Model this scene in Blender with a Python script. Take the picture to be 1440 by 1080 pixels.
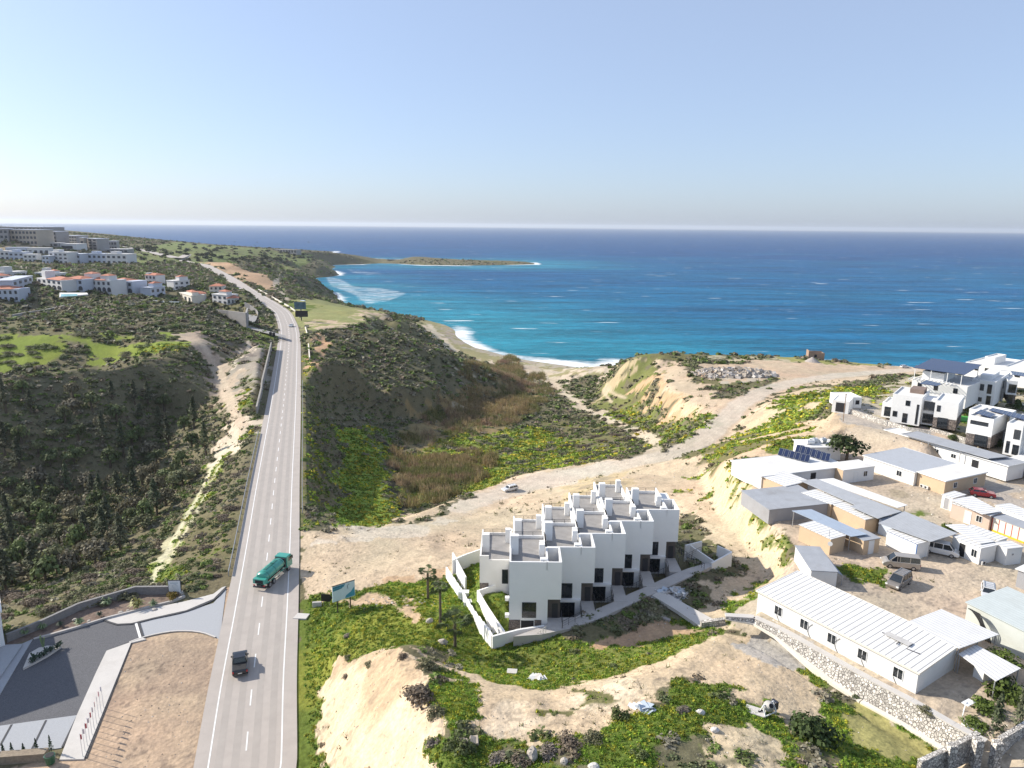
import bpy, bmesh, math, random
import numpy as np
from mathutils import Vector, Matrix
from mathutils.geometry import delaunay_2d_cdt
for _o in list(bpy.data.objects): bpy.data.objects.remove(_o)
S = bpy.context.scene
COL = S.collection
R = math.radians
rnd = random.Random(11)
rng = np.random.default_rng(5)

# ---------------------------------------------------------------- camera, sky, sun, exposure
F_PX, CX, CY = 998.0, 720.0, 540.0
PITCH, ROLL, CZ = R(12.6), R(0.55), 100.0
cam_d = bpy.data.cameras.new('camera')
cam = bpy.data.objects.new('camera', cam_d); COL.objects.link(cam)
cam.location = (0, 0, CZ)
cam.matrix_world = Matrix.Translation((0, 0, CZ)) @ Matrix.Rotation(R(90) - PITCH, 4, 'X') @ Matrix.Rotation(ROLL, 4, 'Z')
cam_d.sensor_width = 36.0; cam_d.sensor_fit = 'HORIZONTAL'; cam_d.lens = 36.0 * F_PX / 1440.0
cam_d.clip_start = 0.5; cam_d.clip_end = 90000
S.camera = cam
HAZE_D = 0.000045

SUN_AZ, SUN_EL = -72.0, 31.0      # azimuth from +Y, positive towards +X
w = bpy.data.worlds.new('World'); S.world = w; w.use_nodes = True
nt = w.node_tree; nt.nodes.clear()
sky = nt.nodes.new('ShaderNodeTexSky'); sky.sky_type = 'NISHITA'; sky.sun_disc = False
sky.sun_elevation = R(SUN_EL); sky.sun_rotation = R(SUN_AZ)
sky.air_density = 0.9; sky.dust_density = 1.2; sky.ozone_density = 5.0; sky.altitude = 100
bg = nt.nodes.new('ShaderNodeBackground'); bg.inputs['Strength'].default_value = 0.128
out = nt.nodes.new('ShaderNodeOutputWorld')
veil = nt.nodes.new('ShaderNodeMix'); veil.data_type = 'RGBA'; veil.inputs[0].default_value = .50; veil.inputs[7].default_value = (3.2, 3.65, 4.6, 1)   # high thin haze
nt.links.new(sky.outputs[0], veil.inputs[6]); nt.links.new(veil.outputs[2], bg.inputs[0]); nt.links.new(bg.outputs[0], out.inputs[0])
sl = bpy.data.lights.new('sun', 'SUN'); sl.energy = 4.5; sl.angle = R(0.5); sl.color = (1.0, 0.93, 0.82)
so = bpy.data.objects.new('sun', sl); COL.objects.link(so)
sd = Vector((math.sin(R(SUN_AZ)) * math.cos(R(SUN_EL)), math.cos(R(SUN_AZ)) * math.cos(R(SUN_EL)), math.sin(R(SUN_EL))))
so.rotation_euler = sd.to_track_quat('Z', 'Y').to_euler(); so.location = (-60, 20, 160)
S.view_settings.view_transform = 'Standard'; S.view_settings.look = 'None'
S.view_settings.gamma = 1.0; S.view_settings.use_curve_mapping = False
S.view_settings.exposure = 0.58
S.cycles.use_denoising = True
S.cycles.max_bounces = 5; S.cycles.diffuse_bounces = 2; S.cycles.glossy_bounces = 2
S.cycles.transmission_bounces = 3; S.cycles.transparent_max_bounces = 6; S.cycles.volume_bounces = 0

# ---------------------------------------------------------------- picture <-> world
def ray(u, v):
    x = (u - CX) / F_PX; y = -(v - CY) / F_PX
    c, s = math.cos(ROLL), math.sin(ROLL)
    x, y = x * c - y * s, x * s + y * c
    cp, sp = math.cos(PITCH), math.sin(PITCH)
    return x, cp + y * sp, -sp + y * cp
def P(u, v, z):                      # world point seen at (u, v) with height z
    d = ray(u, v); t = (z - CZ) / d[2]
    return (d[0] * t, d[1] * t, z)
def PD(u, v, Y):                     # world point seen at (u, v) at forward distance Y
    d = ray(u, v); t = Y / d[1]
    return (d[0] * t, Y, CZ + d[2] * t)
# ---------------------------------------------------------------- noise
def _hash(ix, iy, seed):
    n = (ix.astype(np.int64) * 374761393 + iy.astype(np.int64) * 668265263 + seed * 974711) & 0x7fffffff
    n = ((n ^ (n >> 13)) * 1274126177) & 0x7fffffff
    n = (n ^ (n >> 16)) & 0xffff
    return n / 65535.0
def vnoise(x, y, s, seed=0):
    x = np.asarray(x) / s; y = np.asarray(y) / s
    ix = np.floor(x); iy = np.floor(y); fx = x - ix; fy = y - iy
    fx = fx * fx * (3 - 2 * fx); fy = fy * fy * (3 - 2 * fy)
    a = _hash(ix, iy, seed); b = _hash(ix + 1, iy, seed); c = _hash(ix, iy + 1, seed); d = _hash(ix + 1, iy + 1, seed)
    return (a * (1 - fx) + b * fx) * (1 - fy) + (c * (1 - fx) + d * fx) * fy
def fbm(x, y, s, seed=0, oct=4):
    t = 0; amp = 1.0; tot = 0
    for k in range(oct):
        t = t + amp * vnoise(x, y, s / 2 ** k, seed + 17 * k); tot += amp; amp *= .5
    return t / tot

# ---------------------------------------------------------------- survey: break lines (u, v, height) or ('w', x, y, height)
def wp(p):
    return tuple(p[1:]) if p[0] == 'w' else P(*p)
ROAD_PX = [(338,1110,42),(344,1078,42),(355,960,42),(367,860,42),(377,770,42),(386,680,42),(394,610,42),(400,555,42),(405,500,42),
           (406.5,480,42),(406,466,42.2),(403,453,42.6),(394,437,43),(370,421,43.6),(347,407,44.6),(324,392,46),(297,377,48),(287,372.5,49),('w',-440,960,50),
           ('w',-520,1150,50),(248,363,52),(216,356,54),(175,348,60),(140,343,66)]
DIRT_PX = [(424,775,42),(450,772,42),(500,768,41.5),(560,752,39),(620,728,35),(680,702,30.5),(720,688,28.5),(780,672,29),(840,660,30),(900,648,31.5),(955,634,33),
           (995,612,34.3),(1022,588,35.2),(1045,566,35.8),(1080,548,36),(1120,537,35.6),(1180,528,34),(1240,523,32),(1285,520,30.5)]
road_w = [wp(p) for p in ROAD_PX]
_r0 = road_w[0]; _r1 = road_w[8]
road_w.insert(0, (_r0[0] + (_r0[0]-_r1[0]) * .35, _r0[1] + (_r0[1]-_r1[1]) * .35, 42))
dirt_w = [wp(p) for p in DIRT_PX]
def smooth_line(pts, step):
    a = np.array(pts, float); out = []
    n = len(a)
    for i in range(n - 1):
        p0 = a[max(i-1,0)]; p1 = a[i]; p2 = a[i+1]; p3 = a[min(i+2,n-1)]
        L = np.linalg.norm(p2 - p1); k = max(1, int(L / step))
        for j in range(k):
            t = j / k
            out.append(.5*((2*p1)+(-p0+p2)*t+(2*p0-5*p1+4*p2-p3)*t*t+(-p0+3*p1-3*p2+p3)*t**3))
    out.append(a[-1]); return np.array(out)
road_c = smooth_line(road_w, 4.0); dirt_c = smooth_line(dirt_w, 4.0)
def offset_line(c, d):
    t = np.gradient(c[:, :2], axis=0); t /= np.linalg.norm(t, axis=1)[:, None] + 1e-9
    o = c.copy(); o[:, 0] += t[:, 1] * d; o[:, 1] -= t[:, 0] * d   # d > 0: to the right
    return o
COAST = [('w',-2600,3300,0),('w',-1500,3000,0),('w',-650,2650,0),(452,361,0),(532,363.5,0),(582,364.5,0),(645,366,0),(700,367.5,0),(750,369.2,0),
         (752,371.8,0),(700,373,0),(657,373.6,0),(600,373.2,0),(582,372.4,0),(560,370.8,0),(532,370.5,0),(495,372,0),(462,372.6,0),(467,377.3,0),(461,379.5,0),(474,387,0),(435,391,0),(427,396,0),(445,406,0),
         (470,417.5,0),(481,427,0),(488,434,0),(510,440,0),(560,446,0),(600,449,0),(626,455,0),(641,462,0),(644,472,0),(655,480,0),(672,489,0),(701,496,0),
         (735,504,0),(760,508,0),(791,512,0),(825,517,0),(851,518,0),('w',85,520,0),('w',110,470,0),('w',150,430,0),('w',210,415,0),('w',262,405,0),('w',330,395,0),('w',600,370,0),('w',900,340,0)]
BL = [COAST,
 # right headland plateau rim, and plateau
 [(862,514,14),(876,506,26),(892,500,33),(930,495,35),(1000,498,34.5),(1060,500,34),(1100,501,33.5),(1140,503,33),(1200,508,32),(1262,514,30.5),(1310,517,30),(1370,520,30),(1440,522,30),('w',420,330,30),('w',900,280,32)],
 [('w',68,440,15),('w',120,405,20),('w',200,385,20),('w',290,375,20),('w',600,345,20)],
 [(955,520,35),(1000,530,35.5),(1060,530,36),(1120,520,35)],
 [(905,525,29),(930,545,32),(975,570,34),(1005,585,34.6)],
 [(893,545,20),(915,570,21),(950,590,26),(985,604,32)],
 [(872,512,18),(850,535,9),(835,555,9),(860,575,12),(900,590,17),(940,607,24),(965,622,30.5)],
 # valley track
 [(745,520,3),(770,535,5),(790,548,6.5),(820,570,10),(870,595,15),(912,612,20),(922,628,24)],
 # valley floor
 [(760,520,2),(700,520,4),(660,512,5),(620,480,5),(600,462,6),(580,455,8)],
 [(745,545,5),(700,560,9),(650,580,12),(600,620,16),(560,660,19),(580,705,23)],
 [(800,600,10),(760,640,15),(700,665,19),(640,700,23),(600,720,27)],
 [(880,625,18),(840,640,22)],
 # foot of the embankment, green strip, top
 [(550,600,17),(558,650,20),(574,713,27)],
 [(478,600,25.5),(482,650,26.5),(476,738,34.5)],
 [(507,600,24.3),(529,650,25.2),(550,733,31.5)],
 # dark hill between road and valley
 [(436,468,47),(470,463,47),(520,468,45),(570,475,41),(620,492,34),(660,512,25),(705,545,12),(735,560,7)],
 [(440,520,45),(455,500,49),(500,500,46),(560,520,38),(620,545,26),(680,575,12)],
 [(440,560,36),(480,560,31),(540,555,27),(600,575,18),(640,592,13)],
 # meadow with the billboard
 [(418,432,42.6),(450,428,42),(490,432,41),(520,438,40),(548,442,38)],
 [(430,462,43),(480,458,42),(520,453,40),(556,446,37)],
 [(500,466,39),(540,462,33),(580,458,22),(596,462,12)],
 [(415,420,42.5),(440,420,34),(465,424,22),(480,430,12)],
 [(380,405,44),(410,405,36),(430,410,18)],
 [(345,385,50),(385,385,44),(405,392,34),(420,398,12)],
 [(310,372,52),(350,372,50),(400,376,44),(440,380,30),(458,384,10)],
 # far coastal meadows and ridge over the sea
 [(200,337.5,44),(254,339.5,48),(321,345.5,45),(379,350,40),(420,352.5,36),(450,353.3,33),(482,356,27),(532,359,21),(582,360.5,17),(645,364.5,12),(695,366,9),(742,368,6)],
 [(440,364,20),(495,367,10),(560,368,8),(620,371,6),(700,371.5,4)],
 [(400,364,40),(420,366,36),(450,369,25),(464,376,10)],
 [(250,352,52),(320,358,50),(370,362,45)],
 # hilltop with the hotels
 [('w',-2300,2400,100),('w',-1500,2000,88),(0,320,87),(58,321.8,81),(117,326,71),(163,330,60),(200,337.5,46)],
 [('w',-2000,1500,90),('w',-1250,1150,80),(0,335,79),(60,336,76),(110,339,69),(170,343,62)],
 [('w',-2000,900,70),(0,347,65),(90,347,65),(170,349,62),(230,356,57),(300,368,53)],
 [(0,362,58.5),(100,362,58.5),(180,363,57)],
 # white terraces
 [('w',-1500,640,60),(0,372.5,57.5),(90,373,57),(180,374,56),(215,375,54)],
 [('w',-1500,560,44),(0,382,49),(100,383,49),(200,384,48),(280,388,45)],
 # arcaded complex and villas platform
 [('w',-900,470,57),(0,402,57),(90,399,57),(180,398,56),(280,400,55),(340,408,52)],
 [('w',-900,400,55),(0,438,55),(30,440,55),(105,424,55),(150,415,56),(200,415,56),(245,422,55.5),(290,430,54.5),(348,438,51)],
 [('w',-900,385,45),(0,452,47),(40,449,47),(110,433,47),(200,430,47),(290,440,47),(352,453,43.5)],
 [('w',-900,340,42),(0,460,40),(100,455,38),(200,455,35),(290,460,35),(340,465,38),(360,463,42)],
 # side road by the villas
 [(340,415,52),(352,425,49),(362,440,45),(358,452,42.5),(372,462,41.5),(402,470,42)],
 # left meadow plateau
 [('w',-900,320,50),(0,470,51),(60,472,51),(180,468,51),(282,468,49)],
 [('w',-900,240,52),(0,527,52),(60,518,52),(130,512,52),(200,502,51.5),(260,492,50),(280,478,49.5)],
 [(280,470,49),(300,490,46),(335,510,40),(345,505,38)],
 [(276,480,49),(290,520,40),(305,560,38),(325,590,40),(345,600,41.5)],
 [(352,484,46),(340,500,46),(335,520,43),(345,545,42)],
 [(385,485,42),(380,490,46.5),(370,520,46.5),(360,560,44.5),(352,580,42)],
 # ravine
 [('w',-900,200,24),(0,620,26),(80,610,27),(160,600,28),(240,590,31),(290,600,35)],
 [('w',-700,150,22),(0,720,23),(100,700,23),(180,680,24),(240,670,28),(290,650,35)],
 [('w',-500,110,22),(0,800,27),(80,780,27),(150,760,28),(205,745,33)],
 [(322,622,37),(300,660,37),(268,722,37),(240,765,37.5),(214,805,38.5),(205,822,40)],
 [(0,860,38),(60,845,38),(130,822,38),(200,812,38.5)],
 [(0,905,41.6),(50,880,41.6),(110,855,41.6),(190,832,41.6),(256,826,41.6),(300,826,41.8)],
 [('w',-60,80,41.6),('w',-120,90,39),('w',-250,90,34)],
 [('w',-60,40,42),('w',-200,40,40)],
 # near right: eroded bank beside the road, hill, lawns
 [(405,900,42),(398,1000,42),(392,1080,42),('w',-16,40,42)],
 [(470,925,43.5),(452,960,43),(448,1010,42.6),(444,1080,42.6),('w',-14,50,43)],
 [(470,912,45),(505,920,47),(540,912,50.5),(565,914,52.5),(585,950,53.5),(605,1010,54),(622,1080,54.5),('w',-2,40,54)],
 [(430,860,42.2),(480,868,43.2),(540,868,45),(600,885,47),(640,905,47)],
 [(425,838,42),(500,838,42.4),(560,835,42.6),(600,830,42.8)],
 [(590,905,50),(610,925,49),(650,940,49.5),(700,958,50)],
 [(645,900,46),(690,922,46),(735,906,46.8),(765,897,47.7),(800,888,48.0),(842,874,48.0),(880,858,48.0),(919,840,48.0),(957,822,47.9),(1000,800,47.8)],
 [(960,865,47.9),(985,884,48.3),(1015,882,48.6)],
 [(930,832,47.9),(965,852,47.9),(1000,862,48)],
 [(760,925,46.8),(830,912,47.2),(900,903,47.4),(960,898,47.8)],
 [(700,940,47),(800,945,47.5),(860,940,48),(930,915,49),(990,900,50)],
 [(640,975,53.5),(720,985,53),(800,985,52.5),(880,960,52.5),(950,935,52),(1015,890,50.5)],
 [(700,1080,53.5),(800,1040,54),(900,1050,54),(1000,1010,53.5),(1100,940,51)],
 [('w',0,35,54),('w',30,38,54),('w',60,40,53)],
 # town house compound
 [(626,812,42.8),(650,850,43.5),(672,885,45),(692,914,46.3)],
 [(640,795,43),(676,785,46),('w',-4.4,104.5,45),('w',0.4,109,44),('w',5.2,113.5,43.5),('w',10.1,118,43.5),('w',15,122.8,43.5),('w',24,124,43)],
 [(720,892,47),('w',4.8,85.0,47),('w',5,89.6,47.3),('w',12,94,47.5),('w',18,99,47.6),('w',27,103,47.8)],
 [('w',-4.4,95,48.4),('w',-6,90,47.5)],
 [('w',-12,128,38.5),('w',0,134,37),('w',10,138,37),('w',22,142,36)],
 [(790,700,33),(820,690,36),(870,678,36.5),(905,668,35)],
 # excavated cut behind the houses
 [(935,668,34.5),(965,700,40),(1000,730,43.5),(1025,760,45.5),(1055,800,46.5),(1062,830,47)],
 [(985,668,36),(1000,690,40),(1035,735,44.5),(1070,775,46.5),(1095,810,47.5)],
 [(1012,645,46),(1030,680,50),(1058,715,51),(1085,745,51.3),(1100,775,51.3),(1112,808,51.3)],
 [(955,640,34),(1000,630,36.5),(1020,625,40),(1045,640,49)],
 # village and villas terraces
 [(1040,655,51),(1060,700,51.3),(1100,740,51.4)],
 [(1115,812,51.3),(1060,870,50.8),(1150,915,51.2),(1290,985,51.6),(1350,1015,51.8),(1440,1040,51.8),('w',90,50,52)],
 [(1010,884,48.6),(1050,892,48.6),(1090,910,48.7),(1140,938,48.8),(1200,974,48.9),(1260,1012,49.1),(1310,1048,49.3),(1350,1080,49.5)],
 [(1150,592,49),(1200,600,53.2),(1260,606,54)],
 [(1020,600,36.5),(1060,580,39),(1100,570,43),(1150,565,48),(1180,575,53),(1190,585,54.5)],
 [(1045,640,49.5),(1100,620,51),(1150,605,52.5),(1200,605,54)],
 [(1120,555,38),(1180,548,42),(1230,550,47)],
 [(1190,585,55),(1240,600,55),(1300,612,55),(1380,640,54.5),(1440,660,54)],
 [(1240,615,52.5),(1320,650,52),(1440,700,52),('w',200,110,52)],
 [(1230,560,53),(1300,560,51),(1380,560,51),(1440,562,51),('w',260,200,50)],
 [(1290,535,40),(1350,535,41),(1440,540,41)],
 [('w',-900,-30,44),('w',-60,-30,44),('w',0,-30,48),('w',100,-30,52),('w',900,-30,52)],
 [('w',900,100,52),('w',500,150,50),('w',500,240,45)],
 [('w',-2600,-30,70)],[('w',-2600,1500,95)],[('w',-2600,600,70)]]
# sea bed
SEAB = [('w',-2600,3500,-8),('w',-400,2900,-8),('w',150,2300,-8),('w',200,1500,-8),('w',-120,1500,-4),('w',60,900,-8),('w',300,600,-8),('w',600,520,-8),('w',1000,450,-8),('w',1000,3500,-8)]
cw = np.array([wp(p) for p in COAST])
def build_tin():
    V = []; E = []
    def add(line, edges=True):
        i0 = len(V)
        for p in line: V.append(tuple(map(float, p)))
        if edges: E.extend((i0+i, i0+i+1) for i in range(len(line)-1))
    for l in BL: add([wp(p) for p in l])
    add([wp(p) for p in SEAB], False)
    for c, ws in ((road_c, (-6.0, 6.0)), (dirt_c, (-5.5, 5.5))):
        for d in ws: add(offset_line(c, d)[::5], False)
    v2 = [Vector((v[0], v[1])) for v in V]
    ov, oe, of, vo, _, _ = delaunay_2d_cdt(v2, E, [], 0, 1e-4)
    z = np.zeros(len(ov)); known = np.zeros(len(ov), bool)
    for i, src in enumerate(vo):
        if src: z[i] = np.mean([V[s][2] for s in src]); known[i] = True
    xy = np.array([(p.x, p.y) for p in ov])
    for i in np.where(~known)[0]:       # crossings of break lines: nearest edge interpolation
        best = 1e18
        for a, b in E:
            A = np.array(V[a][:2]); B = np.array(V[b][:2]); ab = B-A; t = np.clip(np.dot(xy[i]-A, ab)/(ab@ab+1e-12), 0, 1)
            d = np.linalg.norm(A+t*ab-xy[i])
            if d < best: best = d; z[i] = V[a][2]*(1-t)+V[b][2]*t
    return xy, z, of
TX, TZ, TF = build_tin()
def raster(x0, x1, y0, y1, st):
    nx = int((x1-x0)/st)+1; ny = int((y1-y0)/st)+1
    g = np.full((ny, nx), -8.0, np.float32)
    for f in TF:
        for k in range(1, len(f)-1):
            a, b, c = f[0], f[k], f[k+1]
            A, B, Cc = TX[a], TX[b], TX[c]
            ix0 = max(0, int((min(A[0],B[0],Cc[0])-x0)/st)); ix1 = min(nx-1, int((max(A[0],B[0],Cc[0])-x0)/st)+1)
            iy0 = max(0, int((min(A[1],B[1],Cc[1])-y0)/st)); iy1 = min(ny-1, int((max(A[1],B[1],Cc[1])-y0)/st)+1)
            if ix1 < ix0 or iy1 < iy0: continue
            X, Y = np.meshgrid(x0+np.arange(ix0, ix1+1)*st, y0+np.arange(iy0, iy1+1)*st)
            den = (B[1]-Cc[1])*(A[0]-Cc[0])+(Cc[0]-B[0])*(A[1]-Cc[1])
            if abs(den) < 1e-9: continue
            l1 = ((B[1]-Cc[1])*(X-Cc[0])+(Cc[0]-B[0])*(Y-Cc[1]))/den
            l2 = ((Cc[1]-A[1])*(X-Cc[0])+(A[0]-Cc[0])*(Y-Cc[1]))/den
            l3 = 1-l1-l2; m = (l1 >= -1e-6) & (l2 >= -1e-6) & (l3 >= -1e-6)
            sub = g[iy0:iy1+1, ix0:ix1+1]
            sub[m] = (l1*TZ[a]+l2*TZ[b]+l3*TZ[c])[m]
    return g
def blur(g, r, n=2):
    for _ in range(n):
        for ax in (0, 1):
            p = np.pad(g, [(r+1, r) if ax == 0 else (0, 0), (r+1, r) if ax == 1 else (0, 0)], mode='edge')
            c = np.cumsum(p.astype(np.float64), axis=ax)
            k = 2*r+1
            g = ((c[k:]-c[:-k]) if ax == 0 else (c[:, k:]-c[:, :-k]))/k
    return g.astype(np.float32)
def in_poly(poly, x, y):
    m = np.zeros(x.shape, bool); n = len(poly); j = n-1
    for i in range(n):
        xi, yi = poly[i][:2]; xj, yj = poly[j][:2]
        if yi != yj:
            c = ((yi > y) != (yj > y)) & (x < (xj-xi)*(y-yi)/(yj-yi)+xi)
            m ^= c
        j = i
    return m
NG = (-160., 130., 20., 260., .5); MG = (-420., 480., -30., 620., 2.); FG = (-2600., 1000., -30., 3400., 8.)
grids = []
for (x0, x1, y0, y1, st), r in ((NG, 2), (MG, 1), (FG, 1)):
    g = raster(x0, x1, y0, y1, st)
    if st > 1:
        X_, Y_ = np.meshgrid(x0+np.arange(g.shape[1])*st, y0+np.arange(g.shape[0])*st)
        g[~in_poly([tuple(p) for p in cw[:, :2]]+[(900, -200), (-2600, -200)], X_.ravel(), Y_.ravel()).reshape(g.shape)] = -2.5
    g = blur(g, r)
    grids.append((x0, y0, st, g))
def gsample(g, x, y):
    x0, y0, st, a = g
    fx = np.clip((x-x0)/st, 0, a.shape[1]-1.001); fy = np.clip((y-y0)/st, 0, a.shape[0]-1.001)
    ix = fx.astype(int); iy = fy.astype(int); fx = fx-ix; fy = fy-iy
    return (a[iy, ix]*(1-fx)+a[iy, ix+1]*fx)*(1-fy)+(a[iy+1, ix]*(1-fx)+a[iy+1, ix+1]*fx)*fy
def inside(x, y, G, m):
    d = np.minimum(np.minimum(x-G[0], G[1]-x), np.minimum(y-G[2], G[3]-y))
    return np.clip(d/m, 0, 1)
def line_dist(c, x, y):
    """distance to a polyline, height along it; x, y flat arrays"""
    best = np.full(x.shape, 1e9); zz = np.zeros(x.shape); side = np.zeros(x.shape)
    for i in range(len(c)-1):
        a, b = c[i], c[i+1]
        ab = b[:2]-a[:2]; L2 = ab@ab+1e-9
        lo = np.minimum(a[:2], b[:2])-30; hi = np.maximum(a[:2], b[:2])+30
        idx = np.where((x > lo[0]) & (x < hi[0]) & (y > lo[1]) & (y < hi[1]))[0]
        if len(idx) == 0: continue
        px = x[idx]-a[0]; py = y[idx]-a[1]
        t = np.clip((px*ab[0]+py*ab[1])/L2, 0, 1)
        dx = px-t*ab[0]; dy = py-t*ab[1]; d = np.hypot(dx, dy)
        m = d < best[idx]; j = idx[m]
        best[j] = d[m]; zz[j] = (a[2]+(b[2]-a[2])*t)[m]
        side[j] = np.sign(ab[1]*px-ab[0]*py)[m]
    return best, zz, side
ROAD_HW = 5.6
FLATS = []      # (polygon xy, z, feather): ground levelled under buildings
def H(x, y, detail=True):
    shp = np.shape(x); x = np.atleast_1d(np.asarray(x, float)).ravel(); y = np.atleast_1d(np.asarray(y, float)).ravel()
    z = gsample(grids[2], x, y)
    w1 = inside(x, y, MG, 25.); z = z*(1-w1)+gsample(grids[1], x, y)*w1
    w0 = inside(x, y, NG, 8.); z = z*(1-w0)+gsample(grids[0], x, y)*w0
    if detail:
        far = np.clip((np.hypot(x, y)-200)/400, 0, 1)
        land = np.clip(z/6, 0, 1)
        z = z+(fbm(x, y, 9, 3, 4)-.5)*1.1*land+(fbm(x, y, 60, 8, 4)-.5)*2.6*land*far+(fbm(x, y, 2.2, 12, 3)-.5)*.3*land*(1-far)
    for c, hw, k in ((dirt_c, 4.5, .0), (road_c, ROAD_HW+.6, .16)):
        d, zz, _ = line_dist(c, x, y)
        t = np.clip((d-hw)/(5.0 if k else 4.0), 0, 1); t = t*t*(3-2*t)
        z = z*t+(zz-k)*(1-t)
    for poly, zf, fe in FLATS:
        lo = [min(p[i] for p in poly)-fe*2 for i in (0, 1)]; hi = [max(p[i] for p in poly)+fe*2 for i in (0, 1)]
        idx = np.where((x > lo[0]) & (x < hi[0]) & (y > lo[1]) & (y < hi[1]))[0]
        if len(idx) == 0: continue
        ins = in_poly(poly, x[idx], y[idx]).astype(float)
        pl = np.array([tuple(p[:2])+(0,) for p in poly]+[tuple(poly[0][:2])+(0,)])
        d, _, _ = line_dist(pl, x[idx], y[idx])
        t = np.where(ins > 0, 0, np.clip(d/fe, 0, 1)); t = t*t*(3-2*t)
        z[idx] = z[idx]*t+zf*(1-t)
    return z.reshape(shp) if shp else float(z[0])
_fast = []
def cache():                       # final ground height on three grids, for quick look-ups
    _fast.clear()
    for (x0, x1, y0, y1, st) in ((-130., 110., 28., 240., .6), MG, FG):
        xs = np.arange(x0, x1+st, st); ys = np.arange(y0, y1+st, st); X, Y = np.meshgrid(xs, ys)
        _fast.append(((x0, x1, y0, y1, st), (x0, y0, st, H(X, Y).astype(np.float32))))
def Hf(x, y):
    shp = np.shape(x); x = np.atleast_1d(np.asarray(x, float)).ravel(); y = np.atleast_1d(np.asarray(y, float)).ravel()
    z = gsample(_fast[2][1], x, y)
    for k in (1, 0):
        Gd = _fast[k][0]; m = (x > Gd[0]) & (x < Gd[1]) & (y > Gd[2]) & (y < Gd[3])
        if m.any(): z[m] = gsample(_fast[k][1], x[m], y[m])
    return z.reshape(shp) if shp else float(z[0])
def G(u, v, far=4000.):                 # first ground point under pixel (u, v)
    d = np.array(ray(u, v)); d = d/np.linalg.norm(d)
    t = np.exp(np.linspace(math.log(45), math.log(far), 900))
    z = Hf(d[0]*t, d[1]*t) - (CZ+d[2]*t)
    k = np.argmax(z > 0) if (z > 0).any() else len(t)-1
    lo, hi = t[max(k-1, 0)], t[k]
    tt = np.linspace(lo, hi, 12); zz = Hf(d[0]*tt, d[1]*tt)-(CZ+d[2]*tt)
    k = np.argmax(zz > 0) if (zz > 0).any() else 11
    q = tt[k]; return (d[0]*q, d[1]*q, CZ+d[2]*q)
def GP(pts): return [G(*p) for p in pts]
# ---------------------------------------------------------------- scene helpers
def tag(o, label=None, cat=None, group=None, kind=None):
    if label: o['label'] = label
    if cat: o['category'] = cat
    if group: o['group'] = group
    if kind: o['kind'] = kind
    return o
def link(name, me, parent=None, mat=None, loc=None, rz=None):
    if mat is not None and len(me.materials) == 0: me.materials.append(mat)
    o = bpy.data.objects.new(name, me); COL.objects.link(o)
    if parent is not None: o.parent = parent
    if loc is not None: o.location = loc
    if rz is not None: o.rotation_euler = (0, 0, rz)
    return o
def empty(name, loc=(0,0,0), rz=0.0, label=None, cat=None, group=None):
    o = bpy.data.objects.new(name, None); COL.objects.link(o)
    o.location = loc; o.rotation_euler = (0, 0, rz); o.empty_display_size = .2
    return tag(o, label, cat, group)
def copy_tree(o, parent=None):
    c = o.copy(); COL.objects.link(c)
    if parent is not None: c.parent = parent
    for ch in list(o.children): copy_tree(ch, c)
    return c
def np_mesh(name, co, faces, cols=None, smooth=False, uv=None):
    me = bpy.data.meshes.new(name); co = np.asarray(co, np.float32); faces = np.asarray(faces, np.int32)
    k = faces.shape[1]
    me.vertices.add(len(co)); me.vertices.foreach_set('co', co.ravel())
    me.loops.add(faces.size); me.loops.foreach_set('vertex_index', faces.ravel())
    me.polygons.add(len(faces)); me.polygons.foreach_set('loop_start', np.arange(len(faces), dtype=np.int32)*k)
    if smooth: me.polygons.foreach_set('use_smooth', np.ones(len(faces), bool))
    me.update(calc_edges=True)
    for nm, a in (cols or {}).items():
        a = np.asarray(a, np.float32)
        if a.ndim == 1:
            at = me.attributes.new(nm, 'FLOAT', 'POINT'); at.data.foreach_set('value', a)
        else:
            if a.shape[1] == 3: a = np.concatenate([a, np.ones((len(a), 1), np.float32)], 1)
            at = me.attributes.new(nm, 'FLOAT_COLOR', 'POINT'); at.data.foreach_set('color', a.ravel())
    return me
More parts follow.
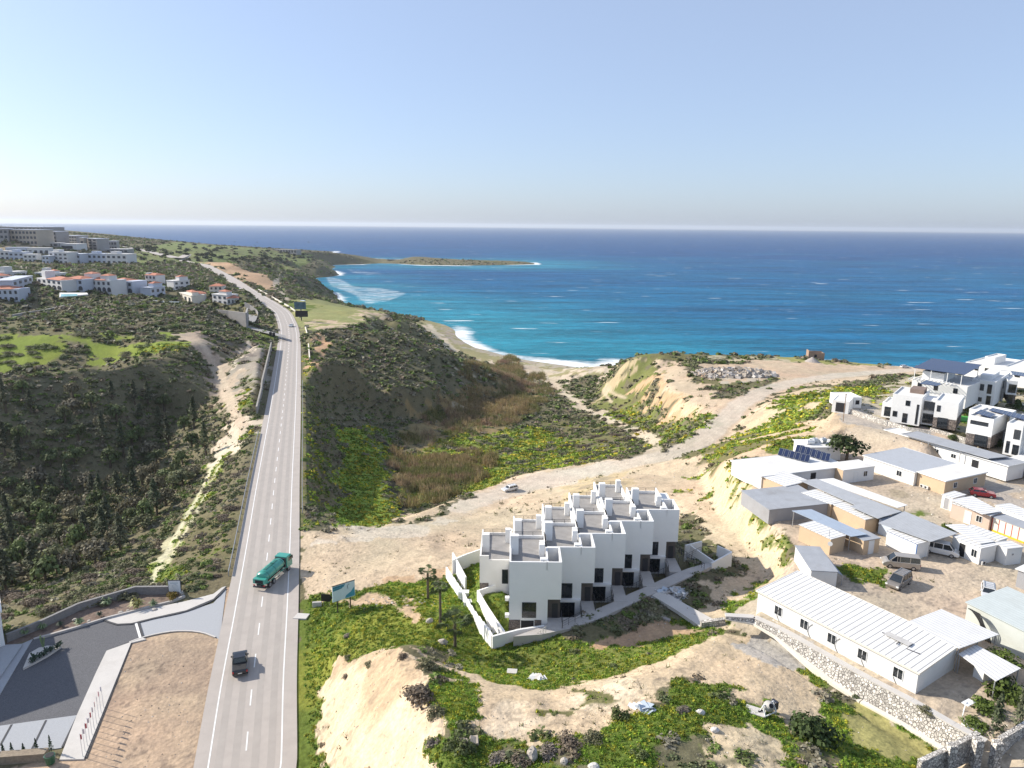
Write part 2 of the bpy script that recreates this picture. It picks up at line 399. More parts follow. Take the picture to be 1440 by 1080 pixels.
class MB:
    """collects shapes, builds ONE mesh"""
    def __init__(s): s.v = []; s.f = []; s.m = []; s.mi = 0
    def quad(s, a, b, c, d): i = len(s.v); s.v += [a, b, c, d]; s.f.append((i, i+1, i+2, i+3)); s.m.append(s.mi)
    def poly(s, pts): i = len(s.v); s.v += list(pts); s.f.append(tuple(range(i, i+len(pts)))); s.m.append(s.mi)
    def box(s, x0, x1, y0, y1, z0, z1, M=None):
        i = len(s.v); c = [(x, y, z) for z in (z0, z1) for y in (y0, y1) for x in (x0, x1)]
        if M is not None: c = [tuple(M @ Vector(p)) for p in c]
        s.v += c
        for q in ((0,2,3,1),(4,5,7,6),(0,1,5,4),(1,3,7,5),(3,2,6,7),(2,0,4,6)): s.f.append(tuple(i+k for k in q)); s.m.append(s.mi)
        return s
    def bar(s, a, b, w, h=None, up=(0,0,1)):
        a = Vector(a); b = Vector(b); h = h or w; d = (b-a); L = d.length
        if L < 1e-6: return s
        d.normalize(); u = Vector(up)
        if abs(d.dot(u)) > .98: u = Vector((1,0,0))
        sx = d.cross(u).normalized(); sz = sx.cross(d)
        i = len(s.v)
        for p in (a, b):
            for q in ((-1,-1),(1,-1),(1,1),(-1,1)): s.v.append(tuple(p+sx*q[0]*w/2+sz*q[1]*h/2))
        for q in ((0,3,2,1),(4,5,6,7),(0,1,5,4),(1,2,6,5),(2,3,7,6),(3,0,4,7)): s.f.append(tuple(i+k for k in q)); s.m.append(s.mi)
        return s
    def cyl(s, a, b, r0, r1=None, n=12, cap=True):
        a = Vector(a); b = Vector(b); r1 = r0 if r1 is None else r1; d = (b-a).normalized()
        u = Vector((0,0,1)) if abs(d.z) < .95 else Vector((1,0,0))
        x = d.cross(u).normalized(); y = d.cross(x); i = len(s.v)
        for p, r in ((a, r0), (b, r1)):
            for k in range(n):
                t = 2*math.pi*k/n; s.v.append(tuple(p+x*math.cos(t)*r+y*math.sin(t)*r))
        for k in range(n): s.f.append((i+k, i+(k+1)%n, i+n+(k+1)%n, i+n+k)); s.m.append(s.mi)
        if cap: s.f.append(tuple(i+k for k in range(n))[::-1]); s.f.append(tuple(i+n+k for k in range(n))); s.m += [s.mi, s.mi]
        return s
    def prism(s, pts, z0, z1):
        """vertical prism over polygon pts (x, y); z0/z1 numbers or lists"""
        n = len(pts); i = len(s.v); a = z0 if hasattr(z0, '__len__') else [z0]*n; b = z1 if hasattr(z1, '__len__') else [z1]*n
        s.v += [(p[0], p[1], a[k]) for k, p in enumerate(pts)]+[(p[0], p[1], b[k]) for k, p in enumerate(pts)]
        for k in range(n): s.f.append((i+k, i+(k+1)%n, i+n+(k+1)%n, i+n+k)); s.m.append(s.mi)
        s.f.append(tuple(i+k for k in range(n))[::-1]); s.f.append(tuple(i+n+k for k in range(n))); s.m += [s.mi, s.mi]
        return s
    def loft(s, rings, cap=True):
        n = len(rings[0]); i = len(s.v)
        for r in rings: s.v += [tuple(p) for p in r]
        for j in range(len(rings)-1):
            for k in range(n):
                s.f.append((i+j*n+k, i+j*n+(k+1)%n, i+(j+1)*n+(k+1)%n, i+(j+1)*n+k)); s.m.append(s.mi)
        if cap:
            s.f.append(tuple(i+k for k in range(n))[::-1]); s.f.append(tuple(i+(len(rings)-1)*n+k for k in range(n))); s.m += [s.mi]*2
        return s
    def sphere(s, c, r, n=10, m=7, sq=(1,1,1)):
        rings = []
        for j in range(1, m):
            t = math.pi*j/m
            rings.append([(c[0]+r*sq[0]*math.sin(t)*math.cos(2*math.pi*k/n), c[1]+r*sq[1]*math.sin(t)*math.sin(2*math.pi*k/n), c[2]-r*sq[2]*math.cos(t)) for k in range(n)])
        return s.loft(rings)
    def mesh(s, name, mats, smooth=False, bevel=0):
        me = bpy.data.meshes.new(name); me.from_pydata(s.v, [], s.f)
        bm = bmesh.new(); bm.from_mesh(me)
        for f, mi in zip(bm.faces, s.m): f.material_index = mi
        bmesh.ops.recalc_face_normals(bm, faces=bm.faces)
        if bevel:
            bmesh.ops.bevel(bm, geom=[e for e in bm.edges if e.is_manifold and e.calc_face_angle(0) > .5], offset=bevel, segments=1, affect='EDGES', clamp_overlap=True)
        if smooth:
            for f in bm.faces: f.smooth = True
        bm.to_mesh(me); bm.free()
        for m in (mats if isinstance(mats, (list, tuple)) else [mats]): me.materials.append(m)
        return me
    def build(s, name, mats, parent=None, loc=None, rz=None, smooth=False, bevel=0):
        o = link(name, s.mesh(name, mats, smooth, bevel), parent, None, loc, rz)
        if smooth:
            try: o.data.set_sharp_from_angle(angle=R(38))
            except Exception: pass
        return o

# ---------------------------------------------------------------- materials
MATS = {}
def mat(name, col, rough=.8, var=.12, scale=1.5, bump=0.0, bscale=None, metal=0.0, spec=None, coord='Object', var2=None, attr=None, dirt=0.0, coat=0.0):
    """procedural material: colour broken up by two noises, optional bump, optional colour attribute"""
    if name in MATS: return MATS[name]
    m = bpy.data.materials.new(name); m.use_nodes = True; N = m.node_tree.nodes; L = m.node_tree.links
    b = N['Principled BSDF']; b.inputs['Roughness'].default_value = rough; b.inputs['Metallic'].default_value = metal
    if spec is not None: b.inputs['Specular IOR Level'].default_value = spec
    if coat: b.inputs['Coat Weight'].default_value = coat; b.inputs['Coat Roughness'].default_value = .08
    tc = N.new('ShaderNodeTexCoord')
    n1 = N.new('ShaderNodeTexNoise'); n1.inputs['Scale'].default_value = scale; n1.inputs['Detail'].default_value = 6; n1.inputs['Roughness'].default_value = .65
    L.new(tc.outputs[coord], n1.inputs['Vector'])
    mr = N.new('ShaderNodeMapRange'); mr.inputs[1].default_value = .25; mr.inputs[2].default_value = .75
    mr.inputs[3].default_value = 1-var; mr.inputs[4].default_value = 1+var
    L.new(n1.outputs['Fac'], mr.inputs[0])
    mx = N.new('ShaderNodeMix'); mx.data_type = 'RGBA'; mx.blend_type = 'MULTIPLY'; mx.inputs[0].default_value = 1
    if attr:
        at = N.new('ShaderNodeAttribute'); at.attribute_name = attr; L.new(at.outputs['Color'], mx.inputs[6])
    else: mx.inputs[6].default_value = (*col, 1)
    L.new(mr.outputs[0], mx.inputs[7]); last = mx.outputs[2]
    if dirt > 0:
        n2 = N.new('ShaderNodeTexNoise'); n2.inputs['Scale'].default_value = scale*.35; n2.inputs['Detail'].default_value = 8; n2.inputs['Roughness'].default_value = .7
        L.new(tc.outputs[coord], n2.inputs['Vector'])
        r2 = N.new('ShaderNodeMapRange'); r2.inputs[1].default_value = .52; r2.inputs[2].default_value = .72; r2.inputs[4].default_value = dirt
        L.new(n2.outputs['Fac'], r2.inputs[0])
        m2 = N.new('ShaderNodeMix'); m2.data_type = 'RGBA'; L.new(r2.outputs[0], m2.inputs[0]); L.new(last, m2.inputs[6])
        m2.inputs[7].default_value = (col[0]*.55, col[1]*.48, col[2]*.4, 1); last = m2.outputs[2]
    L.new(last, b.inputs['Base Color'])
    if bump:
        n3 = N.new('ShaderNodeTexNoise'); n3.inputs['Scale'].default_value = bscale or scale*4; n3.inputs['Detail'].default_value = 5
        L.new(tc.outputs[coord], n3.inputs['Vector'])
        bp = N.new('ShaderNodeBump'); bp.inputs['Strength'].default_value = 1; bp.inputs['Distance'].default_value = bump
        L.new(n3.outputs['Fac'], bp.inputs['Height']); L.new(bp.outputs[0], b.inputs['Normal'])
    MATS[name] = m; return m
def ribbed(name, col, period, axis, depth=.03, rough=.45, line=.6, var=.08, dirt=.25):
    """corrugated or standing-seam sheet: ribs run across local axis"""
    if name in MATS: return MATS[name]
    m = mat(name, col, rough, var, .8, dirt=dirt); N = m.node_tree.nodes; L = m.node_tree.links; b = N['Principled BSDF']
    tc = N.new('ShaderNodeTexCoord'); sp = N.new('ShaderNodeSeparateXYZ'); L.new(tc.outputs['Object'], sp.inputs[0])
    mu = N.new('ShaderNodeMath'); mu.operation = 'MULTIPLY'; mu.inputs[1].default_value = 1/period; L.new(sp.outputs[axis], mu.inputs[0])
    fr = N.new('ShaderNodeMath'); fr.operation = 'FRACT'; L.new(mu.outputs[0], fr.inputs[0])
    pr = N.new('ShaderNodeMath'); pr.operation = 'LESS_THAN'; pr.inputs[1].default_value = .16; L.new(fr.outputs[0], pr.inputs[0])
    pp = N.new('ShaderNodeMath'); pp.operation = 'PINGPONG'; pp.inputs[1].default_value = .5; L.new(mu.outputs[0], pp.inputs[0])
    bp = N.new('ShaderNodeBump'); bp.inputs['Distance'].default_value = depth; bp.inputs['Strength'].default_value = 1
    L.new(pp.outputs[0], bp.inputs['Height']); L.new(bp.outputs[0], b.inputs['Normal'])
    old = b.inputs['Base Color'].links[0].from_socket
    mx = N.new('ShaderNodeMix'); mx.data_type = 'RGBA'; L.new(pr.outputs[0], mx.inputs[0]); L.new(old, mx.inputs[6])
    mx.inputs[7].default_value = (col[0]*line, col[1]*line, col[2]*line, 1); L.new(mx.outputs[2], b.inputs['Base Color'])
    return m
def stony(name, col, mortar, scale, bump=.06, dark=.5):
    """irregular stones with joints"""
    if name in MATS: return MATS[name]
    m = bpy.data.materials.new(name); m.use_nodes = True; N = m.node_tree.nodes; L = m.node_tree.links; b = N['Principled BSDF']; b.inputs['Roughness'].default_value = .9
    tc = N.new('ShaderNodeTexCoord'); v = N.new('ShaderNodeTexVoronoi'); v.inputs['Scale'].default_value = scale; L.new(tc.outputs['Object'], v.inputs['Vector'])
    e = N.new('ShaderNodeTexVoronoi'); e.feature = 'DISTANCE_TO_EDGE'; e.inputs['Scale'].default_value = scale; L.new(tc.outputs['Object'], e.inputs['Vector'])
    cr = N.new('ShaderNodeMapRange'); cr.inputs[3].default_value = dark; cr.inputs[4].default_value = 1.3
    sp = N.new('ShaderNodeSeparateColor'); L.new(v.outputs['Color'], sp.inputs[0]); L.new(sp.outputs[0], cr.inputs[0])
    mx = N.new('ShaderNodeMix'); mx.data_type = 'RGBA'; mx.blend_type = 'MULTIPLY'; mx.inputs[0].default_value = 1; mx.inputs[6].default_value = (*col, 1); L.new(cr.outputs[0], mx.inputs[7])
    er = N.new('ShaderNodeMapRange'); er.inputs[1].default_value = .02; er.inputs[2].default_value = .09; L.new(e.outputs['Distance'], er.inputs[0])
    m2 = N.new('ShaderNodeMix'); m2.data_type = 'RGBA'; L.new(er.outputs[0], m2.inputs[0]); m2.inputs[6].default_value = (*mortar, 1); L.new(mx.outputs[2], m2.inputs[7])
    L.new(m2.outputs[2], b.inputs['Base Color'])
    bp = N.new('ShaderNodeBump'); bp.inputs['Distance'].default_value = bump; L.new(er.outputs[0], bp.inputs['Height']); L.new(bp.outputs[0], b.inputs['Normal'])
    MATS[name] = m; return m
def plain(name, col, rough=.5, metal=0.0, **k): return mat(name, col, rough, k.pop('var', .05), k.pop('scale', 3), metal=metal, **k)

M_WHITE = mat('white_render', (.80, .79, .76), .85, .04, .6, bump=.004, bscale=20, dirt=.10)
M_CREAM = mat('cream_render', (.74, .68, .58), .85, .05, .6, dirt=.12)
M_CONC = mat('concrete', (.46, .43, .40), .9, .10, .7, bump=.006, bscale=12, dirt=.3)
M_PAVE = mat('pale_paving', (.55, .52, .48), .85, .07, .8, dirt=.2)
M_GLASS = plain('window_glass', (.02, .025, .03), .06, var=.2, spec=.8)
M_FRAME = plain('dark_frame', (.03, .03, .035), .4)
M_DARK = plain('dark_void', (.015, .015, .017), .8)
M_STEEL = plain('galvanised_steel', (.45, .46, .47), .45, .6)
M_DSTEEL = plain('dark_steel', (.07, .07, .08), .4, .5)
M_TIMBER = ribbed('grey_decking', (.30, .285, .27), .30, 1, .012, .8, .62, .22, .3)
M_STONE = stony('stone_cladding', (.26, .21, .18), (.1, .09, .08), 2.6)
M_RUBBLE = stony('rubble_masonry', (.60, .56, .50), (.20, .18, .16), 3.3, .07, .6)
M_TILE = ribbed('terracotta_tiles', (.42, .16, .09), .35, 0, .05, .8, .6, .25)
M_SOLAR = ribbed('solar_cells', (.018, .028, .07), .16, 0, .0, .15, 1.8, .1, 0)
M_RUBBER = plain('black_rubber', (.02, .02, .02), .8)
# ---------------------------------------------------------------- levelled pads (before anything samples H)
VZ = 51.4                                  # village yard
KEEP = []                                  # world polygons kept free of wild plants
def pad(pts, z, fe=1.5, keep=True):
    poly = [wp(p)[:2] if len(p) != 2 else P(p[0], p[1], z)[:2] for p in pts]; FLATS.append((poly, z, fe))
    if keep: KEEP.append(poly)
pad([(-80,1150),(-120,930),(10,897),(60,874),(110,852),(190,829),(256,829),(322,824),(309,900),(290,1000),(268,1150)], 41.75, .8)
pad([('w',-.3,84.9),('w',5.2,84.9),('w',11,89.5),('w',16,92),('w',22,96),('w',28,101),('w',29,112),('w',20,116),('w',10,106),('w',-.3,96)], 46.3, .6)
pad([('w',-4.4,95.2),('w',.2,95.2),('w',24,114),('w',20,122),('w',15,122.5),('w',5,114),('w',-4.4,104)], 47.2, 1.2)
pad([(1120,800),(1065,868),(1290,982),(1380,940),(1445,965),(1520,900),(1500,760),(1470,700),(1440,665),(1250,610),(1200,618),(1160,625),(1046,648),(1062,700),(1105,742)], VZ, 1.0, False)
pad([(1172,592),(1205,556),(1300,580),(1345,612),(1300,625),(1225,606)], 54.7, 5, False)
for poly in ([(1060,640),(1170,610),(1250,600),(1460,655),(1500,800),(1350,800),(1300,790),(1230,785),(1110,760),(1070,720)], [(1060,868),(1120,795),(1190,830),(1420,930),(1440,980),(1300,985)]):
    KEEP.append([P(u, v, VZ)[:2] for u, v in poly])
pad([(1037,880),(1078,898),(1116,921),(1160,948),(1206,977),(1253,1006),(1306,1038),(1358,1064),(1330,1082),(1285,1050),(1230,1018),(1180,988),(1130,958),(1095,935),(1060,912),(1020,892)], 49.2, 1.2, False)
cache()

# ---------------------------------------------------------------- ground sheet
def polar(na, nr, az0, az1, r0, r1):
    az = np.radians(np.linspace(az0, az1, na)); rr = np.exp(np.linspace(math.log(r0), math.log(r1), nr))
    A, Rr = np.meshgrid(az, rr); idx = np.arange(na*nr).reshape(nr, na)
    f = np.stack([idx[:-1, :-1], idx[:-1, 1:], idx[1:, 1:], idx[1:, :-1]], -1).reshape(-1, 4)
    return Rr*np.sin(A), Rr*np.cos(A), f
gx, gy, gf = polar(1000, 1000, -58, 58, 24, 3600)
gx = gx.ravel(); gy = gy.ravel()
C_SCRUB = (.155, .138, .082); C_GRASS = (.125, .165, .032); C_YEL = (.23, .23, .03); C_OLIVE = (.155, .145, .065)
C_SAND = (.50, .40, .29); C_PALE = (.56, .48, .385); C_ORANGE = (.44, .27, .16); C_GRAV = (.40, .36, .32); C_DARKG = (.075, .10, .028); C_ROCK = (.20, .17, .14)
C_BROWN = (.34, .24, .17)
rg_ = np.hypot(gx, gy)
wx = gx+(fbm(gx, gy, 7, 31, 5)-.5)*np.clip(rg_/18, 4.5, 26)+(fbm(gx, gy, 1.3, 33, 2)-.5)*2.2; wy = gy+(fbm(gx, gy, 7, 77, 5)-.5)*np.clip(rg_/18, 4.5, 30)+(fbm(gx, gy, 1.3, 79, 2)-.5)*2.2
nA = fbm(gx, gy, 14, 101, 5); nB = fbm(gx, gy, 5, 151, 4); nC = fbm(gx, gy, 60, 201, 5)
colr = np.zeros((len(gx), 3), np.float32)
colr[:] = C_SCRUB
mS = np.ones(len(gx)); mG = np.zeros(len(gx))
def blend(w, c, s=None, g=None):
    colr[:] = colr*(1-w[:, None])+np.array(c, np.float32)*w[:, None]
    if s is None:
        if c == C_SCRUB: s = 1
        elif c == C_OLIVE: s = .16
        elif c in (C_GRASS, C_DARKG): s = .03
        elif c[1] > c[0] and c[0] < .2: s = .10
        else: s = .0
    if g is None: g = 1.0 if c[1] >= c[0]*.99 and c[1] > 1.5*c[2] else (.3 if c == C_OLIVE else 0)
    mS[:] = mS*(1-w)+s*w; mG[:] = mG*(1-w)+g*w
def cover(n, cov, soft=.05):
    q = np.quantile(n[::37], 1-cov) if cov < 1 else -1
    return np.clip((n-q)/soft, 0, 1)
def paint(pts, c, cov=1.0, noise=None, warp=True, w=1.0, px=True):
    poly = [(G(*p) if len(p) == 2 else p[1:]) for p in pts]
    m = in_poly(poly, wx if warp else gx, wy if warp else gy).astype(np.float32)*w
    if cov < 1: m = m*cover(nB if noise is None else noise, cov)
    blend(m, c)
blend(cover(nC, .35, .1)*.6, C_OLIVE)
# far coastal meadows
paint([(170,352),(250,340),(330,347),(400,354),(440,358),(430,372),(400,366),(330,362),(290,370),(235,368),(215,372),(175,370)], (.17,.20,.07))
paint([(0,346),(60,346),(110,352),(170,350),(175,360),(0,356)], (.30,.24,.15), .6)
paint([(170,352),(330,347),(420,356),(420,364),(290,362),(200,368)], (.15,.135,.06), .35)
paint([(288,370),(300,366),(335,378),(362,384),(390,402),(380,412),(350,400),(325,386)], (.42,.29,.19))
paint([(380,372),(430,374),(400,384),(370,380)], (.17,.20,.07), .5)
# meadow with the billboards and bend verge
paint([(404,428),(440,420),(500,432),(555,442),(520,455),(480,460),(436,468),(424,478),(414,450)], (.27,.27,.11))
paint([(440,452),(490,446),(555,441),(520,457),(470,463),(440,468)], C_SAND, .6)
paint([(404,428),(425,425),(440,432),(424,440)], C_GRASS)
paint([(500,436),(530,436),(545,445),(505,447)], C_SAND, .5)
# beach and shore flats
paint([(575,455),(600,449),(640,460),(650,478),(700,494),(760,507),(850,516),(840,526),(780,530),(720,515),(660,505),(620,480)], (.30,.27,.14))
paint([(600,455),(622,470),(640,490),(628,494),(606,475),(590,458)], C_PALE, .7)
paint([(620,452),(644,462),(646,474),(660,484),(640,484),(622,466)], (.36,.30,.24), .8)
paint([(655,478),(700,493),(760,505),(850,513),(860,522),(780,517),(700,503),(655,488)], (.40,.35,.28), .9)
paint([(700,508),(760,515),(848,520),(850,535),(790,540),(740,530)], C_PALE, .45)
# left meadow plateau
paint([(-80,472),(60,472),(130,470),(190,466),(285,468),(272,482),(240,492),(200,500),(130,508),(60,516),(0,526),(-80,530)], (.20,.245,.045))
paint([(-80,472),(285,468),(272,482),(200,500),(60,516),(-80,530)], C_SCRUB, .30, nA)
paint([(255,468),(285,468),(300,492),(335,520),(345,560),(330,600),(312,560),(296,520),(270,488)], (.40,.32,.25))
paint([(285,500),(300,498),(312,560),(300,590),(290,550)], (.33,.27,.21), .8)
paint([(345,482),(385,490),(372,545),(345,560),(325,545),(338,510)], (.30,.26,.21), .8)
paint([(348,480),(362,480),(345,505),(335,520),(333,500)], C_PALE, .9)
paint([(285,468),(350,490),(350,510),(300,490)], C_ROCK, .5)
paint([(318,560),(352,540),(345,585),(330,580)], C_GRASS, .6)
# pale strip and track in the ravine
paint([(345,592),(372,590),(360,612),(345,612),(330,640),(305,655),(300,632),(318,610),(318,596)], C_PALE, .85)
paint([(300,640),(318,640),(290,700),(262,740),(232,800),(214,820),(200,815),(232,765),(262,715),(285,675)], (.22,.26,.06))
paint([(312,640),(296,675),(262,735),(236,775),(222,812),(206,812),(228,768),(256,720),(288,668),(300,648)], (.42,.40,.27), .62)
paint([(150,838),(215,805),(260,780),(262,815),(200,820),(160,836)], C_GRASS, .75)
paint([(268,780),(318,760),(318,820),(262,822)], C_GRASS, .35)
paint([(345,600),(362,596),(352,650),(345,640)], C_GRASS, .8)
paint([(390,445),(402,470),(402,492),(370,492),(350,478),(360,465),(385,468)], C_GRASS, .5)
# embankment right of the road
paint([(424,485),(436,480),(434,560),(428,620),(424,760),(421,760),(421,600)], (.17,.18,.06))
paint([(424,505),(434,505),(436,600),(438,735),(424,765)], C_OLIVE, .7)
paint([(478,598),(507,600),(530,650),(552,738),(470,750),(482,690)], (.22,.30,.055))
paint([(430,600),(478,600),(480,700),(440,745),(430,740)], (.10,.11,.045), .5)
paint([(507,600),(545,605),(566,700),(560,735),(550,738),(530,650)], (.16,.20,.06), .8)
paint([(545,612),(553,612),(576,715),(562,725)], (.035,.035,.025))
paint([(440,742),(500,738),(570,720),(640,702),(700,676),(640,706),(560,742),(440,748)], C_SAND, .7)
# valley floor
paint([(560,600),(600,560),(680,540),(740,540),(760,560),(720,600),(640,620),(580,640)], (.26,.20,.10), .85)
paint([(560,640),(640,615),(760,600),(860,628),(880,640),(820,655),(740,665),(690,680),(640,700),(575,715)], (.20,.24,.06), .85)
paint([(640,680),(700,660),(720,672),(660,700)], C_YEL, .5)
paint([(760,580),(880,600),(910,625),(860,640),(780,620)], C_OLIVE, .6)
paint([(660,500),(740,520),(735,535),(640,530)], C_PALE, .35)
paint([(720,515),(760,512),(790,545),(820,566),(870,590),(915,610),(925,628),(920,642),(908,640),(912,618),(866,598),(815,574),(783,552),(740,532)], (.46,.40,.31))
# dark hill scars
paint([(440,478),(462,470),(458,496),(442,520),(434,520)], (.46,.31,.20), .8)
# headland, left slope
paint([(858,520),(880,500),(900,495),(955,508),(935,530),(960,560),(1000,580),(1000,610),(960,632),(915,640),(915,612),(850,590),(835,560)], (.17,.18,.06), .72)
paint([(860,518),(890,500),(896,515),(860,545),(838,570),(845,545)], (.42,.34,.22), .7)
paint([(893,545),(912,525),(940,528),(945,560),(985,580),(975,596),(940,592),(915,580),(895,565)], (.47,.33,.21), .9)
paint([(940,545),(1000,560),(1010,585),(975,590),(945,575)], (.55,.43,.30), .8)
paint([(960,595),(1005,580),(995,610),(965,625)], C_GRASS, .6)
# headland plateau
paint([(925,500),(960,512),(960,528),(990,540),(1010,556),(1035,560),(1060,548),(1110,530),(1240,516),(1320,517),(1320,528),(1260,528),(1190,538),(1120,545),(1080,560),(1050,590),(1030,610),(990,625),(965,628),(1010,585),(975,565),(935,545),(930,525)], (.50,.40,.30))
paint([(985,515),(1060,505),(1130,508),(1200,512),(1260,515),(1240,520),(1110,530),(1060,536),(1010,540)], (.50,.39,.29))
paint([(895,498),(930,492),(1000,496),(1010,505),(960,505),(935,515),(915,512)], C_OLIVE, .6)
paint([(985,505),(1050,500),(1120,503),(1150,508),(1100,510),(1030,512)], (.40,.36,.25), .6)
paint([(1100,506),(1130,498),(1240,508),(1230,514),(1150,512)], (.28,.27,.10), .8)
paint([(1000,520),(1060,518),(1090,525),(1060,538),(1010,540)], (.45,.40,.33), .7)
paint([(1050,590),(1085,560),(1120,548),(1180,545),(1240,545),(1230,560),(1160,575),(1110,590),(1070,600)], (.48,.39,.28))
paint([(1080,580),(1100,556),(1180,548),(1235,544),(1232,552),(1170,562),(1165,572),(1120,590),(1090,596)], (.15,.17,.05), .75)
paint([(1050,602),(1080,575),(1095,575),(1080,600),(1060,615)], (.56,.45,.31))
# slope between village and sea road
paint([(990,628),(1040,602),(1120,590),(1190,578),(1240,600),(1230,625),(1190,640),(1140,640),(1060,645),(1020,650)], (.50,.39,.28))
paint([(985,632),(1030,612),(1110,600),(1150,600),(1130,615),(1060,632),(1020,645),(990,648)], (.17,.17,.06), .7)
# bare earth round the town houses
paint([(424,748),(470,742),(540,744),(600,732),(660,706),(705,678),(760,662),(850,648),(900,640),(1000,640),(1045,650),(1075,700),(1100,760),(1115,800),(1112,815),(1060,870),(1000,880),(960,860),(1040,800),(960,720),(820,800),(690,790),(620,800),(590,815),(500,828),(424,842)], (.52,.42,.31))
paint([(440,772),(600,752),(700,700),(860,662),(860,650),(700,680),(600,735),(440,745)], (.55,.48,.40), .8, nA)
paint([(540,812),(620,795),(640,800),(600,840),(560,835)], (.46,.33,.22), .8)
paint([(780,700),(800,680),(880,660),(890,680),(850,710),(800,730)], (.50,.40,.26), .9)
paint([(800,690),(840,672),(880,672),(860,700),(820,710)], (.36,.29,.20), .4)
paint([(930,670),(965,690),(1000,700),(990,720),(950,700)], (.22,.22,.08), .3)
paint([(1000,640),(1030,650),(1080,745),(1108,808),(1095,815),(1062,770),(1030,720),(1000,668)], (.60,.48,.33))
paint([(1012,650),(1040,648),(1062,700),(1080,740),(1108,800),(1095,780),(1060,722),(1030,690)], (.16,.18,.06), .75)
paint([(960,665),(985,668),(1000,700),(985,705)], C_GRASS, .5)
paint([(1000,850),(1045,820),(1075,815),(1110,835),(1062,872),(1020,872)], C_GRASS, .65)
# village yard
paint([(1020,868),(1110,800),(1190,790),(1460,900),(1460,1100),(1350,1100),(1290,1040),(1150,960),(1060,900)], (.45,.38,.30))
paint([(1190,575),(1240,540),(1300,525),(1560,530),(1560,680),(1440,660),(1330,605),(1240,590)], (.42,.37,.28))
paint([(1190,575),(1240,540),(1300,525),(1560,530),(1560,680),(1440,660),(1330,605),(1240,590)], C_OLIVE, .35)
paint([(1290,522),(1440,524),(1560,530),(1440,545),(1300,535)], C_OLIVE, .6)
paint([(1180,600),(1250,590),(1460,650),(1460,1000),(1400,960),(1290,900),(1150,830),(1110,800),(1130,790),(1060,690),(1045,655),(1150,625)], (.47,.39,.31))
paint([(1190,790),(1245,800),(1240,830),(1200,825),(1170,800)], C_GRASS, .8)
paint([(1230,640),(1300,640),(1440,690),(1440,720),(1330,690),(1250,680)], C_GRAV, .8)
paint([(1160,690),(1260,690),(1330,715),(1300,725),(1220,715)], (.36,.30,.22), .7)
paint([(1195,560),(1235,575),(1330,605),(1300,620),(1225,598),(1180,590)], C_GRAV, .9)
# near lawns
paint([(404,1100),(410,930),(418,842),(500,828),(600,815),(640,800),(676,785),(716,830),(722,894),(800,900),(900,880),(958,862),(1015,880),(1015,890),(960,915),(880,935),(800,955),(740,950),(690,945),(640,915),(590,912),(565,914),(500,925),(470,935),(450,1000),(445,1100)], C_GRASS)
paint([(404,1100),(410,930),(418,842),(600,820),(640,870),(600,912),(500,925),(470,935),(445,1100)], (.20,.22,.04), .45, nA)
paint([(600,830),(640,835),(660,880),(630,880),(600,850)], C_YEL, .35)
paint([(424,842),(500,828),(560,832),(600,850),(590,870),(560,850),(470,850)], (.48,.36,.25), .25)
paint([(575,835),(590,840),(600,870),(590,885),(580,865)], (.46,.34,.23), .6)
paint([(700,940),(780,930),(880,900),(950,870),(990,880),(920,905),(860,935),(780,955)], (.20,.20,.06), .35, nA)
paint([(800,915),(850,892),(925,865),(990,882),(930,900),(880,918),(830,935)], (.43,.29,.19), .93)
paint([(830,925),(900,912),(960,900),(990,895),(940,922),(870,938),(830,940)], (.24,.23,.07), .5)
paint([(640,915),(700,925),(800,905),(900,902),(1000,884),(1018,890),(960,935),(880,958),(780,972),(700,965),(640,945)], (.17,.19,.05))
paint([(980,985),(1060,985),(1160,1000),(1200,1100),(640,1100),(620,1040)], (.16,.18,.055), .8)
# eroded bank and hill
paint([(472,932),(510,925),(545,912),(568,912),(590,935),(610,985),(640,1100),(446,1100),(450,1005),(455,960)], (.58,.47,.34))
paint([(472,932),(568,912),(600,960),(640,1100),(446,1100),(450,1005)], (.45,.35,.24), .3, nA)
paint([(595,915),(640,940),(700,958),(740,968),(800,965),(880,950),(960,915),(1015,888),(1060,895),(1140,935),(1155,970),(1160,1010),(1100,1020),(1040,985),(975,950),(900,985),(880,1035),(800,1050),(700,1035),(640,1000),(620,950)], (.53,.42,.30))
paint([(640,985),(740,965),(900,950),(900,985),(880,1035),(780,1045),(700,1030)], (.60,.50,.38), .5, nA)
paint([(700,985),(820,970),(870,990),(800,1010),(720,1010)], C_OLIVE, .35)
paint([(590,955),(620,945),(660,960),(665,1000),(640,1020),(610,1000)], C_GRASS, .8)
paint([(600,1040),(700,1035),(760,1050),(820,1055),(900,1000),(960,955),(1010,955),(1080,985),(1100,1020),(1050,1060),(1000,1020),(980,1100),(640,1100)], C_GRASS, .8)
paint([(600,1040),(820,1050),(900,1000),(1000,1000),(980,1100),(640,1100)], C_OLIVE, .3, nA)
paint([(1000,1020),(1060,1020),(1110,1040),(1120,1100),(1000,1100)], (.55,.44,.31), .85)
paint([(1130,935),(1165,945),(1210,965),(1290,1020),(1350,1068),(1350,1100),(1180,1100),(1150,1040),(1160,985)], C_GRASS, .85)
paint([(1200,985),(1290,1030),(1340,1070),(1240,1080),(1200,1040)], (.33,.30,.12), .6, nA)
paint([(1060,895),(1110,905),(1150,935),(1130,950),(1080,935),(1040,905)], (.42,.39,.36), .8)
paint([(1015,612),(1100,592),(1168,598),(1160,614),(1050,645),(1020,660),(985,648),(960,640),(1000,625)], C_GRASS, .42)
paint([(1015,612),(1100,592),(1168,598),(1160,614),(1050,645),(1020,660),(985,648)], C_OLIVE, .5, nA)
paint([(1022,652),(1048,648),(1070,705),(1100,760),(1118,806),(1096,800),(1072,748),(1040,690)], (.17,.19,.06), .8)
